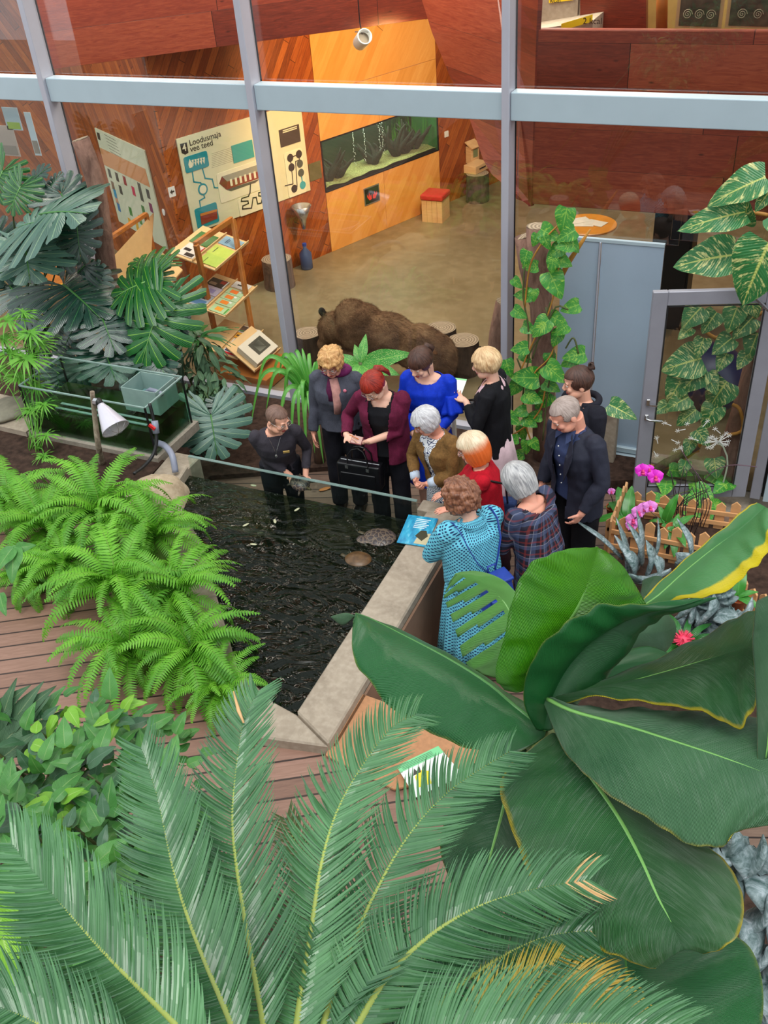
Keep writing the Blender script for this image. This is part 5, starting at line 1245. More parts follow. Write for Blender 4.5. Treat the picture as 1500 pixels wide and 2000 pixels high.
for sg in (-1, 1):
    MB().tube([lw((sg*.03-.02, .20, 1.12)), lw((sg*.08, .19, 1.22)), lw((sg*.125, .155, 1.34)), lw((sg*.145, .085, 1.445)), lw((sg*.15, .0, 1.475)), lw((sg*.155, -.09, 1.42)), lw((sg*.165, -.165, 1.28))], .012, 8, flat=.35).build('shoulder_strap', navy, bk, smooth=True)
MB().tube([lw((-.12, .285, 1.07)), lw((.08, .285, 1.07))], .004, 6).build('zip', M['steel'], bk)

# 9 grey bob, plaid tunic
PL = plaid('dark_plaid')
def c9(c):
    c['garment']('tunic', PL, TOP(.60, .19, .145, .15, .195, .215), infl=.014, sleeves=.72, neck=(.112, .09, 1.385), slope=-.35, neck_y=.02, fold=.010, seed=10)
    c['legs']('trousers', DENIM); c['shoes'](SHO)
gr = hairmat('silver_grey', (128, 128, 132), (206, 204, 204))
person('woman with a straight grey bob in a dark plaid tunic leaning towards the pond', (1010, 935), 1.63, -112, 15, 4, 26, skin='b', heavy=.06, cloth=c9,
       hands={'R': {'loc': (-.02, -.30, 1.0), 'D': (.7, -.5, 0), 'N': (0, .3, .9)}, 'L': {'loc': (.05, -.32, .98), 'D': (-.7, -.5, 0), 'N': (0, .3, .9), 'hint': (1, .5, -.4)}},
       hair={'shells': [dict(mat=gr, vol=.020, zh=.05, xw=.058, back=-.12, amp=.004, freq=9, length=.118)]})

# 10 man in a dark blazer
SUIT = knit('dark_suit', (42, 44, 58), .18, 120, .2, .7)
def c10(c):
    shirt = dots('navy_shirt', (48, 60, 96), (66, 78, 116), .012, .12)
    c['garment']('shirt', shirt, TOP(.88, .165, .12, .132, .19), sleeves=0, neck=(.066, .060, 1.43), fold=.006)
    c['garment']('blazer', SUIT, TOP(.74, .19, .145, .155, .20, .195), infl=.012, sleeves=.97, neck=(.082, .066, 1.42), open_=(1.44, .075, 1.05, .05), fold=.012, seed=11)
    c['legs']('trousers', BLK, .10); c['shoes'](SHO); s = c['s']
    def fp(p): return Vector(bendf([p], c['lean'])[0])*s
    for z in (1.36, 1.28, 1.20, 1.12, 1.04): MB().ball(fp((0, -.145, z)), .006).build('shirt_button', M['white'], c['root'], smooth=True)
    for sg in (-1, 1):
        MB().slab([fp((sg*.065, -.075, 1.455)), fp((sg*.125, -.13, 1.36)), fp((sg*.135, -.155, 1.30)), fp((sg*.085, -.170, 1.16)), fp((sg*.055, -.168, 1.10)), fp((sg*.06, -.155, 1.25))], (0, -.006, 0)).build('lapel', SUIT, c['root'], smooth=False)
        MB().slab([fp((sg*.012, -.078, 1.435)), fp((sg*.068, -.045, 1.47)), fp((sg*.085, -.085, 1.425)), fp((sg*.05, -.125, 1.39))], (0, -.004, 0)).build('shirt_collar', shirt, c['root'])
gz = hairmat('cropped_grey', (146, 128, 120), (186, 168, 160))
person('man with cropped grey hair in a dark blazer and navy shirt', (1101, 806), 1.80, -34, 7, -12, 30, skin='b', female=False, cloth=c10,
       hands={'R': {'loc': (-.23, -.12, .88), 'D': (.2, -.3, -.9), 'N': (1, 0, 0), 'hint': (-.6, 1, 0)}, 'L': {'loc': (.22, -.16, .90), 'D': (-.3, -.3, -.8), 'N': (-1, 0, 0), 'hint': (.8, 1, 0)}},
       hair={'shells': [dict(mat=gz, vol=-.001, zh=.070, xw=.066, back=-.06, amp=.001, side=-.005)], 'brow': flat((120, 100, 90))})

# 11 woman with a bun, black hoodie
def c11(c):
    c['garment']('hoodie', knit('black_fleece', (30, 30, 40), .25), TOP(.86, .172, .13, .142, .192, .185), infl=.010, sleeves=.84, neck=(.085, .075, 1.42), fold=.011, seed=12)
    c['legs']('trousers', BLK); c['shoes'](SHO); s = c['s']
    b = MB(); b.tube([Vector((.092*math.sin(a), .022-.08*math.cos(a), 1.418+.012*(-math.cos(a))))*s for a in [2*math.pi*(k/20)*.86+.44 for k in range(21)]], .030, 10); b.build('hood', knit('hood_fleece', (30, 30, 40), .25), c['root'], smooth=True)
    for sg in (-1, 1): b = MB().tube([Vector((sg*.035, -.095, 1.42))*s, Vector((sg*.04, -.15, 1.34))*s, Vector((sg*.038, -.16, 1.27))*s], .003, 5); b.build('drawstring', M['white'], c['root'])
    S_, E_, T_ = c['arms']['R'][:3]; q = E_.lerp(T_, .58)*s; text('cuff_lettering', 'at', .05, M['white'], c['root'], q+Vector((-.02, -.06, -.01)), (math.radians(80), 0, .2))
person('woman with a brown bun in a black hoodie behind the man', (1128, 743), 1.70, -40, 3, -28, 12, skin='a', cloth=c11,
       hands={'R': {'at': aty(1080, 935, 7.12), 'D': (.1, -.2, -1), 'N': (1, 0, 0), 'hint': (-.8, .8, 0)}, 'L': {'loc': (.10, -.2, .95), 'D': (-.6, -.4, -.5), 'N': (-1, 0, 0)}},
       hair={'shells': [dict(mat=br, vol=.007, zh=.066, xw=.066, back=-.07, amp=.002, side=-.02)],
             'locks': [('bun', [([(0, .085, .08), (.0, .105, .10), (.025, .115, .11), (-.02, .12, .10), (.0, .10, .12)], [.02, .032, .030, .030, .018])], br)]})
# ------------------------------------------------------------------ plant helpers
def cr(p0, p1, p2, p3, t):
    return tuple(.5*((2*b)+(-a+c)*t+(2*a-5*b+4*c-d)*t*t+(-a+3*b-3*c+d)*t**3) for a, b, c, d in zip(p0, p1, p2, p3))
def spline(pts, n):
    pts = [tuple(p) for p in pts]; m = len(pts)-1; out = []
    for i in range(n+1):
        s = min(i/n*m, m-1e-9); k = int(s); out.append(cr(pts[max(k-1, 0)], pts[k], pts[k+1], pts[min(k+2, m)], s-k))
    return out
def frame(A, B, nrm):
    """object matrix: origin A, local +Y to B, length = scale, local Z near nrm"""
    Y = Vector(B)-Vector(A); L = Y.length; Y.normalize(); Z = Vector(nrm); Z = (Z-Y*Z.dot(Y)).normalized(); X = Y.cross(Z)
    m = Matrix((X, Y, Z)).transposed().to_4x4(); return Matrix.Translation(Vector(A)) @ m @ Matrix.Scale(L, 4)
def inst(name, me, parent, m, label=None):
    o = bpy.data.objects.new(name, me); COL.objects.link(o); o.parent = parent; w_ = Vector(parent.get('_world', (0, 0, 0)))
    o.matrix_basis = Matrix.Translation(-w_) @ m
    if label: o['label'] = label
    return o
TC = Vector((.25, -.75, .62)).normalized()      # the side the daylight and the gangway are on
def leafmat(name, c0, c1, vein=None, rough=.36, edge=None, varieg=None, spots=None, bump=.3, vn=9, trans=.12, ecut=.47, sat=1.0, spec=.5, streak=False):
    """UV: x along the blade, y across with the midrib at .5"""
    t = NT(name); uv = t.n('TexCoord').outputs['UV']; s = t.n('SeparateXYZ', {0: uv}); u, v = s.outputs[0], s.outputs[1]
    a = t.math('ABSOLUTE', t.math('SUBTRACT', v, .5)); rnd = t.n('ObjectInfo').outputs['Random']
    n1 = t.noise(t.coord(), 3.2, 4); lines = t.math('SUBTRACT', u, t.math('MULTIPLY', a, .55))
    st = t.n('TexNoise', {'W': t.math('MULTIPLY', lines, vn*6.0), 'Scale': 1.0, 'Detail': 3.0}, noise_dimensions='1D').outputs[0]
    f = t.math('ADD', t.math('ADD', t.math('MULTIPLY', n1, .45), t.math('MULTIPLY', st, .42)), t.math('MULTIPLY', rnd, .13))
    col = t.ramp(f, [(.32, lin(c0)), (.68, lin(c1))])
    if varieg:
        vv = t.n('CombineXYZ', {0: t.math('MULTIPLY', lines, 9.0), 1: t.math('MULTIPLY', a, 2.2), 2: t.math('MULTIPLY', rnd, 30.0)}).outputs[0]
        nv = t.noise(vv, 1.7, 5, .62, .5); nf = t.noise(vv, 9, 3)
        col = t.mix(t.ramp(t.math('ADD', t.math('MULTIPLY', nv, .8), t.math('MULTIPLY', nf, .2)), [(.52, (0, 0, 0)), (.60, (1, 1, 1))]), col, lin(varieg))
    if spots:
        sp_ = t.n('TexVoronoi', {'Vector': t.n('Mapping', {'Vector': uv, 'Scale': (12, 8, 1)}).outputs[0], 'Scale': 3.0}).outputs['Distance']
        col = t.mix(t.ramp(sp_, [(.22, (.95,)*3), (.36, (0, 0, 0))]), col, lin(spots))
    if streak:
        sn = t.math('MULTIPLY', t.noise(t.n('CombineXYZ', {0: t.math('MULTIPLY', lines, 130.0), 1: t.math('MULTIPLY', a, 5.0), 2: 0.0}).outputs[0], 1.0, 4, .7), t.math('ADD', t.noise(t.coord(), 6.0, 4, .6), .5))
        col = t.mix(t.ramp(sn, [(.50, (0, 0, 0)), (.72, (.38,)*3)]), col, lin((160, 184, 160)))
    if vein: col = t.mix(t.ramp(a, [(.012, (.9,)*3), (.035, (0, 0, 0))]), col, lin(vein))
    if edge:
        en = t.math('ADD', a, t.math('MULTIPLY', t.math('SUBTRACT', t.noise(uv, 11, 4, .7), .5), .05)); en = t.math('MAXIMUM', en, t.math('MULTIPLY', t.math('SUBTRACT', t.math('ADD', u, t.math('MULTIPLY', st, .05)), .53), .5/.48*.5+.49))
        col = t.mix(t.ramp(t.math('ADD', a, t.math('MULTIPLY', t.math('SUBTRACT', t.noise(uv, 11, 4, .7), .5), .05)), [(ecut, (0, 0, 0)), (ecut+.02, (.9,)*3)]), col, lin(edge))
    h = t.n('TexWave', {'Vector': t.n('CombineXYZ', {0: lines, 1: 0.0, 2: 0.0}).outputs[0], 'Scale': vn*1.0, 'Distortion': .0}, wave_type='BANDS', bands_direction='X').outputs[1]
    p = t.pbr(col, rough, 0, h, bump, .006, spec)
    if trans:
        pr = [n for n in t.t.nodes if n.type == 'BSDF_PRINCIPLED'][0]
        tl = t.n('BsdfTranslucent', {'Color': col}); ms = t.n('MixShader', {0: trans}); t.link(pr.outputs[0], ms.inputs[1]); t.link(tl.outputs[0], ms.inputs[2]); t.link(ms.outputs[0], t.out.inputs[0])
    return t.mat

# ------------------------------------------------------------------ banana plant of the foreground
BAN = leafmat('banana_leaf', (24, 88, 42), (88, 150, 88), streak=True, edge=(216, 196, 40), rough=.30, vn=60, trans=.08, ecut=.476, bump=.9)
BANP = leafmat('banana_leaf_pale', (36, 98, 58), (112, 162, 116), streak=True, edge=(206, 190, 50), rough=.34, vn=55, trans=.08, ecut=.486, bump=.9)
BANB = leafmat('banana_leaf_young', (46, 132, 10), (108, 190, 36), rough=.24, vn=34, trans=.2, bump=.8)
BANY = leafmat('banana_leaf_yellowing', (64, 136, 74), (92, 158, 92), edge=(236, 210, 20), rough=.36, vn=50, trans=.12, ecut=.40, bump=.6)
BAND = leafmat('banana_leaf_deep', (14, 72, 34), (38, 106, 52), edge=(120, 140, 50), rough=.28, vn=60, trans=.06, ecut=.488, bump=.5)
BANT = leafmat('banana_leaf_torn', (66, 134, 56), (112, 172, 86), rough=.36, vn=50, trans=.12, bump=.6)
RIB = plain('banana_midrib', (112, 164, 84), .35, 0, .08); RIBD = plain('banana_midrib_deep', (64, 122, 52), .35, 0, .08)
K0 = atd(1072, 1440, 3.5)
ban = wthing('banana_plant', 'huge banana plant with broad dark leaves in the right foreground', 'plant', (K0.x, K0.y, .74))
def sheet(rows, mat, ribmat=None, n=44, half=12, belly=.05, rib=.012, wave=.012, label=None, name='leaf', parent=None, tears=None, seed=0, off_r=1):
    """rows base->tip of (left, midrib, right), each (px, py, distance)"""
    parent = parent or ban
    Ls = spline([tuple(atd(*r[0])) for r in rows], n); Ms = spline([tuple(atd(*r[1])) for r in rows], n); Rs = spline([tuple(atd(*r[2])) for r in rows], n)
    P = []
    for i, (l, m, r) in enumerate(zip(Ls, Ms, Rs)):
        l, m, r = Vector(l), Vector(m), Vector(r); mn = Vector(Ms[min(i+1, n)])-Vector(Ms[max(i-1, 0)]); w_ = (r-l)
        nn = mn.cross(w_); nn = nn.normalized() if nn.length > 1e-9 else TC
        if nn.dot(TC) < 0: nn = -nn
        row = []
        for j in range(-half, half+1):
            f = abs(j)/half; e = l if j < 0 else r; p = m.lerp(e, f); d = (e-m).length
            p = p+nn*(belly*d*math.sin(math.pi*f)*1.6+wave*f*noise.noise(Vector((i*.28+seed, f*1.5, 5 if j < 0 else 9)))*2*min(1, d/.2))
            row.append(p)
        P.append(row)
    b = MB(); m_ = 2*half+1
    for row in P: b.v += row
    rs = random.Random(seed)
    cuts = tears or {}
    for i in range(n):
        for j in range(m_-1):
            side = -1 if j < half else 1; f = (abs(j-half+.5))/half
            if (side, i) in cuts and f > cuts[(side, i)]: continue
            uv = lambda a, q: (a/n, q/(m_-1))
            b.face([i*m_+j, i*m_+j+1, (i+1)*m_+j+1, (i+1)*m_+j], [uv(i, j), uv(i, j+1), uv(i+1, j+1), uv(i+1, j)])
    o = b.build(name, mat, parent, smooth=True, solid=.003, label=label)
    if rib:
        t_ = MB().tube([Vector(p)-TC*rib*.4 for p in Ms[:n+1:2]], [rib*.72*(1.25-.95*i/(n/2)) for i in range(n//2+1)], 8)
        t_.build('midrib', ribmat or RIB, o, off=parent.get('_world'), smooth=True)
    return o
D = 3.5
# left leaf, folded, its midrib along the upper edge
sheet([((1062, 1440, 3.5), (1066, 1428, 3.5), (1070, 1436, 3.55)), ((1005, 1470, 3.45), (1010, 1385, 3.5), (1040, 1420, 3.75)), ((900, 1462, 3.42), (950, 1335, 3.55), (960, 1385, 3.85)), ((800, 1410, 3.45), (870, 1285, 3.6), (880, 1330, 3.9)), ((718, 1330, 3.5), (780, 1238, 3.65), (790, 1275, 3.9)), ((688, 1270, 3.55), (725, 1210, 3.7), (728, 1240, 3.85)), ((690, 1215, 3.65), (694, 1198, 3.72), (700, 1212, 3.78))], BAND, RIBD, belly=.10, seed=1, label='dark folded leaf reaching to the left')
sheet([((690, 1205, 3.7), (692, 1204, 3.7), (694, 1203, 3.7)), ((670, 1222, 3.72), (672, 1208, 3.7), (675, 1197, 3.7)), ((648, 1206, 3.75), (646, 1205, 3.75), (650, 1203, 3.75))], BANP, rib=0, n=10, half=3, seed=2, name='leaf_tip')
# torn leaf behind
tc = {}
for i in (13, 18, 22, 26, 30, 34, 38): tc[(-1, i)] = .12; tc[(-1, i+1)] = .55
sheet([((985, 1330, 4.1), (1015, 1330, 4.1), (1035, 1320, 4.1)), ((930, 1310, 4.05), (1012, 1270, 4.05), (1040, 1255, 4.05)), ((905, 1285, 4.05), (1004, 1215, 4.0), (1035, 1190, 4.0)), ((890, 1230, 4.05), (980, 1170, 4.0), (1010, 1160, 4.0)), ((872, 1180, 4.1), (945, 1140, 4.0), (975, 1128, 4.0)), ((870, 1155, 4.1), (900, 1122, 4.05), (925, 1115, 4.05)), ((885, 1130, 4.1), (889, 1122, 4.1), (892, 1120, 4.1))], BANT, RIB, belly=.03, tears=tc, seed=3, label='torn lighter leaf in front of the turquoise dress')
# small leaves behind the centre
sheet([((1190, 1290, 3.9), (1200, 1270, 3.9), (1205, 1240, 3.9)), ((1230, 1285, 3.9), (1240, 1240, 3.85), (1235, 1200, 3.9)), ((1295, 1278, 3.95), (1290, 1235, 3.9), (1290, 1185, 3.95)), ((1318, 1240, 4.0), (1320, 1225, 4.0), (1310, 1205, 4.0))], BANP, rib=.006, n=20, half=6, seed=4, label='small leaf with a yellow margin behind')
sheet([((1250, 1215, 4.0), (1255, 1200, 4.0), (1262, 1190, 4.0)), ((1250, 1170, 4.05), (1262, 1160, 4.0), (1290, 1150, 4.05)), ((1255, 1135, 4.1), (1280, 1125, 4.1), (1295, 1128, 4.1))], BANP, rib=.004, n=14, half=5, seed=5)
sheet([((1085, 1390, 3.6), (1090, 1370, 3.6), (1095, 1350, 3.6)), ((1170, 1350, 3.65), (1175, 1310, 3.65), (1180, 1290, 3.7)), ((1260, 1330, 3.75), (1265, 1290, 3.75), (1262, 1262, 3.8)), ((1330, 1290, 3.9), (1325, 1285, 3.9), (1315, 1282, 3.9))], BAND, RIBD, rib=.006, n=20, half=6, seed=6, label='narrow dark leaf between the big ones')
# bright young central leaf
sheet([((985, 1345, 3.5), (1030, 1345, 3.4), (1075, 1340, 3.5)), ((968, 1320, 3.42), (1045, 1305, 3.3), (1130, 1280, 3.45)), ((985, 1240, 3.30), (1085, 1250, 3.2), (1210, 1235, 3.4)), ((1005, 1160, 3.20), (1120, 1200, 3.12), (1262, 1195, 3.35)), ((1035, 1105, 3.12), (1143, 1150, 3.06), (1250, 1160, 3.3)), ((1090, 1076, 3.05), (1158, 1105, 3.02), (1215, 1105, 3.2)), ((1145, 1070, 3.02), (1166, 1068, 3.0), (1180, 1075, 3.06))], BANB, RIB, belly=.07, n=54, half=14, rib=.014, seed=7, label='bright green young leaf standing upright in the centre')
# dark leaf wrapping in front of it
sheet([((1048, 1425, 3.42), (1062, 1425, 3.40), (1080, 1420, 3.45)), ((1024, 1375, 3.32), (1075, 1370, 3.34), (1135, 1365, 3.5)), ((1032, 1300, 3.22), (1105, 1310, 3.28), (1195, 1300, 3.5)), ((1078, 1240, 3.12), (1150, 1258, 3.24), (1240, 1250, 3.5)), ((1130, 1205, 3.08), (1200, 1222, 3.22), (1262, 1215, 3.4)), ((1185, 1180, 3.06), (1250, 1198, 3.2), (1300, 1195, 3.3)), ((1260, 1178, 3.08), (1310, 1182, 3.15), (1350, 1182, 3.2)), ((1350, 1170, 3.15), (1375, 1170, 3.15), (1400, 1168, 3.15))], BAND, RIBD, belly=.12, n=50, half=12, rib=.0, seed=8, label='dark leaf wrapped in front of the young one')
# upper right leaf with the yellow margin
sheet([((1235, 1200, 3.35), (1240, 1195, 3.35), (1250, 1200, 3.35)), ((1262, 1165, 3.38), (1285, 1165, 3.33), (1320, 1178, 3.25)), ((1310, 1118, 3.45), (1335, 1120, 3.4), (1390, 1160, 3.2)), ((1365, 1070, 3.5), (1390, 1075, 3.45), (1450, 1128, 3.22)), ((1420, 1025, 3.5), (1445, 1035, 3.45), (1492, 1090, 3.25)), ((1462, 990, 3.5), (1485, 1000, 3.45), (1512, 1040, 3.3)), ((1478, 982, 3.48), (1495, 990, 3.45), (1515, 1005, 3.4))], BANY, RIB, belly=.05, n=46, half=12, rib=.006, seed=9, label='leaf with a broad yellow margin pointing up right')
# right middle leaf
sheet([((1062, 1358, 3.35), (1068, 1362, 3.38), (1095, 1372, 3.3)), ((1130, 1342, 3.4), (1150, 1350, 3.35), (1190, 1366, 3.15)), ((1230, 1308, 3.45), (1255, 1325, 3.35), (1290, 1370, 3.1)), ((1330, 1262, 3.5), (1360, 1295, 3.35), (1385, 1398, 3.05)), ((1420, 1218, 3.5), (1440, 1270, 3.35), (1448, 1420, 3.02)), ((1478, 1190, 3.5), (1500, 1240, 3.35), (1480, 1360, 3.05)), ((1525, 1170, 3.5), (1540, 1210, 3.4), (1530, 1260, 3.2))], BAN, RIB, belly=.06, n=46, half=12, rib=.005, seed=10, label='mid green leaf sweeping to the right edge')
sheet([((1480, 1500, 3.0), (1495, 1480, 3.0), (1530, 1470, 3.0)), ((1478, 1380, 3.0), (1510, 1370, 2.95), (1560, 1360, 3.0)), ((1470, 1250, 3.05), (1510, 1240, 3.0), (1570, 1250, 3.0)), ((1478, 1175, 3.1), (1510, 1160, 3.1), (1560, 1180, 3.1))], BANP, RIB, n=30, half=8, rib=.006, seed=11, label='pale leaf cut by the right edge of the view')
# lower left leaf, behind the palm
sheet([((1040, 1440, 3.6), (1060, 1440, 3.6), (1075, 1450, 3.6)), ((930, 1490, 3.55), (1000, 1530, 3.45), (1050, 1540, 3.5)), ((885, 1560, 3.5), (975, 1610, 3.35), (1040, 1620, 3.45)), ((860, 1660, 3.4), (950, 1700, 3.25), (1030, 1700, 3.4)), ((900, 1760, 3.3), (930, 1770, 3.2), (960, 1770, 3.3))], BANP, RIB, n=34, half=10, rib=.010, seed=12, belly=.04, label='leaf hanging behind the palm fronds')
# deep leaf in the shade, bottom right
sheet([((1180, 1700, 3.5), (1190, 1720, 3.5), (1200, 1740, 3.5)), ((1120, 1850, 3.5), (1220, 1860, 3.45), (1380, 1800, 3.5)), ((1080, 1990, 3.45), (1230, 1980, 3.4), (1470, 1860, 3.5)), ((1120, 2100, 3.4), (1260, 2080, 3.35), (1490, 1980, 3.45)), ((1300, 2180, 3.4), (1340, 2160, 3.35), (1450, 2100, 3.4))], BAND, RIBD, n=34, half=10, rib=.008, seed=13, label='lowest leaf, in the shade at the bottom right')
# big bottom leaf
sheet([((1078, 1432, 3.42), (1092, 1436, 3.40), (1105, 1440, 3.42)), ((1000, 1490, 3.36), (1120, 1478, 3.32), (1200, 1500, 3.45)), ((976, 1545, 3.28), (1165, 1535, 3.22), (1300, 1595, 3.4)), ((1008, 1640, 3.18), (1212, 1605, 3.12), (1395, 1665, 3.3)), ((1050, 1750, 3.08), (1252, 1680, 3.02), (1445, 1735, 3.2)), ((1120, 1815, 3.0), (1285, 1755, 2.95), (1450, 1800, 3.1)), ((1205, 1868, 2.95), (1315, 1812, 2.9), (1420, 1848, 3.0)), ((1280, 1892, 2.92), (1335, 1855, 2.88), (1372, 1862, 2.95))], BAN, RIB, belly=.05, n=60, half=16, rib=.012, seed=14, label='largest leaf, hanging down towards the bottom right')
# big right lower leaf
sheet([((1062, 1372, 3.32), (1070, 1366, 3.30), (1080, 1362, 3.34)), ((1100, 1462, 3.22), (1120, 1390, 3.20), (1160, 1385, 3.34)), ((1155, 1525, 3.12), (1220, 1418, 3.12), (1270, 1385, 3.34)), ((1245, 1588, 3.02), (1320, 1450, 3.05), (1370, 1395, 3.3)), ((1330, 1640, 2.96), (1410, 1480, 3.0), (1470, 1400, 3.25)), ((1400, 1655, 2.92), (1490, 1510, 2.96), (1560, 1420, 3.2)), ((1450, 1620, 2.92), (1560, 1540, 2.95), (1620, 1480, 3.1)), ((1540, 1610, 2.95), (1620, 1580, 2.98), (1650, 1560, 3.0))], BANP, RIB, belly=.05, n=60, half=16, rib=.008, seed=15, label='large grey-green leaf over the big hanging one')
b = MB().tube([Vector((K0.x+.05, K0.y+.05, .72)), Vector((K0.x+.04, K0.y+.04, 1.9)), Vector((K0.x, K0.y+.02, 3.0)), K0], [.17, .14, .11, .07], 20); b.build('stem', plain('banana_stem', (104, 118, 60), .6, 0, .3, 8), ban, smooth=True)

# ------------------------------------------------------------------ palm (cycad) of the foreground
CY = leafmat('cycad_leaflet', (24, 76, 40), (96, 148, 96), rough=.25, vn=1, trans=.10, bump=0, spec=.7)
CYY = leafmat('cycad_leaflet_yellow', (120, 150, 40), (206, 160, 70), rough=.4, vn=.01, trans=.15, bump=0)
CYD = leafmat('cycad_leaflet_old', (60, 84, 34), (96, 110, 52), rough=.45, vn=.01, trans=.1, bump=0)
CYB = flat((206, 164, 112)); RAC = plain('cycad_rachis', (158, 172, 84), .45, 0, .1)
cyc = wthing('cycad_palm', 'cycad palm whose stiff feathery fronds fill the bottom foreground', 'plant', (-.80, .95, .74))
def frond(pts, Lmax=.19, n=92, mat=CY, seed=0, s0=.04, ang=74, parent=None, tip=None, nrm=None, width=.0037, label=None, rr=.010, taper=.5, vee=.26, curve=.75):
    parent = parent or cyc; sp_ = [Vector(p) for p in spline([tuple(atd(*p)) for p in pts], 80)]; rs = random.Random(seed)
    cum = [0]
    for a, b_ in zip(sp_[:-1], sp_[1:]): cum.append(cum[-1]+(b_-a).length)
    T = cum[-1]; b = MB(); nb = Vector(nrm or (.15, -.50, .85)).normalized()
    def at(s):
        d = s*T
        for k in range(80):
            if cum[k+1] >= d: f = (d-cum[k])/max(1e-9, cum[k+1]-cum[k]); return sp_[k].lerp(sp_[k+1], f), (sp_[k+1]-sp_[k]).normalized()
        return sp_[-1], (sp_[-1]-sp_[-2]).normalized()
    for i in range(n):
        s = s0+(1-s0)*((i+.5)/n); p, t_ = at(s); S = t_.cross(nb).normalized(); N = S.cross(t_).normalized()
        prof = min(1, (s-s0)/.18+.35)*(1-max(0, (s-.5)/.5)**2*(1-taper))
        for sg in (-1, 1):
            a = math.radians(ang*(1-.38*s)+rs.gauss(0, 2.5)); L = Lmax*prof*rs.uniform(.93, 1.05)
            d = (t_*math.cos(a)+S*sg*math.sin(a)+N*vee).normalized(); q = p+N*.004; cols = 6; w0 = width*rs.uniform(.9, 1.1)
            k0 = len(b.v); dd = d.copy(); wv = (t_-d*t_.dot(d)).normalized(); tw = (wv+N*rs.uniform(-.1, .75)).normalized()
            for c in range(cols+1):
                f = c/cols; ww = w0*(math.sin(math.pi*min(.5+.0, .25+f*1.2)) if f < .25 else (1-((f-.25)/.75)**2.2))*1.0+.0004
                b.v += [q+tw*ww+N*ww*.5, q, q-tw*ww+N*ww*.5]
                dd = (dd+t_*(curve*.16)-Vector((0, 0, 1))*.035+N*(-.02)).normalized(); q = q+dd*(L/cols)
            ur = rs.random()*40
            b.mi = 1 if (tip and s > tip and rs.random() < .55) else 0
            for c in range(cols):
                for e_ in (0, 1): b.face([k0+3*c+e_, k0+3*c+e_+1, k0+3*c+e_+4, k0+3*c+e_+3], [(ur, .45), (ur, .55), (ur, .55), (ur, .45)])
    b.mi = 0
    fr_ = b.build('frond', [mat, CYB if tip and tip < 2 else mat], parent, smooth=False, label=label)
    MB().tube(sp_[::2], [rr*(1.1-.85*i/40) for i in range(41)], 8).build('rachis', RAC, fr_, off=parent.get('_world'), smooth=True)
    return fr_
# older fronds below first
frond([(620, 2080, 2.6), (640, 1900, 2.9), (620, 1750, 3.1), (575, 1640, 3.2), (560, 1600, 3.25)], .15, 60, CYD, 21, label='old brownish frond behind')
frond([(700, 2080, 2.6), (820, 1880, 2.9), (980, 1760, 3.1), (1110, 1710, 3.2)], .19, 84, CY, 22, label='frond half hidden behind others')
frond([(600, 2080, 2.5), (620, 1880, 2.8), (640, 1700, 3.0), (665, 1560, 3.2)], .17, 80, CY, 23)
frond([(480, 2060, 2.5), (440, 1900, 2.7), (420, 1750, 2.9), (400, 1640, 3.0)], .16, 70, CY, 24)
frond([(870, 2060, 2.5), (980, 1970, 2.7), (1080, 1920, 2.9), (1170, 1930, 3.0), (1240, 1985, 3.05)], .16, 70, CYY, 25, label='yellow and brown ageing frond', vee=.5)
frond([(760, 2100, 2.3), (860, 1960, 2.55), (960, 1880, 2.75), (1070, 1828, 2.9), (1190, 1815, 3.0)], .20, 100, CY, 7, tip=.93)
frond([(660, 2080, 2.25), (745, 1925, 2.45), (830, 1835, 2.6), (930, 1772, 2.7), (1035, 1738, 2.8), (1150, 1718, 2.9)], .20, 108, CY, 6, tip=.92)
frond([(625, 2080, 2.25), (636, 1990, 2.35), (676, 1880, 2.5), (729, 1752, 2.65), (800, 1630, 2.8), (884, 1540, 2.95), (995, 1468, 3.1)], .20, 110, CY, 5)
frond([(575, 2080, 2.25), (582, 1990, 2.35), (607, 1827, 2.55), (633, 1667, 2.7), (676, 1549, 2.85), (756, 1432, 3.0), (812, 1396, 3.1)], .20, 110, CY, 4)
frond([(525, 2060, 2.25), (514, 1990, 2.35), (480, 1800, 2.55), (457, 1640, 2.7), (458, 1540, 2.8), (476, 1416, 2.95), (505, 1352, 3.05)], .20, 112, CY, 3)
frond([(480, 2070, 2.2), (445, 1980, 2.3), (380, 1824, 2.5), (340, 1700, 2.6), (308, 1556, 2.75), (278, 1462, 2.85)], .20, 108, CY, 2)
frond([(420, 2080, 2.15), (344, 2000, 2.2), (216, 1872, 2.35), (116, 1760, 2.45), (25, 1648, 2.55)], .21, 104, CY, 1, s0=.03)
frond([(300, 2140, 2.1), (170, 2060, 2.2), (60, 1990, 2.3), (-60, 1945, 2.4)], .19, 70, CY, 9)
frond([(700, 2130, 2.1), (850, 2050, 2.25), (1020, 2010, 2.4), (1180, 1998, 2.55), (1330, 2012, 2.65)], .20, 104, CY, 8)
b = MB(); rs = random.Random(5)
b.tube([(-.80, .95, .72), (-.80, .93, 2.0), (-.78, .90, 3.05)], [.20, .19, .16], 18)
for i in range(160):
    a = i*2.4; z = .8+2.2*i/160; b.box((-.80+.2*math.cos(a), .94+.2*math.sin(a), z), (.06, .05, .07), Euler((rs.random(), rs.random(), a)))
b.build('trunk', M['bark_dark'], cyc)
# single dry stalk between the fronds
dry = wthing('dry_leaf', 'thin dry beige leaf stuck between the tips of the palm frond', 'leaf', atd(465, 1385, 2.98))
MB().tube([atd(456, 1350, 2.98), atd(466, 1388, 2.95), atd(476, 1412, 2.93)], [.002, .006, .003], 6, flat=.4).build('blade', CYB, dry, smooth=True)

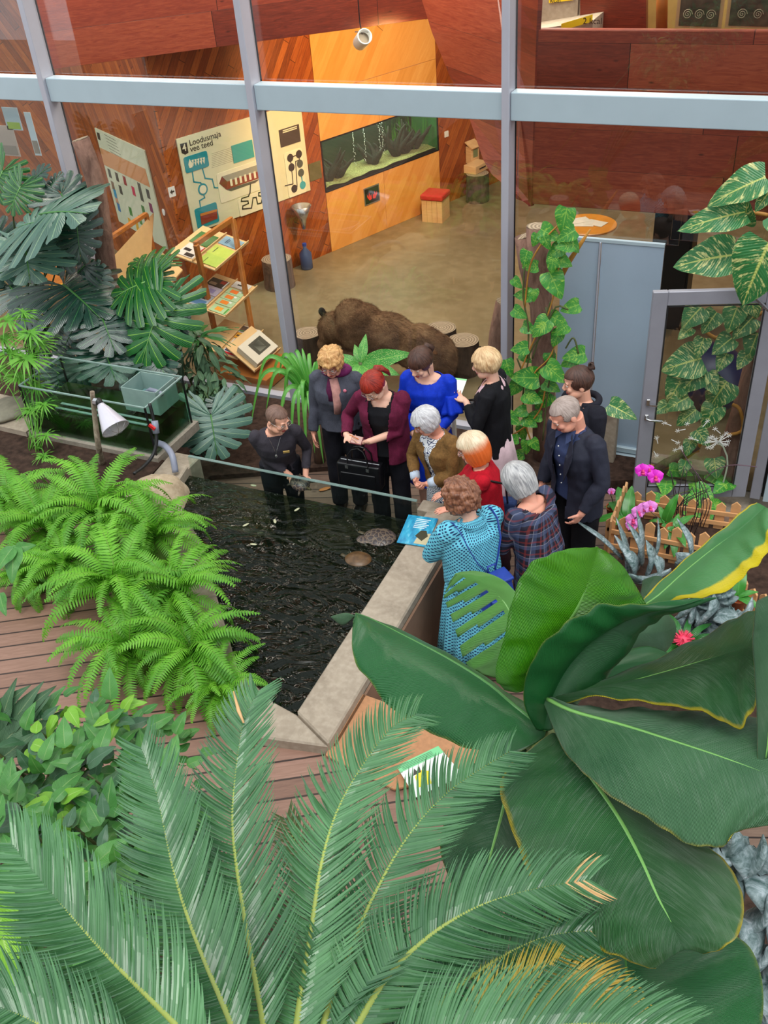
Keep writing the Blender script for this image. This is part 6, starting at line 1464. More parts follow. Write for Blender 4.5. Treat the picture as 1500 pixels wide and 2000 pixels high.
# ------------------------------------------------------------------ ferns along the pond
FERN = leafmat('fern_green', (40, 118, 26), (126, 196, 50), rough=.5, vn=.01, trans=.3, bump=0)
FST = plain('fern_stalk', (104, 140, 50), .6)
def fern_mesh(seed, n=34, droop=1.0):
    rs = random.Random(seed); b = MB(); pts = []; p = Vector((0, 0, 0)); el = math.radians(60+rs.uniform(-8, 8)); yaw = 0
    for i in range(n+1):
        pts.append(p.copy()); el -= math.radians(2.2+1.2*droop*rs.uniform(.8, 1.2)); yaw += rs.gauss(0, .02); p = p+Vector((math.sin(yaw)*math.cos(el), math.cos(yaw)*math.cos(el), math.sin(el)))/n
    for i in range(2, n):
        p = pts[i]; t_ = (pts[i+1]-pts[i-1]).normalized(); S = t_.cross(Vector((0, 0, 1))).normalized(); N = S.cross(t_); f = i/n
        L = .105*min(1, f*5)*(1-max(0, f-.35)/.65)**.7+.012
        for sg in (-1, 1):
            d = (S*sg+t_*.35+N*rs.uniform(-.25, .15)).normalized(); wv = t_*.0105; k = len(b.v)
            for c in range(5):
                g = c/4; q = p+d*L*g-N*(.25*L*g*g); ww = (1, .95, .8, .55, .05)[c]*(1+.25*(c % 2)); b.v += [q+wv*ww+N*.003*rs.uniform(-1, 1), q-wv*ww]
            for c in range(4): b.face([k+2*c, k+2*c+1, k+2*c+3, k+2*c+2], [(f, .5)]*4)
    b.mi = 1; b.tube(pts[::3]+[pts[-1]], [.006*(1-.8*i/(len(pts[::3]))) for i in range(len(pts[::3])+1)], 4); return b.mesh('frond', [FERN, FST])
FM = [fern_mesh(s, 34, dr) for s, dr in ((1, .7), (2, 1.0), (3, 1.25), (4, 1.5), (5, .9), (6, 1.9))]
clumps = [(20, 985, .95, .62, 'fern nearest the left edge of the view, beside the gravel'), (90, 1030, 1.0, .66, 'bright fern second from the left, at the gravel edge'), (195, 1010, 1.05, .74, 'tall bright fern just left of the pale boulder'), (300, 1050, 1.0, .64, 'dark fern leaning to the pond behind the tall bright one'),
          (130, 1110, .95, .56, 'fern hanging over the deck at the left'), (230, 1150, 1.1, .70, 'fern in the middle of the bank with pale tips'), (345, 1165, 1.0, .62, 'fern drooping over the pond edge'), (255, 1270, .95, .60, 'fern trailing long fronds on the deck boards'), (375, 1275, .95, .62, 'fern overhanging the pond in the lower bank'), (430, 1350, .85, .44, 'small fern at the lower end of the bank by the coping'), (55, 1130, .88, .42, 'low fern at the left deck edge')]
rs = random.Random(11)
for ci, (px, py, z, L, lb) in enumerate(clumps):
    p = atz(px, py, z); base = Vector((p.x, p.y, .74)); fn = wthing('fern', lb, 'fern', base, 'ferns along the pond'); MB().lathe([(.10, -.01), (.12, .06), (.05, z-.74-.02)], base, 10).build('crown', FST, fn)
    for k in range(34):
        az = k*2.399+rs.gauss(0, .25); sc_ = L*rs.uniform(.75, 1.15); tilt = rs.choice((-.45, -.25, .0, .15, .35, .5))
        m = Matrix.Translation(Vector((p.x, p.y, z))) @ Matrix.Rotation(az, 4, 'Z') @ Matrix.Rotation(tilt, 4, 'X') @ Matrix.Rotation(rs.gauss(0, .25), 4, 'Y') @ Matrix.Scale(sc_*1.15, 4)
        inst('frond', FM[rs.randrange(6)], fn, m)

# ------------------------------------------------------------------ monstera thicket
MO = leafmat('monstera_leaf', (10, 42, 34), (30, 72, 56), vein=(60, 110, 66), rough=.24, vn=5, trans=.04, bump=.2, spec=.8)
MOB = leafmat('monstera_leaf_fresh', (14, 76, 28), (34, 108, 42), vein=(140, 196, 60), rough=.26, vn=5, trans=.1, bump=.2, spec=.7)
MOP = leafmat('monstera_leaf_pale', (40, 80, 68), (78, 118, 100), vein=(130, 160, 120), rough=.35, vn=5, trans=.05, bump=.2, spec=.8)
def monstera_mesh(mat, seed, lobes=8, cup=.12):
    rs = random.Random(seed); b = MB(); nr = 14
    def outline(a):      # half outline: radius from the attachment for angle a (0 = tip .. pi = back)
        return (1.0-.30*(a/math.pi)**1.1-.16*math.exp(-((a-math.pi)/.35)**2)+.02*math.sin(a*9))*.95 if a < 2.6 else .55-.35*(a-2.6)/.54
    for sg in (-1, 1):
        for i in range(lobes):
            a0, a1 = i*2.85/lobes, (i+1)*2.85/lobes; am = (a0+a1)/2; P = []
            # veins spring from points along the midrib, so that lobes lie like feathers
            org = lambda a: Vector((0, .62*max(0, 1-a/1.9), 0))
            for r in range(nr+1):
                f = r/nr; gap = 1.0
                if .20 < f < .40 and i % 2 == 0: gap = 1-.28*math.sin(math.pi*(f-.20)/.20)
                if f > .52: gap = 1-.30*min(1, (f-.52)/.25)-.28*max(0, (f-.85)/.15)**2
                row = []
                for q in (-1, -.5, 0, .5, 1):
                    a = am+(a1-a0)/2*q*gap; o = org(a); R = outline(a); d = Vector((math.sin(a)*.86, math.cos(a), 0))*R; e = d*1.0; p = o.lerp(Vector((e.x, e.y, 0)), f)
                    p.y -= .10*f*f*math.sin(a); z = -cup*(p.x*p.x*1.6)-.16*max(0, p.y)**2+.02*math.sin(i*1.7)*f+.012*(1-q*q)
                    row.append(Vector((p.x*sg, p.y, z)))
                P.append(row)
            k = len(b.v)
            for row in P: b.v += row
            for r in range(nr):
                for q in range(4):
                    ids = [k+r*5+q, k+r*5+q+1, k+(r+1)*5+q+1, k+(r+1)*5+q]; u = [(.3*i/lobes+.5*r/nr, .5+.5*(q-2)/2*.9), (.3*i/lobes+.5*r/nr, .5+.5*(q-1)/2*.9), (.3*i/lobes+.5*(r+1)/nr, .5+.5*(q-1)/2*.9), (.3*i/lobes+.5*(r+1)/nr, .5+.5*(q-2)/2*.9)]
                    b.face(ids if sg > 0 else ids[::-1], u if sg > 0 else u[::-1])
    b.mi = 1; b.tube([(0, y_, .012-.16*max(0, y_)**2) for y_ in (-.02, .2, .4, .6, .8, .92)], [.014, .012, .010, .007, .004, .002], 5)
    return b.mesh('leaf', [mat, RIB if mat is MOB else RIBD])
MM = {'d': [monstera_mesh(MO, 1, 8), monstera_mesh(MO, 2, 9, .3)], 'b': [monstera_mesh(MOB, 3, 9, .25)], 'p': [monstera_mesh(MOP, 4, 8, .2)]}
PET = plain('monstera_petiole', (52, 78, 40), .5)
def mono(label, base, leaves, group=None):
    mo = wthing('monstera', label, 'plant', base, group)
    for (ax, ay, tx, ty, y0, y1, kind, wd) in leaves:
        A, B = aty(ax, ay, y0), aty(tx, ty, y1); nr = (EYE_V-A).normalized()*.5+Vector((0, 0, .8))
        m = frame(A, B, nr); m = m @ Matrix.Diagonal((wd, 1, 1, 1)); lst = MM[kind]; inst('leaf', lst[int(abs(ax*7+ty)) % len(lst)], mo, m)
        q = Vector(base)+Vector((0, 0, .2)); mid = (A+q)/2+Vector((0, .1, .35)); MB().tube(spline([tuple(A+(A-B)*.02), tuple(A+Vector((0, .06, -.15))), tuple(mid), tuple(q)], 8), .010, 6).build('petiole', PET, mo, smooth=True)
    return mo
EYE_V = Vector(EYE)
mono('tall monstera at the far left, its pale leaf against the mullion', (-8.9, 8.1, .05), [(80, 420, 168, 398, 7.9, 7.7, 'p', 1.25), (84, 432, 20, 440, 7.8, 7.7, 'p', 1.2), (50, 484, 58, 552, 7.7, 7.35, 'p', 1.7), (40, 365, 12, 420, 8.1, 7.9, 'b', 1.1), (60, 358, 95, 318, 8.3, 8.4, 'd', .8), (95, 372, 120, 330, 8.3, 8.5, 'd', .7), (150, 440, 158, 520, 8.1, 7.9, 'd', .9), (110, 460, 130, 540, 8.1, 7.9, 'd', 1.1), (20, 560, 60, 620, 8.0, 7.8, 'd', 1.1), (75, 470, 30, 500, 8.2, 8.1, 'd', 1.2), (-20, 480, 15, 560, 8.1, 7.9, 'd', 1.2), (5, 335, -25, 400, 8.3, 8.1, 'b', 1.1), (120, 380, 160, 440, 8.3, 8.1, 'd', 1.1)])
mono('dark monstera in front of the slanting trunk with broad split leaves', (-8.2, 8.0, .05), [(125, 558, 202, 618, 7.9, 7.6, 'd', 1.25), (200, 622, 228, 692, 7.7, 7.4, 'd', 1.15), (206, 688, 228, 748, 7.5, 7.2, 'd', 1.35), (165, 520, 120, 560, 8.2, 8.1, 'd', 1.1), (190, 555, 185, 500, 8.1, 8.3, 'd', .8), (145, 640, 110, 700, 7.9, 7.7, 'd', 1.1), (95, 640, 70, 700, 8.0, 7.8, 'd', 1.0), (60, 600, 20, 640, 8.0, 7.9, 'd', 1.2), (150, 700, 165, 760, 7.7, 7.5, 'd', 1.1), (110, 720, 120, 780, 7.8, 7.6, 'd', 1.0), (255, 640, 240, 700, 8.0, 7.8, 'd', 1.0)])
mono('fresh green monstera with holed leaves below the leaflet stand', (-7.3, 8.1, .05), [(292, 548, 203, 580, 8.1, 7.9, 'b', 1.35), (312, 600, 262, 732, 7.9, 7.4, 'b', .85), (300, 520, 250, 500, 8.4, 8.5, 'b', 1.0), (300, 535, 325, 580, 8.3, 8.1, 'b', .9), (292, 700, 225, 768, 7.7, 7.4, 'd', .95), (300, 690, 330, 745, 7.7, 7.5, 'd', 1.0), (340, 610, 355, 670, 8.1, 7.9, 'd', .7), (250, 600, 270, 660, 8.1, 7.9, 'd', .8)])
mono('single low monstera leaf group right of the glass tank by the hose', (-6.1, 7.7, .05), [(412, 812, 426, 902, 7.35, 7.05, 'p', 1.25), (405, 800, 370, 830, 7.5, 7.4, 'd', .9), (440, 790, 470, 830, 7.6, 7.5, 'd', 1.0), (395, 850, 380, 900, 7.4, 7.2, 'd', .9)])

# generic lance leaf, heart leaf, strap
def blade_mesh(mat, prof, seed=0, bend_=.25, fold=.15, n=14, name='leaf', wav=.02):
    b = MB(); P = []
    for i in range(n+1):
        f = i/n; w_ = prof(f); row = []
        for j in (-1, -.5, 0, .5, 1):
            row.append(Vector((w_*j, f+.0-.06*abs(j)*(1-f)*(1 if prof(0.02) > .1 else 0), -bend_*f*f+fold*abs(j)*w_+wav*math.sin(f*14+j*2+seed)*abs(j))))
        P.append(row)
    b.grid(P, uv=lambda i, j: (i/n, j/4)); return b.mesh(name, [mat])
lance = lambda f: .16*math.sin(math.pi*min(1, f**.8))*(1-.2*f)+.003
ovate = lambda f: .30*math.sin(math.pi*f**.62)**.8*(1-.25*f)+.003
heart = lambda f: (.42*math.sin(math.pi*min(1, (f*.92+.08))**.60)**.75*(1-.12*f)+.002) if f < .995 else .002
strapf = lambda f: .035*(1-f**3)*min(1, .6+f*4)+.0008
def shrub(label, base, items, meshes, stem=True, name='shrub', cat='plant', group=None, mat_stem=None, world=None):
    """items: (px, py, y, size, tipdx, tipdy)"""
    o = wthing(name, label, cat, base, group)
    return o
GG = leafmat('greygreen_leaf', (44, 84, 52), (98, 132, 98), vein=(130, 150, 110), rough=.5, vn=8, trans=.12)
LG = [blade_mesh(GG, lance, s, .3, .2) for s in (1, 2)]
SG = leafmat('shrub_leaf', (42, 108, 40), (104, 168, 80), vein=(120, 160, 90), rough=.34, vn=10, trans=.12, bump=.3)
SGD = leafmat('shrub_leaf_dark', (36, 84, 46), (78, 116, 84), vein=(90, 120, 96), rough=.32, vn=10, trans=.06, bump=.3)
SGY = leafmat('shrub_leaf_young', (110, 176, 40), (160, 208, 80), vein=(170, 210, 110), rough=.4, vn=10, trans=.25)
def leafball(o, rs, centers, meshes, n, size, name='leaf', spread=1.0, down=.35, stemmat=None, root=None):
    """leaves on twigs around given centres; merged into one foliage mesh per mesh kind"""
    out = {}
    for (c, r) in centers:
        for k in range(n):
            d = Vector((rs.gauss(0, 1), rs.gauss(0, 1), rs.gauss(0, .8))); d.normalize(); p = c+d*r*rs.uniform(.35, 1)**.6
            L = size*rs.uniform(.6, 1.2); dirn = (d+Vector((0, 0, -down))+Vector((rs.gauss(0, .3), rs.gauss(0, .3), 0))).normalized(); nn = (Vector((0, 0, 1))+d*.6+Vector((.1, -.35, 0))).normalized()
            me = rs.choice(meshes); out.setdefault(me, []).append(frame(p, p+dirn*L, nn))
    for me, ms in out.items():
        co = co_array(me); nv = len(me.vertices); b = MB(); polys = [tuple(p.vertices) for p in me.polygons]; uvl = me.uv_layers[0].data; pu = [[tuple(uvl[l].uv) for l in p.loop_indices] for p in me.polygons]
        for m in ms:
            k = len(b.v); mm = np.array(m); w_ = co @ mm[:3, :3].T+mm[:3, 3]; b.v += [Vector(x) for x in w_]
            for f, u in zip(polys, pu): b.face([i+k for i in f], u)
        b.build('foliage', list(me.materials), o, smooth=True)
    if stemmat:
        rt = Vector(root); b = MB()
        for (c, r) in centers:
            mid = (rt+c)/2+Vector((rs.uniform(-.1, .1), rs.uniform(-.1, .1), .15)); b2 = MB().tube(spline([tuple(rt), tuple(mid), tuple(c), tuple(c+Vector((rs.uniform(-.1, .1), -.05, r*.8)))], 10), [.016-.0012*i for i in range(11)], 6); b2.build('stem', stemmat, o, smooth=True)
STM = plain('green_stem', (84, 92, 50), .6)
rs = random.Random(21)
o = wthing('leafy_shrub', 'glossy leafy shrub in the lower left corner with yellow-green shoots', 'shrub', tuple(atz(150, 1650, .74)))
OV = [blade_mesh(SG, ovate, 1, .25, .12), blade_mesh(SG, ovate, 2, .35, .2), blade_mesh(SG, ovate, 5, .15, .25), blade_mesh(SGD, ovate, 3, .2, .1)]; OY = [blade_mesh(SGY, ovate, 4, .2, .2)]
cen = [(atd(x, y, d), .30) for x, y, d in ((30, 1500, 4.9), (110, 1470, 4.9), (190, 1480, 4.8), (60, 1590, 4.5), (150, 1580, 4.5), (230, 1570, 4.6), (20, 1680, 4.2), (120, 1680, 4.2), (200, 1660, 4.2), (270, 1620, 4.3), (60, 1770, 3.9), (300, 1530, 4.9), (10, 1860, 3.7), (140, 1760, 3.9), (230, 1740, 3.9), (120, 1880, 3.7), (210, 1850, 3.7), (40, 1960, 3.5))]
leafball(o, rs, cen, OV, 62, .125, stemmat=STM, root=atz(170, 1680, .74))
leafball(o, rs, [(atd(x, y, d), .05) for x, y, d in ((125, 1385, 4.7), (160, 1440, 4.6), (235, 1395, 4.7), (110, 1570, 4.2), (118, 1605, 4.1), (60, 1450, 4.6))], OY, 7, .10)
b = MB()
o = wthing('ginger_plant', 'long pointed grey-green leaves at the left edge over the deck', 'plant', tuple(atz(-10, 1520, .74)))
for i, (x0, y0, x1, y1) in enumerate(((0, 1450, 60, 1345), (-10, 1440, 85, 1350), (-10, 1470, 75, 1370), (0, 1430, 10, 1345), (20, 1480, 112, 1392), (-20, 1500, 50, 1440), (-20, 1400, 35, 1350))):
    inst('leaf', LG[i % 2], o, frame(atd(x0, y0, 4.9), atd(x1, y1, 4.7), TC) @ Matrix.Diagonal((.9, 1, 1, 1)))
MB().tube([atd(-10, 1480, 4.9), atz(-10, 1520, .74)], .012, 6).build('stem', STM, o, smooth=True)
o = wthing('climber', 'light green leaves of a climber cut by the left edge', 'plant', tuple(atz(-40, 1250, .74)))
for i, (x0, y0, x1, y1, k) in enumerate(((30, 1068, 15, 1135, 0), (32, 1070, 65, 1065, 0), (25, 1070, -10, 1110, 0), (0, 1160, 5, 1200, 0), (-15, 1780, 35, 1800, 1), (-20, 1830, 25, 1760, 1), (-10, 1740, 12, 1930, 1))):
    d = 4.4 if k == 0 else 3.2; inst('leaf', (OY if k else OV)[0], o, frame(atd(x0, y0, d), atd(x1, y1, d-.05), TC))
MB().tube([atd(30, 1068, 4.42), atd(-30, 1100, 4.5), atd(-60, 1300, 4.6)], .006, 6).build('stem', STM, o, smooth=True)
# grey-green pointed-leaf shrub right of the monsteras
o = wthing('pointed_leaf_shrub', 'shrub of drooping grey-green pointed leaves in front of the brochure rack', 'shrub', (-6.4, 8.3, .05))
cen = [(aty(x, y, yy), .17) for x, y, yy in ((375, 690, 8.3), (400, 680, 8.3), (385, 735, 8.1), (420, 720, 8.2), (365, 760, 7.9), (405, 770, 7.9), (440, 745, 8.2), (350, 650, 8.5), (390, 790, 7.8), (430, 790, 7.9))]
leafball(o, rs, cen, LG, 22, .24, down=.9, stemmat=STM, root=(-6.4, 8.3, .05))
DR = leafmat('dark_strap_leaf', (22, 84, 34), (52, 120, 50), rough=.3, vn=3, trans=.08); DRM = blade_mesh(DR, lambda f: .075*math.sin(math.pi*f**.7)+.003, 1, .5, .2)
o = wthing('dracaena', 'dracaena with broad dark strap leaves on a thin brown stem by the rack', 'plant', (-6.9, 8.6, .05))
c = aty(388, 660, 8.6)
for k in range(14): a = k*2.4; inst('leaf', DRM, o, frame(c, c+Vector((math.cos(a)*.42, math.sin(a)*.42, .18+.1*math.sin(k))), (0, 0, 1)))
MB().tube([c+Vector((0, 0, .02)), aty(400, 720, 8.6), (-6.9, 8.6, .05)], .028, 8).build('stem', M['bark_dark'], o, smooth=True)

# umbrella sedge at the tank
UG = leafmat('sedge_blade', (70, 142, 40), (128, 190, 70), rough=.5, vn=.01, trans=.25, bump=0); UM = blade_mesh(UG, lambda f: .045*math.sin(math.pi*min(1, f+.1)**.8)+.002, 1, .45, .1, n=7)
o = wthing('umbrella_sedge', 'umbrella sedge with bright narrow leaf whorls beside the glass tank', 'plant', tuple(atz(60, 900, .80)))
rt = atz(70, 880, .80)
for (x, y, yy, L) in ((15, 625, 6.9, .34), (60, 650, 6.8, .30), (20, 690, 6.7, .34), (50, 700, 6.6, .36), (5, 660, 6.8, .3), (75, 670, 6.9, .26), (70, 755, 6.6, .24), (85, 790, 6.4, .20), (60, 800, 6.4, .20), (90, 850, 6.2, .18), (85, 890, 6.1, .17), (110, 925, 5.95, .18), (35, 735, 6.6, .3), (-5, 720, 6.7, .3), (45, 610, 7.0, .2)):
    c = aty(x, y, yy)
    for k in range(20):
        a = k*2.4+x; e = .05*math.sin(k*3.1); inst('leaf', UM, o, frame(c, c+Vector((math.cos(a)*L, math.sin(a)*L*.9, e+L*.12)), (0, 0, 1)))
    MB().tube(spline([tuple(c), tuple((c+rt)/2+Vector((.03, .02, .05))), tuple(rt+Vector((rs.uniform(-.1, .1), rs.uniform(-.05, .05), -.02)))], 6), .006, 5).build('stalk', UG, o, smooth=True)

# strap-leaved plant behind the guide
SP = leafmat('strap_leaf_green', (58, 140, 44), (120, 190, 84), vein=(150, 200, 110), rough=.38, vn=.01, trans=.2, bump=0)
def strap(o, pts, w_, mat, n=16):
    c = [Vector(p) for p in spline([tuple(p) for p in pts], n)]; P = []
    for i, p in enumerate(c):
        t_ = (c[min(i+1, n)]-c[max(i-1, 0)]).normalized(); S = t_.cross(TC).normalized(); N = S.cross(t_); ww = w_*(1-(i/n)**2.5)*min(1, .7+i*.1)+.001
        P.append([p-S*ww+N*ww*.35, p, p+S*ww+N*ww*.35])
    MB().grid(P, uv=lambda i, j: (i/n, j/2)).build('leaf', mat, o, smooth=True)
def strapplant(label, root, tips, mat, w_=.022, name='strap_leaf_plant', group=None):
    o = wthing(name, label, 'plant', root, group); r = Vector(root)
    for (x, y, yy, lift) in tips:
        B = aty(x, y, yy); strap(o, [r, r.lerp(B, .33)+Vector((0, 0, lift)), r.lerp(B, .7)+Vector((0, 0, lift*1.1)), B], w_, mat)
    return o
R0 = aty(612, 800, 7.9)
strapplant('strap-leaved plant with long arching bright leaves left of the blond woman', (R0.x, R0.y, R0.z), [(590, 680, 8.2, .1), (545, 735, 7.9, .35), (500, 770, 7.7, .45), (490, 830, 7.6, .5), (520, 800, 7.6, .4), (560, 720, 8.2, .3), (575, 690, 8.2, .2), (605, 690, 8.3, .15), (632, 905, 7.3, .3), (600, 900, 7.3, .35), (570, 880, 7.4, .4), (640, 870, 7.4, .3), (545, 860, 7.5, .4), (650, 780, 7.9, .3), (640, 740, 8.1, .3), (615, 885, 7.3, .4), (585, 860, 7.4, .4), (530, 760, 7.9, .4), (650, 830, 7.6, .3), (555, 790, 7.7, .4), (625, 720, 8.3, .2), (595, 840, 7.4, .4), (560, 765, 7.9, .35), (645, 890, 7.3, .3)], SP, .028)
o = bpy.data.objects['strap_leaf_plant']; MB().tube([R0+Vector((0, 0, .05)), Vector((R0.x, R0.y, .0))], [.05, .07], 10).build('stem', M['bark'], o, smooth=True)
SN = plain('dark_fan_leaf', (24, 60, 36), .3, 0, .2)
# spotted dieffenbachia
DF = leafmat('spotted_leaf', (44, 128, 44), (84, 170, 70), vein=(140, 200, 90), rough=.34, spots=(206, 224, 140), vn=6, trans=.15); DFM = blade_mesh(DF, lambda f: .17*math.sin(math.pi*f**.75)**.9+.003, 2, .3, .15)
o = wthing('spotted_dumb_cane', 'light-spotted dumb cane behind the blond and the red haired women', 'plant', (-4.35, 8.5, .05)); r = aty(705, 712, 8.35)
for (x, y, yy) in ((712, 652, 8.5), (690, 668, 8.5), (782, 688, 8.2), (745, 690, 8.3), (655, 690, 8.3), (665, 715, 8.1), (760, 722, 8.1), (730, 730, 8.0), (690, 735, 8.0), (640, 705, 8.3)):
    B = aty(x, y, yy); inst('leaf', DFM, o, frame(r+(B-r)*.05, B, TC))
MB().tube([r+Vector((0, 0, .02)), Vector((-4.35, 8.5, .05))], .03, 8).build('stem', STM, o, smooth=True)

# ------------------------------------------------------------------ pothos: small-leaved on the trunk, large at the door
PO = leafmat('pothos_leaf', (30, 116, 36), (74, 156, 58), vein=(130, 180, 70), rough=.28, varieg=(146, 186, 70), vn=7, trans=.12); POM = [blade_mesh(PO, heart, s, .22, .15) for s in (1, 2, 3)]
POL = leafmat('pothos_leaf_large', (36, 104, 52), (66, 136, 76), vein=(200, 206, 110), rough=.30, varieg=(216, 214, 140), vn=7, trans=.10); PLM = [blade_mesh(POL, lambda f: heart(f)*.82, s, .25, .2) for s in (1, 2)]
VINE = plain('ochre_vine', (186, 130, 54), .6, 0, .25)
tk = wthing('vine_trunk', 'sawn tree trunk standing in front of the blue-grey screen', 'trunk', (-2.42, 8.75, .05))
tp = aty(1048, 442, 8.75); bs = aty(1068, 850, 8.75); bs.z = .03
MB().tube([bs, bs.lerp(tp, .3), bs.lerp(tp, .6)+Vector((.02, 0, 0)), bs.lerp(tp, .85), tp], [.14, .125, .115, .11, .10], 18).build('bark', M['bark_red'], tk, smooth=True)
MB().tube([tp, tp+Vector((0, 0, .006))], .094, 18).build('sawn_top', M['endgrain'], tk)
q = aty(1022, 462, 8.8); MB().tube([aty(1048, 590, 8.78), aty(1030, 520, 8.8), q], [.08, .085, .085], 14).build('side_stub', M['bark_red'], tk, smooth=True); MB().tube([q, q+Vector((-.002, 0, .006))], .08, 14).build('sawn_top', M['endgrain'], tk)
MB().tube([aty(1085, 560, 8.7), aty(1112, 510, 8.65), aty(1135, 475, 8.62), aty(1153, 448, 8.6)], [.028, .026, .02, .008], 8).build('broken_branch', VINE, tk, smooth=True)
pv = wthing('pothos_vine', 'yellow-and-green pothos climbing the sawn trunk', 'vine', (-2.35, 8.6, .05))
lv = [(565, 130, 38), (455, 230, 34), (580, 240, 30), (490, 370, 30), (545, 435, 34), (260, 425, 26), (300, 485, 24), (200, 615, 20), (500, 630, 44), (245, 705, 28), (330, 710, 20), (220, 850, 26), (610, 805, 30), (375, 965, 38), (295, 970, 26), (500, 1050, 28), (215, 1125, 28), (270, 1200, 22), (130, 1280, 30), (255, 1350, 46), (460, 1220, 26), (500, 1320, 42), (640, 1180, 36), (175, 1440, 30), (320, 1510, 34), (395, 1535, 38), (215, 1620, 26), (170, 1680, 28), (240, 1790, 28), (160, 1830, 22), (430, 300, 22), (620, 300, 34), (570, 320, 26), (340, 280, 20), (520, 900, 30), (540, 980, 26), (600, 1230, 28), (300, 1700, 28), (270, 1900, 26), (200, 1950, 24), (340, 1880, 24), (120, 1760, 22), (330, 1650, 26), (470, 480, 24), (470, 1420, 30)]
for i, (x, y, sz) in enumerate(lv):
    c = aty(960+x/4, 400+y/4, 8.52+.06*math.sin(i*2.3)); L = sz/1880*10.2*1.12; a = -1.7+1.5*math.sin(i*1.9); dv = Vector((math.cos(a), -.35, math.sin(a)))*L
    inst('leaf', POM[i % 3], pv, frame(c-dv*.5, c+dv*.5, Vector((.25*math.sin(i*3.3), -1, .45))))
for pts in (((1025, 600), (1035, 520), (1062, 470), (1090, 440)), ((1060, 640), (1075, 600), (1085, 560), (1095, 500)), ((1040, 700), (1065, 620), (1075, 590)), ((1020, 780), (1035, 690), (1062, 650), (1085, 600), (1110, 605)), ((1010, 740), (1045, 660), (1060, 640)), ((1045, 760), (1043, 730), (1072, 700), (1090, 660)), ((1060, 860), (1070, 760), (1082, 690), (1066, 600)), ((1000, 850), (1030, 830), (1055, 800), (1065, 760)), ((1025, 520), (1022, 580), (1032, 640), (1030, 700)), ((1105, 680), (1120, 660), (1130, 690)), ((1010, 700), (1028, 760), (1010, 820)), ((1040, 870), (1020, 800), (1040, 740))):
    MB().tube(spline([tuple(aty(x, y, 8.56)) for x, y in pts], 12), .009, 6).build('stem', VINE if sum(pts[0]) % 3 else STM, pv, smooth=True)
pb = wthing('large_pothos', 'large variegated pothos on a slanting trunk behind the open glass door', 'vine', (-.45, 9.05, .05))
big = [(1495, 346, 1378, 392, .95, 8.6), (1455, 414, 1321, 440, .80, 8.6), (1432, 498, 1315, 512, 1.15, 8.7), (1502, 474, 1442, 602, 1.25, 8.35), (1512, 362, 1474, 410, 1.1, 8.6), (1510, 420, 1560, 470, 1.2, 8.5), (1500, 520, 1490, 540, 1.0, 8.6), (1455, 440, 1458, 400, 1.1, 8.8),
       (1370, 700, 1290, 720, 1.15, 8.85), (1335, 735, 1300, 790, 1.0, 8.8), (1375, 720, 1325, 765, 1.1, 8.8), (1380, 730, 1400, 770, 1.0, 8.8), (1345, 775, 1298, 800, 1.0, 8.75), (1420, 745, 1380, 800, 1.2, 8.85), (1360, 800, 1320, 830, 1.0, 8.75), (1400, 790, 1370, 840, 1.0, 8.8), (1305, 790, 1275, 806, 1.0, 8.75),
       (1370, 600, 1330, 640, 1.2, 8.85), (1400, 610, 1370, 650, 1.1, 8.85), (1440, 600, 1420, 650, 1.1, 8.85), (1470, 620, 1430, 660, 1.1, 8.85), (1430, 660, 1390, 690, 1.1, 8.85), (1480, 650, 1460, 700, 1.1, 8.85), (1350, 640, 1325, 660, 1.0, 8.85), (1460, 570, 1480, 620, 1.1, 8.9), (1420, 690, 1400, 725, 1.0, 8.85), (1460, 690, 1440, 720, 1.0, 8.85), (1375, 660, 1360, 700, 1.0, 8.85), (1190, 790, 1240, 815, .8, 8.4), (1350, 860, 1340, 890, 1.0, 8.7), (1395, 895, 1400, 935, 1.2, 8.7), (1340, 900, 1330, 930, 1.0, 8.7), (1360, 840, 1385, 870, 1.0, 8.7)]
for i, (x0, y0, x1, y1, wd, yy) in enumerate(big):
    inst('leaf', PLM[i % 2], pb, frame(aty(x0, y0, yy), aty(x1, y1, yy-.12), Vector((0, -.8, .7))) @ Matrix.Diagonal((wd*(1.0 if i < 8 else 1.25), 1, 1, 1)))
MB().tube([aty(1420, 960, 9.1), aty(1438, 850, 9.1), aty(1465, 760, 9.15), aty(1492, 640, 9.2), aty(1530, 480, 9.2)], [.14, .125, .12, .11, .10], 14).build('trunk', M['bark_red'], pb, smooth=True)
for pts in (((1262, 905), (1300, 915), (1345, 892), (1372, 860), (1378, 800)), ((1300, 900), (1340, 885), (1365, 880)), ((1420, 850), (1450, 840), (1445, 800), (1430, 790)), ((1370, 640), (1400, 660), (1440, 640), (1490, 610)), ((1500, 420), (1470, 415), (1455, 414))):
    MB().tube(spline([tuple(aty(x, y, 8.95)) for x, y in pts], 10), .018, 7).build('aerial_root', VINE, pb, smooth=True)
MB().tube([aty(1255, 930, 8.9), aty(1300, 905, 8.9), aty(1365, 872, 8.95)], [.03, .05, .03], 9).build('root', M['bark'], pb, smooth=True)
lo_ = [(1330, 920), (1360, 950), (1300, 950), (1320, 985), (1345, 975), (1375, 960), (1395, 980), (1410, 950), (1290, 975), (1350, 1000), (1380, 1000), (1400, 930)]
gcv = wthing('ground_pothos', 'small dark pothos leaves on the ground behind the door glass', 'plant', tuple(atz(1340, 960, .05)))
for i, (x, y) in enumerate(lo_):
    c = atz(x, y, .2); a = i*2.4; dv = Vector((math.cos(a), math.sin(a), .1))*.12; inst('leaf', POM[i % 3], gcv, frame(c-dv, c+dv, (0, -.3, 1)))
MB().tube([atz(1290, 975, .12), atz(1340, 960, .15), atz(1400, 955, .12)], .006, 5).build('stem', STM, gcv, smooth=True)
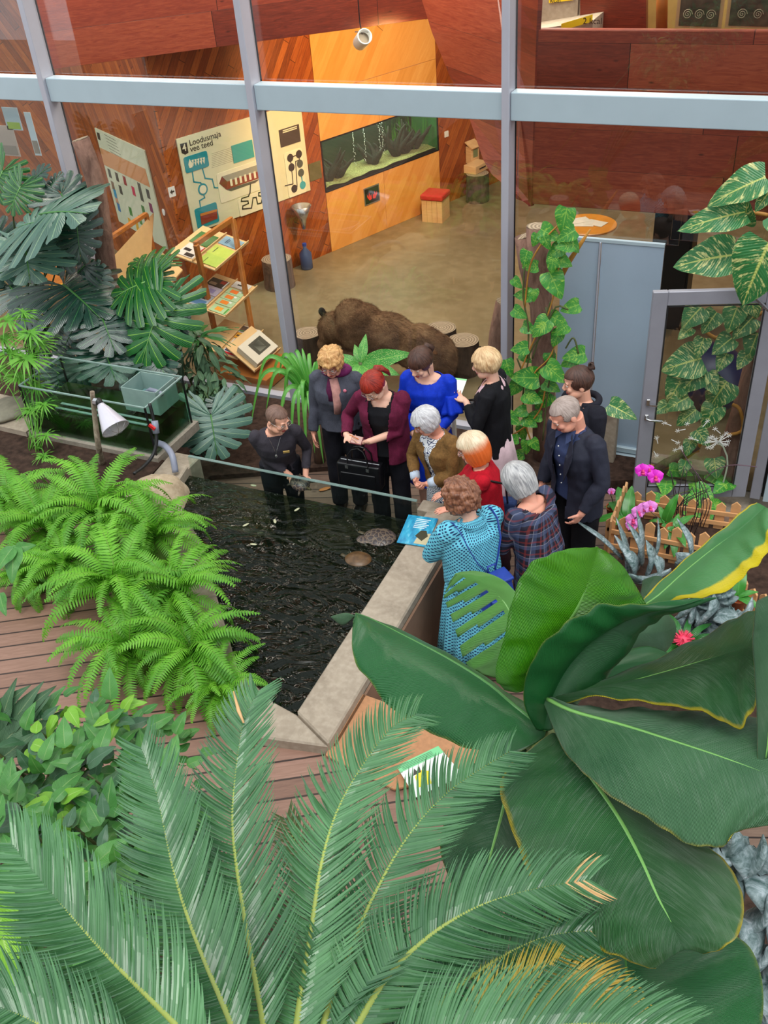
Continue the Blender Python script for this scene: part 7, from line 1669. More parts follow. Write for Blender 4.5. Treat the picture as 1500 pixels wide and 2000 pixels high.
# ------------------------------------------------------------------ leaning trunk left
lt = wthing('slanting_trunk', 'sawn reddish tree trunk leaning in front of the second mullion', 'trunk', (-8.0, 8.75, .05))
pp = [aty(222, 640, 8.6), aty(212, 560, 8.6), aty(205, 500, 8.6), aty(198, 430, 8.6), aty(190, 370, 8.6), aty(172, 310, 8.6), aty(157, 272, 8.6)]
MB().tube([Vector((pp[0].x-.02, 8.7, .03))]+pp, [.16, .13, .125, .115, .105, .10, .10, .10], 16).build('bark', M['bark_red'], lt, smooth=True)
MB().tube([pp[-1], pp[-1]+Vector((-.002, 0, .008))], .092, 16).build('sawn_top', M['endgrain'], lt)
# ------------------------------------------------------------------ glass tank
TG = glassmat('tank_panes', (.80, .92, .86)); DKW = NT('tank_water'); 
tk_ = wthing('glass_tank', 'long glass tank with green water on a concrete plinth at the left', 'tank', (-6.6, 6.8, .74))
x0, x1, y0, y1, z0, z1 = -7.30, -5.72, 6.44, 7.10, .84, 1.40
b = MB().box(((x0+x1)/2, (y0+y1)/2, .80), (x1-x0+.1, y1-y0+.1, .1)); b.build('plinth', M['plinth'], tk_)
for nm, c, s_ in (('front_pane', ((x0+x1)/2, y0, (z0+z1)/2), (x1-x0, .012, z1-z0)), ('back_pane', ((x0+x1)/2, y1, (z0+z1)/2), (x1-x0, .012, z1-z0)), ('end_pane', (x0, (y0+y1)/2, (z0+z1)/2), (.012, y1-y0, z1-z0)), ('end_pane', (x1, (y0+y1)/2, (z0+z1)/2), (.012, y1-y0, z1-z0))):
    MB().box(c, s_).build(nm, TG, tk_)
b = MB()
for yy in (y0, y1): b.bar((x0, yy, z1), (x1, yy, z1), .016, .014)
for xx in (x0, x1): b.bar((xx, y0, z1), (xx, y1, z1), .016, .014)
b.build('rim', M['edgeglass'], tk_)
for xx in (x0, x1):
    for yy in (y0, y1): MB().bar((xx, yy, z0), (xx, yy, z1), .016, .016, (1, 0, 0)).build('corner_seal', M['black'], tk_)
tw = NT('tank_water'); v = tw.coord(); f_ = tw.noise(v, 3, 4)
tw.pbr(tw.ramp(f_, [(.35, lin((10, 16, 8))), (.65, lin((34, 62, 18)))]), .06, 0, None, Specular_IOR_Level=.5) if False else tw.pbr(tw.ramp(f_, [(.35, lin((10, 16, 8))), (.65, lin((34, 62, 18)))]), .06)
MB().box(((x0+x1)/2, (y0+y1)/2, .975), (x1-x0-.03, y1-y0-.03, .26)).build('water', tw.mat, tk_)
for i, yy in enumerate((6.55, 6.64)): MB().bar((x0+.3, yy, 1.13), (x1-.12, yy, 1.12), .03, .008).build('glass_shelf', M['edgeglass'], tk_)
# filter box in its corner
fb = wthing('filter_box', 'small open glass filter box with grey pipe hanging in the tank corner', 'box', (-5.95, 6.9, 1.15))
for c, s_ in (((-5.98, 6.70, 1.29), (.42, .01, .26)), ((-5.98, 7.04, 1.29), (.42, .01, .26)), ((-6.19, 6.87, 1.29), (.01, .34, .26)), ((-5.77, 6.87, 1.29), (.01, .34, .26))): MB().box(c, s_).build('pane', M['edgeglass'], fb)
MB().box((-5.98, 6.87, 1.20), (.40, .32, .06)).build('water', plain('pale_water', (110, 150, 150), .1, 0, .1), fb)
gp_ = plain('grey_plastic', (134, 138, 156), .4, 0, .05)
MB().tube([(-6.05, 6.86, 1.28), (-5.96, 6.86, 1.34), (-5.86, 6.82, 1.36), (-5.74, 6.76, 1.38)], .024, 10).build('pipe', gp_, fb, smooth=True)
hs = wthing('hose', 'black hose with a red valve running from the tank down beside the boulder', 'hose', atz(300, 900, .8))
p = [aty(292, 788, 6.42), aty(300, 820, 6.38), aty(306, 860, 6.3), aty(298, 890, 6.2), aty(280, 912, 6.05), aty(262, 925, 5.9)]
MB().tube(spline([tuple(q) for q in p], 20), .017, 8).build('tube', M['black'], hs, smooth=True)
MB().tube([aty(302, 822, 6.36), aty(305, 846, 6.32)], .034, 10).build('valve_body', gp_, hs, smooth=True); MB().box(aty(297, 834, 6.30), (.07, .02, .03), Euler((0, .6, 0))).build('red_lever', flat((206, 30, 34)), hs)
ip = wthing('inlet_pipe', 'grey plastic bend pouring into the pond beside the glass pane', 'pipe', atz(345, 890, .95))
MB().tube(spline([tuple(q) for q in (Vector((-5.72, 6.50, .96)), Vector((-5.55, 6.40, 1.02)), Vector((-5.40, 6.30, 1.0)), Vector((-5.34, 6.22, .86)))], 12), .032, 12).build('bend', gp_, ip, smooth=True)
# branch with clamp lamp
br_ = wthing('lichen_branch', 'thin lichen-covered branch standing in front of the tank', 'branch', atz(198, 905, .76))
q = [atz(200, 908, .76), aty(192, 870, 6.05), aty(186, 820, 6.1), aty(180, 765, 6.12)]
MB().tube(spline([tuple(a) for a in q], 12), [.032-.0008*i for i in range(13)], 9).build('bark', bark('lichen_bark', (92, 66, 52), (180, 168, 146), 14), br_, smooth=True)
cl = wthing('clamp_lamp', 'white metal clamp lamp tied to the branch over the tank', 'lamp', aty(212, 815, 6.0))
a, b_ = aty(196, 790, 6.08), aty(226, 838, 5.98); dr = (b_-a).normalized(); qm = dr.to_track_quat('Z', 'Y').to_matrix(); L = (b_-a).length
MB().lathe([(.035, 0), (.045, .03), (.06, .06), (.135, L-.01), (.14, L), (.128, L), (.05, .07), (.03, .05)], a, 28, qm).build('shade', plain('white_enamel', (206, 202, 214), .25, .2, .03), cl, smooth=True)
MB().lathe([(.03, -.06), (.036, -.05), (.036, .02), (.03, .02)], a, 16, qm).build('socket', M['black'], cl, smooth=True)
g = MB()
for k in range(4):
    an = k*math.pi/4; g.tube([b_+qm @ Vector((.13*math.cos(an)*c_, .13*math.sin(an)*c_, .05*(1-c_*c_))) for c_ in (-1, -.5, 0, .5, 1)], .002, 5)
g.build('wire_guard', M['steel'], cl, smooth=True)
MB().tube([a+Vector((-.06, -.0, .02)), a+Vector((-.02, 0, .02))], .04, 8).build('clamp', M['steel'], cl)
# boulder, flat stone, low concrete strip
def rock(label, c, r, mat, seed=1, name='boulder'):
    o = wthing(name, label, 'rock', c); b = MB().ball(c, r, None, 40, 26); b.v = [Vector(c)+(v-Vector(c))*(1+.16*noise.noise((v-Vector(c))*3.2+Vector((seed, 0, 0)))+.05*noise.noise((v-Vector(c))*11)) for v in b.v]; b.build('stone', mat, o, smooth=True); return o
ST = concrete('sandstone', (150, 128, 100), (196, 178, 152), .85, 3)
rock('pale rounded boulder between the ferns and the pond inlet', (-5.36, 5.90, .70), (.30, .34, .28), ST, 3)
rock('flat grey stone lying left of the tank', tuple(atz(8, 800, .9)), (.28, .26, .07), concrete('grey_stone', (100, 96, 84), (136, 130, 112)), 5, 'flat_stone')
o = MB().prism([(-9.5, 6.45), (-7.36, 6.38), (-7.36, 6.95), (-9.5, 7.0)], .7, .86).build('trim_30', M['concrete']); struct(o)
# pond turtles and floating bits
for i, (x, y, s_, lb) in enumerate(((742, 1052, 1.25, 'largest dark turtle resting in the pond corner below the glass'), (700, 1095, 1.0, 'brown turtle at the surface nearest the middle of the pond'), (712, 1060, .8, 'smaller turtle between two others under the water'))):
    c = atz(x, y, .70-.02*(i == 2)); o = wthing('pond_turtle', lb, 'turtle', c, 'turtles in the pond')
    P = [[c+Vector((.13*s_*math.sin(th)*math.cos(ph), .11*s_*math.sin(th)*math.sin(ph), .055*math.cos(th))) for ph in [2*math.pi*k/26 for k in range(27)]] for th in [math.pi*.5*k/8+.001 for k in range(9)]]
    MB().grid(P).build('shell', tm.mat if i != 1 else plain('brown_shell', (92, 66, 38), .35, 0, .4, 20), o, smooth=True)
    MB().tube([c+Vector((-.12*s_, 0, .0)), c+Vector((-.17*s_, .01, .012))], [.025, .02], 8).build('head', flat((70, 62, 40)), o, smooth=True)
    for sx, sy in ((1, 1), (1, -1), (-1, 1), (-1, -1)): MB().tube([c+Vector((sx*.08*s_, sy*.08*s_, -.005)), c+Vector((sx*.12*s_, sy*.13*s_, -.02))], [.02, .012], 7).build('leg', flat((60, 54, 36)), o, smooth=True)
for i, (x, y) in enumerate(((495, 948), (480, 1025), (537, 1018), (495, 1063), (580, 995))):
    c = atz(x, y, .727); o = wthing('floating_leaf', ('pale petal floating near the inlet', 'pale bit floating left of the ripples', 'yellowish bit floating below the glass pane', 'pale bit floating in the middle of the ripples', 'white bit floating right under the glass pane')[i], 'leaf', c, 'bits floating on the pond')
    MB().ball(c, (.035, .014, .004), Euler((0, 0, i*1.1)), 10, 6).build('blade', flat((186, 184, 150)), o, smooth=True)
# signs
def quadsign(name, label, cat, q, th, mat, gap=.0):
    o = wthing(name, label, cat, q[0]); n_ = (q[1]-q[0]).cross(q[3]-q[0]).normalized(); n_ = n_ if n_.z > 0 else -n_
    MB().slab(q, n_*th).build('panel', mat, o); return o, n_
def onq(q, n_, th, u, v): return q[0].lerp(q[1], u).lerp(q[3].lerp(q[2], u), v)+n_*th
zq = .868
q = [atz(775, 1060, zq), atz(832, 1069, zq), atz(856, 1014, zq), atz(798, 1006, zq)]
bm_ = NT('blue_print'); bt_ = bm_.noise(bm_.coord(scale=(6, 2, 1)), 3, 4); bm_.pbr(bm_.ramp(bt_, [(.35, lin((24, 120, 170))), (.55, lin((50, 170, 206))), (.7, lin((150, 210, 224)))]), .3)
sg_, n_ = quadsign('turtle_sign', 'bright blue information sign with a turtle photo on the pond coping', 'sign', q, .006, bm_.mat)
MB().slab([onq(q, n_, .0065, *p) for p in ((.55, .05), (.98, .05), (.98, .45), (.6, .35))], n_*.001).build('turtle_picture', flat((196, 186, 150)), sg_)
MB().slab([onq(q, n_, .0075, *p) for p in ((.50, .30), (.78, .16), (.92, .34), (.80, .52), (.62, .50))], n_*.001).build('turtle_picture', flat((62, 60, 40)), sg_)
for k in range(6): MB().slab([onq(q, n_, .0065, *p) for p in ((.32, .90-k*.06), (.80-.05*(k % 3), .90-k*.06), (.80-.05*(k % 3), .875-k*.06), (.32, .875-k*.06))], n_*.001).build('text_line', flat((220, 236, 240)), sg_)
# tan board with the bird sign
tb_ = wthing('tan_board', 'tan fibreboard sheet lying on the upper deck by the steps', 'board', atz(640, 1480, .75))
MB().slab([atz(636, 1478, .76), atz(770, 1545, .76), atz(942, 1505, .76), atz(955, 1462, .76), atz(812, 1396, .76), atz(690, 1352, .76)], (0, 0, .02)).build('sheet', plain('tan_fibreboard', (178, 128, 90), .8, 0, .12, 30, .4), tb_, bevel=.003)
q = [atz(800, 1525, .80), atz(880, 1492, .80), atz(858, 1455, .81), atz(775, 1497, .81)]
q = [atz(812, 1558, .80), atz(905, 1515, .80), atz(856, 1458, .82), atz(774, 1497, .82)]
bs_, n_ = quadsign('bird_sign', 'white and green sign with a yellow bird lying on the tan board', 'sign', q, .006, flat((222, 228, 220)))
MB().slab([onq(q, n_, .0065, *p) for p in ((0, .78), (1, .78), (1, 1), (0, 1))], n_*.001).build('green_band', flat((120, 200, 140)), bs_)
for k in range(4): MB().slab([onq(q, n_, .008, *p) for p in ((.08, .95-k*.04), (.8, .95-k*.04), (.8, .937-k*.04), (.08, .937-k*.04))], n_*.0005).build('text_line', flat((70, 120, 84)), bs_)
MB().slab([onq(q, n_, .0065, *p) for p in ((.15, .2), (.4, .15), (.5, .5), (.35, .62), (.2, .5))], n_*.001).build('bird_picture', flat((232, 206, 40)), bs_)
MB().slab([onq(q, n_, .0065, *p) for p in ((.18, .55), (.28, .72), (.30, .62), (.40, .72), (.36, .55))], n_*.0015).build('bird_picture', flat((60, 60, 50)), bs_)
# pineapple sign on its stand
q = [aty(858, 776, 7.75), aty(897, 784, 7.75), aty(912, 742, 8.05), aty(866, 737, 8.05)]
ps_, n_ = quadsign('pineapple_sign', 'white and green plant sign with a pineapple on a pale post', 'sign', q, .008, flat((228, 232, 224)))
MB().slab([onq(q, n_, .009, *p) for p in ((0, 0), (1, 0), (1, .14), (0, .14))], n_*.001).build('green_band', flat((130, 206, 140)), ps_); MB().slab([onq(q, n_, .009, *p) for p in ((0, .93), (1, .93), (1, 1), (0, 1))], n_*.001).build('green_band', flat((130, 206, 140)), ps_)
c = onq(q, n_, .010, .62, .38); ax, ay = (q[1]-q[0])*.12, (q[3]-q[0])*.14
MB().slab([c+ax*math.cos(k*.628)+ay*math.sin(k*.628) for k in range(10)], n_*.001).build('pineapple', flat((232, 184, 60)), ps_)
MB().slab([c+ay*.9-ax*.3, c+ay*1.9-ax*.7, c+ay*1.5, c+ay*2.2, c+ay*1.5+ax*.4, c+ay*1.9+ax*.9, c+ay*.9+ax*.3], n_*.001).build('pineapple_crown', flat((60, 140, 100)), ps_)
pc_ = onq(q, n_, -.01, .5, .5); MB().tube([pc_, Vector((pc_.x+.02, pc_.y+.02, .0))], .022, 10).build('post', flat((196, 190, 170)), ps_)
# steps beside the pond wall
st_ = wthing('deck_steps', 'tan plywood steps between the lower deck and the upper deck', 'steps', (-2.0, 4.3, 0))
plw = plain('plywood_brown', (150, 104, 74), .75, 0, .15, 6)
for i, (ya, yb, zz) in enumerate(((3.72, 4.25, .56), (4.25, 4.68, .37), (4.68, 5.05, .19))): MB().box((-1.95, (ya+yb)/2, zz/2), (.92, yb-ya-.004, zz)).build('step', plw, st_, bevel=.004)
# grey post behind the man
gp2 = wthing('concrete_post', 'short grey concrete post behind the man at the screen', 'post', atz(1188, 905, 0)); p = atz(1188, 905, 0); MB().box(p+Vector((0, 0, .33)), (.13, .13, .66)).build('shaft', M['concrete'], gp2, bevel=.01)

# ------------------------------------------------------------------ open glass door
H0 = Vector((-.20, 8.70, 0)); L0 = Vector((-1.27, 8.34, 0)); dd = (L0-H0); W_ = dd.length; an = math.atan2(-dd.y, -dd.x)
dz = 2.27
door = thing('door_1', 'grey aluminium glass door standing open beside the orchids', 'door', L0, an)
del door['category']; del door['label']; door['kind'] = 'structure'
DA = plain('door_aluminium', (146, 146, 156), .4, .15, .04); fw = .135
for nm, c, s_ in (('stile', (fw/2, 0, dz/2+.03), (fw, .06, dz)), ('stile', (W_-fw/2, 0, dz/2+.03), (fw, .06, dz)), ('rail', (W_/2, 0, dz+.03-fw/2), (W_-2*fw, .058, fw)), ('rail', (W_/2, 0, .03+fw/2), (W_-2*fw, .058, fw))):
    MB().box(c, s_).build(nm, DA, door, bevel=.006)
MB().box((W_/2, .0, dz/2+.03), (W_-2*fw, .012, dz-2*fw)).build('pane', M['glass'], door)
g = MB()
for x_ in (fw+.006, W_-fw-.006): g.box((x_, -.031, dz/2+.03), (.012, .004, dz-2*fw))
for z_ in (.03+fw+.006, dz+.03-fw-.006): g.box((W_/2, -.031, z_), (W_-2*fw, .004, .012))
g.build('gasket', M['gasket'], door)
MB().tube([(.055, -.03, 1.0), (.055, -.075, 1.0), (.075, -.085, .995), (.20, -.085, .985)], .012, 8).build('handle', M['steel'], door, smooth=True)
MB().box((.055, -.035, 1.0), (.035, .01, .06)).build('handle_rose', M['steel'], door, bevel=.004)
b = MB().box((.055, -.04, 1.17), (.035, .02, .07)); b.build('lock', M['steel'], door, bevel=.005); MB().bar((.07, -.06, 1.15), (.14, -.06, 1.14), .014, .014).build('key', M['steel'], door)
MB().bar((W_-.25, -.05, dz-.03), (W_-.02, -.18, dz-.22), .03, .02).build('closer_arm', M['steel'], door)
# white dandelion stickers on the pane
dm = Matrix.Translation(L0) @ Matrix.Rotation(an, 4, 'Z'); dmi = dm.inverted(); nd = dm.to_3x3() @ Vector((0, -1, 0))
def pickd(px, py):
    r = Vector(ray(px, py)); p0 = L0+nd*.009; t_ = nd.dot(p0-EYE_V)/nd.dot(r); p = dmi @ (EYE_V+r*t_); return p.x, p.z
def dpx(x, y): return pickd(1240+x/5.554, 700+y/5.554)
WHT = flat((226, 226, 222)); stk = thing('dandelion_sticker', 'white dandelion clock with drifting seeds stuck on the door glass', 'sticker', L0, an)
def line(b, p, q, w_): b.bar((p[0], -.009, p[1]), (q[0], -.009, q[1]), .003, w_, (0, 0, 1))
b = MB(); sp_ = [dpx(*p) for p in ((905, 905), (960, 960), (1000, 1060), (1005, 1160), (985, 1250), (955, 1360), (930, 1420), (870, 1560), (820, 1690))]
for p, q in zip(sp_[:-1], sp_[1:]): line(b, p, q, .016)
b.build('stalk', flat((150, 160, 140)), stk)
def seed(b, x, y, x2, y2, r=16):
    p, q = dpx(x, y), dpx(x2, y2); line(b, p, q, .007)
    for k in range(6):
        a = k*math.pi/3+.3; line(b, p, (p[0]+.026*math.cos(a), p[1]+.026*math.sin(a)), .004)
for i, s_ in enumerate(((320, 700, 395, 730), (565, 710, 575, 720), (790, 680, 735, 745), (465, 785, 550, 768), (870, 765, 930, 815), (235, 860, 250, 925), (605, 865, 690, 892), (465, 915, 395, 880), (435, 995, 500, 975), (500, 965, 520, 1010), (235, 1055, 205, 1005))):
    b = MB(); seed(b, *s_); b.build('seed', WHT, stk)
b = MB(); c = (905, 905)
for k in range(15):
    a = math.pi*.98*k/14+math.pi*.02+(0.12 if k % 2 else 0); r_ = 105+25*(k % 2)
    seed(b, c[0]+r_*math.cos(a+math.pi*.0)*1.0, c[1]-10-r_*.62*math.sin(a*2-.0)*1.0*(1 if k % 2 else -.7), c[0], c[1])
b.build('seed_head', WHT, stk)
o = MB().box((-.10, 8.78, 1.7), (.10, .14, 3.4)).build('trim_31', DA, bevel=.006); struct(o)
o = MB().box((-.02, 8.95, 1.7), (.05, .35, 3.4)).build('trim_32', M['gasket']); struct(o)
o = MB().box((.06, 8.72, 1.7), (.16, .06, 3.4)).build('trim_33', M['alu_sky_tint'], bevel=.005); struct(o)
o = MB().box((.75, 8.75, 1.7), (1.2, .012, 3.4)).build('window_11', M['glass']); struct(o)

# ------------------------------------------------------------------ fenced bed: picket fence, orchids, sansevierias, bromeliad
PN = plain('pale_picket', (214, 160, 108), .6, 0, .12, 8)
def fence(label, pts, h=.40, zb=.36):
    o = wthing('picket_fence', label, 'fence', pts[0], 'low picket fences of the bed')
    for (a, b_) in zip(pts[:-1], pts[1:]):
        a, b_ = Vector(a), Vector(b_); n_ = max(2, int((b_-a).length/.115)); d = (b_-a).normalized(); s_ = d.cross(Vector((0, 0, 1)))
        for z_ in (zb+.10, zb+h*.62): MB().bar(Vector((a.x, a.y, z_))+s_*.018, Vector((b_.x, b_.y, z_))+s_*.018, .018, .04).build('rail', PN, o)
        for k in range(n_+1):
            c = a.lerp(b_, k/n_); hh = h*(1 if k % 2 else .92); w_ = d*.042
            MB().slab([Vector((c.x, c.y, zb))-w_, Vector((c.x, c.y, zb))+w_, Vector((c.x, c.y, zb+hh-.04))+w_, Vector((c.x, c.y, zb+hh)), Vector((c.x, c.y, zb+hh-.04))-w_], s_*-.018).build('picket', PN, o)
    return o
fence('low pine picket fence beside the man, in front of the orchids', [(-1.22, 7.55, 0), (-1.22, 6.95, 0), (-.30, 6.95, 0)], .42)
fence('low pine picket fence behind the low grey rosette at the right edge', [(-.30, 6.70, 0), (.40, 6.10, 0)], .40)
fence('low pine picket fence along the door side of the bed', [(-1.10, 7.52, 0), (-.10, 7.60, 0)], .34)
OL = leafmat('orchid_leaf', (34, 104, 34), (74, 150, 56), vein=(90, 160, 70), rough=.3, vn=.01, trans=.08, bump=0); OLM = blade_mesh(OL, lambda f: .20*math.sin(math.pi*min(1, f*.93+.07)**.8)**.7+.002, 1, .5, .2)
PK = plain('orchid_pink', (226, 132, 214), .5, 0, .12, 30); MG = plain('orchid_magenta', (224, 40, 204), .5, 0, .1, 30); PC = plain('orchid_centre', (214, 60, 120), .5)
def flower_mesh(mat):
    b = MB()
    for k, (L, w_) in enumerate(((.034, .020), (.038, .028), (.033, .018), (.033, .018), (.038, .028))):
        a = math.pi/2+k*2*math.pi/5; d = Vector((math.cos(a), 0, math.sin(a))); s_ = Vector((-math.sin(a), 0, math.cos(a)))
        P = [[d*L*f+s_*w_*math.sin(math.pi*min(1, f*.9+.08))*j*.9+Vector((0, -.006*f+.006*abs(j), 0)) for j in (-1, -.5, 0, .5, 1)] for f in (0.02, .25, .5, .75, 1)]; b.grid(P)
    b.mi = 1; b.ball((0, -.012, -.004), (.008, .012, .010)); b.ball((0, -.018, -.014), (.010, .006, .006)); return b.mesh('flower', [mat, PC])
FP, FMg = flower_mesh(PK), flower_mesh(MG)
def orchid(label, c, leaves, spike=None, flowers=(), fm=None, pot=True):
    o = wthing('orchid', label, 'orchid', c, 'orchids behind the picket fence'); c = Vector(c)
    if pot: MB().lathe([(.06, -.12), (.075, 0), (.08, .0), (.07, -.01), (.055, -.11)], c, 20).build('pot', flat((206, 200, 190)) if 'white' in label else plain('terracotta', (186, 104, 60), .7), o, smooth=True)
    for k, (x, y, yy) in enumerate(leaves):
        B = aty(x, y, yy); inst('leaf', OLM, o, frame(c+(B-c)*.06, B, Vector((0, -.3, 1))))
    if spike: MB().tube(spline([tuple(c)]+[tuple(aty(*p)) for p in spike], 14), .004, 6).build('flower_spike', plain('spike', (84, 70, 50), .6), o, smooth=True)
    for (x, y, yy, sz) in flowers:
        f = inst('flower', fm, o, Matrix.Translation(aty(x, y, yy)) @ Matrix.Rotation(.35, 4, 'Z') @ Matrix.Rotation(-.5, 4, 'X') @ Matrix.Scale(sz*1.75, 4))
    return o
orchid('orchid with pale pink flowers in a white pot', tuple(aty(1225, 1012, 7.25)), [(1167, 1002, 7.15), (1232, 950, 7.4), (1210, 940, 7.5), (1208, 1010, 7.1), (1250, 985, 7.4), (1190, 960, 7.5)], [(1262, 985, 7.2), (1280, 985, 7.1), (1255, 1000, 7.0), (1238, 1015, 6.95)], [(1270, 990, 7.0, 1), (1247, 1000, 6.98, 1), (1236, 1015, 6.95, 1.05), (1258, 992, 7.02, .9), (1234, 1026, 6.93, .9)], FP)
orchid('orchid with two magenta flowers high on a thin spike', tuple(aty(1300, 1020, 7.3)), [(1312, 975, 7.3), (1290, 985, 7.4), (1330, 1010, 7.3), (1300, 1060, 7.1), (1318, 1055, 7.1), (1270, 1010, 7.3)], [(1264, 990, 7.4), (1263, 930, 7.4), (1268, 915, 7.35)], [(1255, 919, 7.33, 1.1), (1280, 931, 7.33, 1.15), (1268, 916, 7.36, .7)], FMg)
orchid('orchid with one small lilac flower at the man side of the bed', tuple(aty(1200, 990, 7.5)), [(1180, 985, 7.5), (1215, 970, 7.6), (1222, 1000, 7.5)], [(1190, 960, 7.5), (1172, 940, 7.5)], [(1194, 960, 7.45, .6)], FP)
orchid('orchid without flowers whose leaves hang over the fence', tuple(aty(1318, 1030, 7.1)), [(1300, 1058, 6.9), (1318, 1070, 6.85), (1335, 1045, 6.9), (1325, 1000, 7.2), (1350, 1000, 7.2), (1290, 1040, 7.0)])
orchid('young potted orchid shoots in the right corner of the bed', tuple(aty(1440, 1165, 6.2)), [(1425, 1130, 6.2), (1455, 1120, 6.3), (1470, 1150, 6.2), (1480, 1175, 6.1), (1450, 1100, 6.3)])
tw_ = wthing('orchid_stakes', 'tangle of thin dark bare orchid spikes below the door pane', 'stakes', tuple(aty(1350, 1030, 7.4)))
rs = random.Random(8)
for k in range(16):
    x, y = 1330+rs.uniform(-20, 45), 1035+rs.uniform(-10, 10); MB().tube(spline([tuple(aty(x, y, 7.4)), tuple(aty(x+rs.uniform(-12, 22), y-45, 7.4)), tuple(aty(x+rs.uniform(-15, 50), y-rs.uniform(70, 120), 7.45))], 8), .004, 5).build('spike', flat((50, 36, 40)), tw_, smooth=True)
MB().tube(spline([tuple(aty(x, y, 7.6)) for x, y in ((1372, 940), (1395, 920), (1430, 908), (1478, 912))], 8), .004, 5).build('spike', flat((96, 66, 80)), tw_, smooth=True)
MB().tube(spline([tuple(aty(x, y, 7.6)) for x, y in ((1330, 878), (1350, 910), (1375, 945), (1385, 980))], 8), .004, 5).build('spike', flat((96, 66, 80)), tw_, smooth=True)
SV = NT('sansevieria_leaf'); v = SV.coord(); n_1 = SV.noise(SV.coord(scale=(1, 1, 2.2)), 15, 5, .7, 1.2); n_2 = SV.noise(v, 5, 3)
SV.pbr(SV.ramp(SV.math('ADD', SV.math('MULTIPLY', n_1, .7), SV.math('MULTIPLY', n_2, .3)), [(.38, lin((52, 82, 78))), (.52, lin((128, 146, 148))), (.64, lin((182, 192, 198)))]), .45, 0, n_1, .3, .006)
def thick(o, A, B, w_, th=.3, mat=None, bend_=.05):
    A, B = Vector(A), Vector(B); mid = (A+B)/2+Vector((bend_, -bend_, bend_)); b = MB(); pts = [Vector(p) for p in spline([tuple(A), tuple(mid), tuple(B)], 10)]
    b.tube(pts, [w_*(.75+.5*math.sin(math.pi*min(1, i/10+.12)))*(1 if i < 8 else (1-(i-7)*.28)) for i in range(11)], 10, flat=th); b.build('leaf', mat or SV.mat, o, smooth=True)
o = wthing('sansevieria', 'grey mottled sansevieria with long thick leaves between man and banana plant', 'plant', tuple(aty(1270, 1130, 6.6)), 'grey sansevierias')
for (x0, y0, x1, y1, ya, yb, w_) in ((1215, 1090, 1117, 1012, 6.5, 6.5, .035), (1225, 1130, 1203, 1010, 6.5, 6.7, .055), (1235, 1125, 1200, 1045, 6.45, 6.5, .05), (1245, 1110, 1243, 995, 6.6, 6.8, .06), (1265, 1120, 1285, 1010, 6.5, 6.7, .045), (1265, 1120, 1262, 1055, 6.4, 6.4, .07), (1240, 1120, 1215, 1070, 6.35, 6.3, .06), (1235, 1130, 1310, 1140, 6.2, 6.1, .05), (1260, 1130, 1310, 1110, 6.3, 6.2, .06), (1255, 1100, 1225, 1020, 6.6, 6.7, .05), (1350, 1095, 1322, 1012, 6.6, 6.7, .05), (1335, 1110, 1320, 1080, 6.5, 6.4, .07), (1285, 1130, 1275, 1080, 6.4, 6.4, .07), (1250, 1140, 1215, 1120, 6.2, 6.1, .06)):
    thick(o, aty(x0, y0, ya), aty(x1, y1, yb), w_)
o = wthing('sansevieria', 'low rosette of short broad grey sansevieria leaves near the red flower', 'plant', tuple(aty(1360, 1200, 5.9)), 'grey sansevierias')
rs = random.Random(3)
for k in range(26):
    x0, y0 = 1365+rs.uniform(-35, 45), 1190+rs.uniform(-30, 35); a = rs.uniform(0, 6.28); L = rs.uniform(38, 62)
    thick(o, aty(x0, y0, 5.95), aty(x0+L*math.cos(a), y0+L*.7*math.sin(a)-12, 5.85), .065, .28)
for (x0, y0, x1, y1) in ((1335, 1230, 1345, 1160), (1330, 1200, 1360, 1150), (1365, 1215, 1395, 1160), (1420, 1225, 1470, 1165), (1345, 1255, 1360, 1190), (1390, 1240, 1365, 1235), (1400, 1200, 1440, 1205)): thick(o, aty(x0, y0, 5.7), aty(x1, y1, 5.75), .085, .25)
o = wthing('sansevieria', 'grey leaves deep in the shade at the right edge below the banana leaf', 'plant', tuple(atd(1450, 1760, 4.6)), 'grey sansevierias')
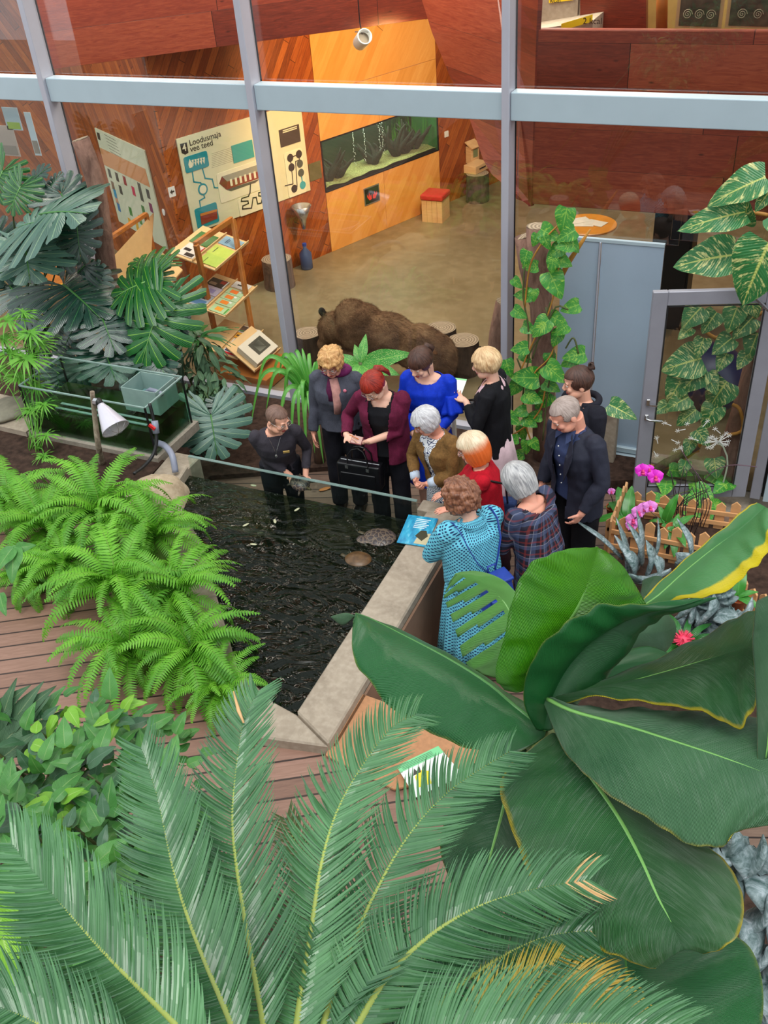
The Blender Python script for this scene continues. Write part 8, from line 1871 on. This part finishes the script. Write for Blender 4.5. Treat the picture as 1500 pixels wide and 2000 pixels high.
for (x0, y0, x1, y1) in ((1400, 1660, 1440, 1620), (1420, 1700, 1490, 1630), (1450, 1800, 1500, 1740), (1430, 1760, 1410, 1690), (1480, 1900, 1490, 1780), (1470, 1980, 1500, 1880), (1440, 1860, 1500, 1850), (1400, 1640, 1380, 1665), (1455, 1700, 1420, 1640), (1490, 1760, 1450, 1700), (1500, 1700, 1470, 1660), (1470, 1850, 1440, 1790), (1500, 1960, 1460, 1900), (1450, 1920, 1490, 1960)): thick(o, atd(x0, y0, 4.6), atd(x1, y1, 4.5), .07, .25)
o = wthing('bromeliad', 'bromeliad with a spiky pink-red flower head beside the banana leaf', 'plant', tuple(aty(1335, 1262, 5.4)))
c = aty(1335, 1252, 5.4); fr_ = plain('bromeliad_pink', (226, 64, 96), .5, 0, .15, 20); rs = random.Random(2); b = MB()
for k in range(110):
    d = Vector((rs.gauss(0, 1), rs.gauss(0, 1), rs.gauss(.3, .9))).normalized(); b.tube([c+d*.02, c+d*.085], [.010, .002], 5)
b.ball(c, .05); b.build('flower_head', fr_, o, smooth=True)
for k in range(12):
    a = k*.52; B = c+Vector((math.cos(a)*.32, math.sin(a)*.32, -.02)); strap(o, [c+Vector((0, 0, -.15)), c.lerp(B, .4)+Vector((0, 0, .02)), B], .03, DR)
MB().tube([c, c+Vector((0, 0, -.8))], .03, 8).build('stem', STM, o, smooth=True)
# pale fallen leaf on the lower deck
fl_ = wthing('fallen_leaf', 'dry orange leaf lying on the deck behind the glass pane', 'leaf', atz(632, 958, .01)); MB().ball(atz(634, 955, .012), (.07, .03, .006), Euler((0, 0, .8)), 12, 6).build('blade', flat((196, 120, 60)), fl_, smooth=True)
# ------------------------------------------------------------------ bring the place to true metres
K = .85
for o in list(sc.objects):
    if o.parent is None:
        o.location = Vector(o.location)*K
        if o.type in ('LIGHT', 'CAMERA'): continue
        o.scale = Vector(o.scale)*K
    if '_world' in o: del o['_world']
for o in sc.objects:
    if o.type == 'LIGHT' and o.data.type in ('AREA', 'SPOT'):
        o.data.energy *= K*K
        if o.data.type == 'AREA': o.data.size *= K; o.data.size_y *= K
cam.matrix_world = Matrix.Translation(Vector(EYE)*K) @ cam.matrix_world.to_3x3().to_4x4()
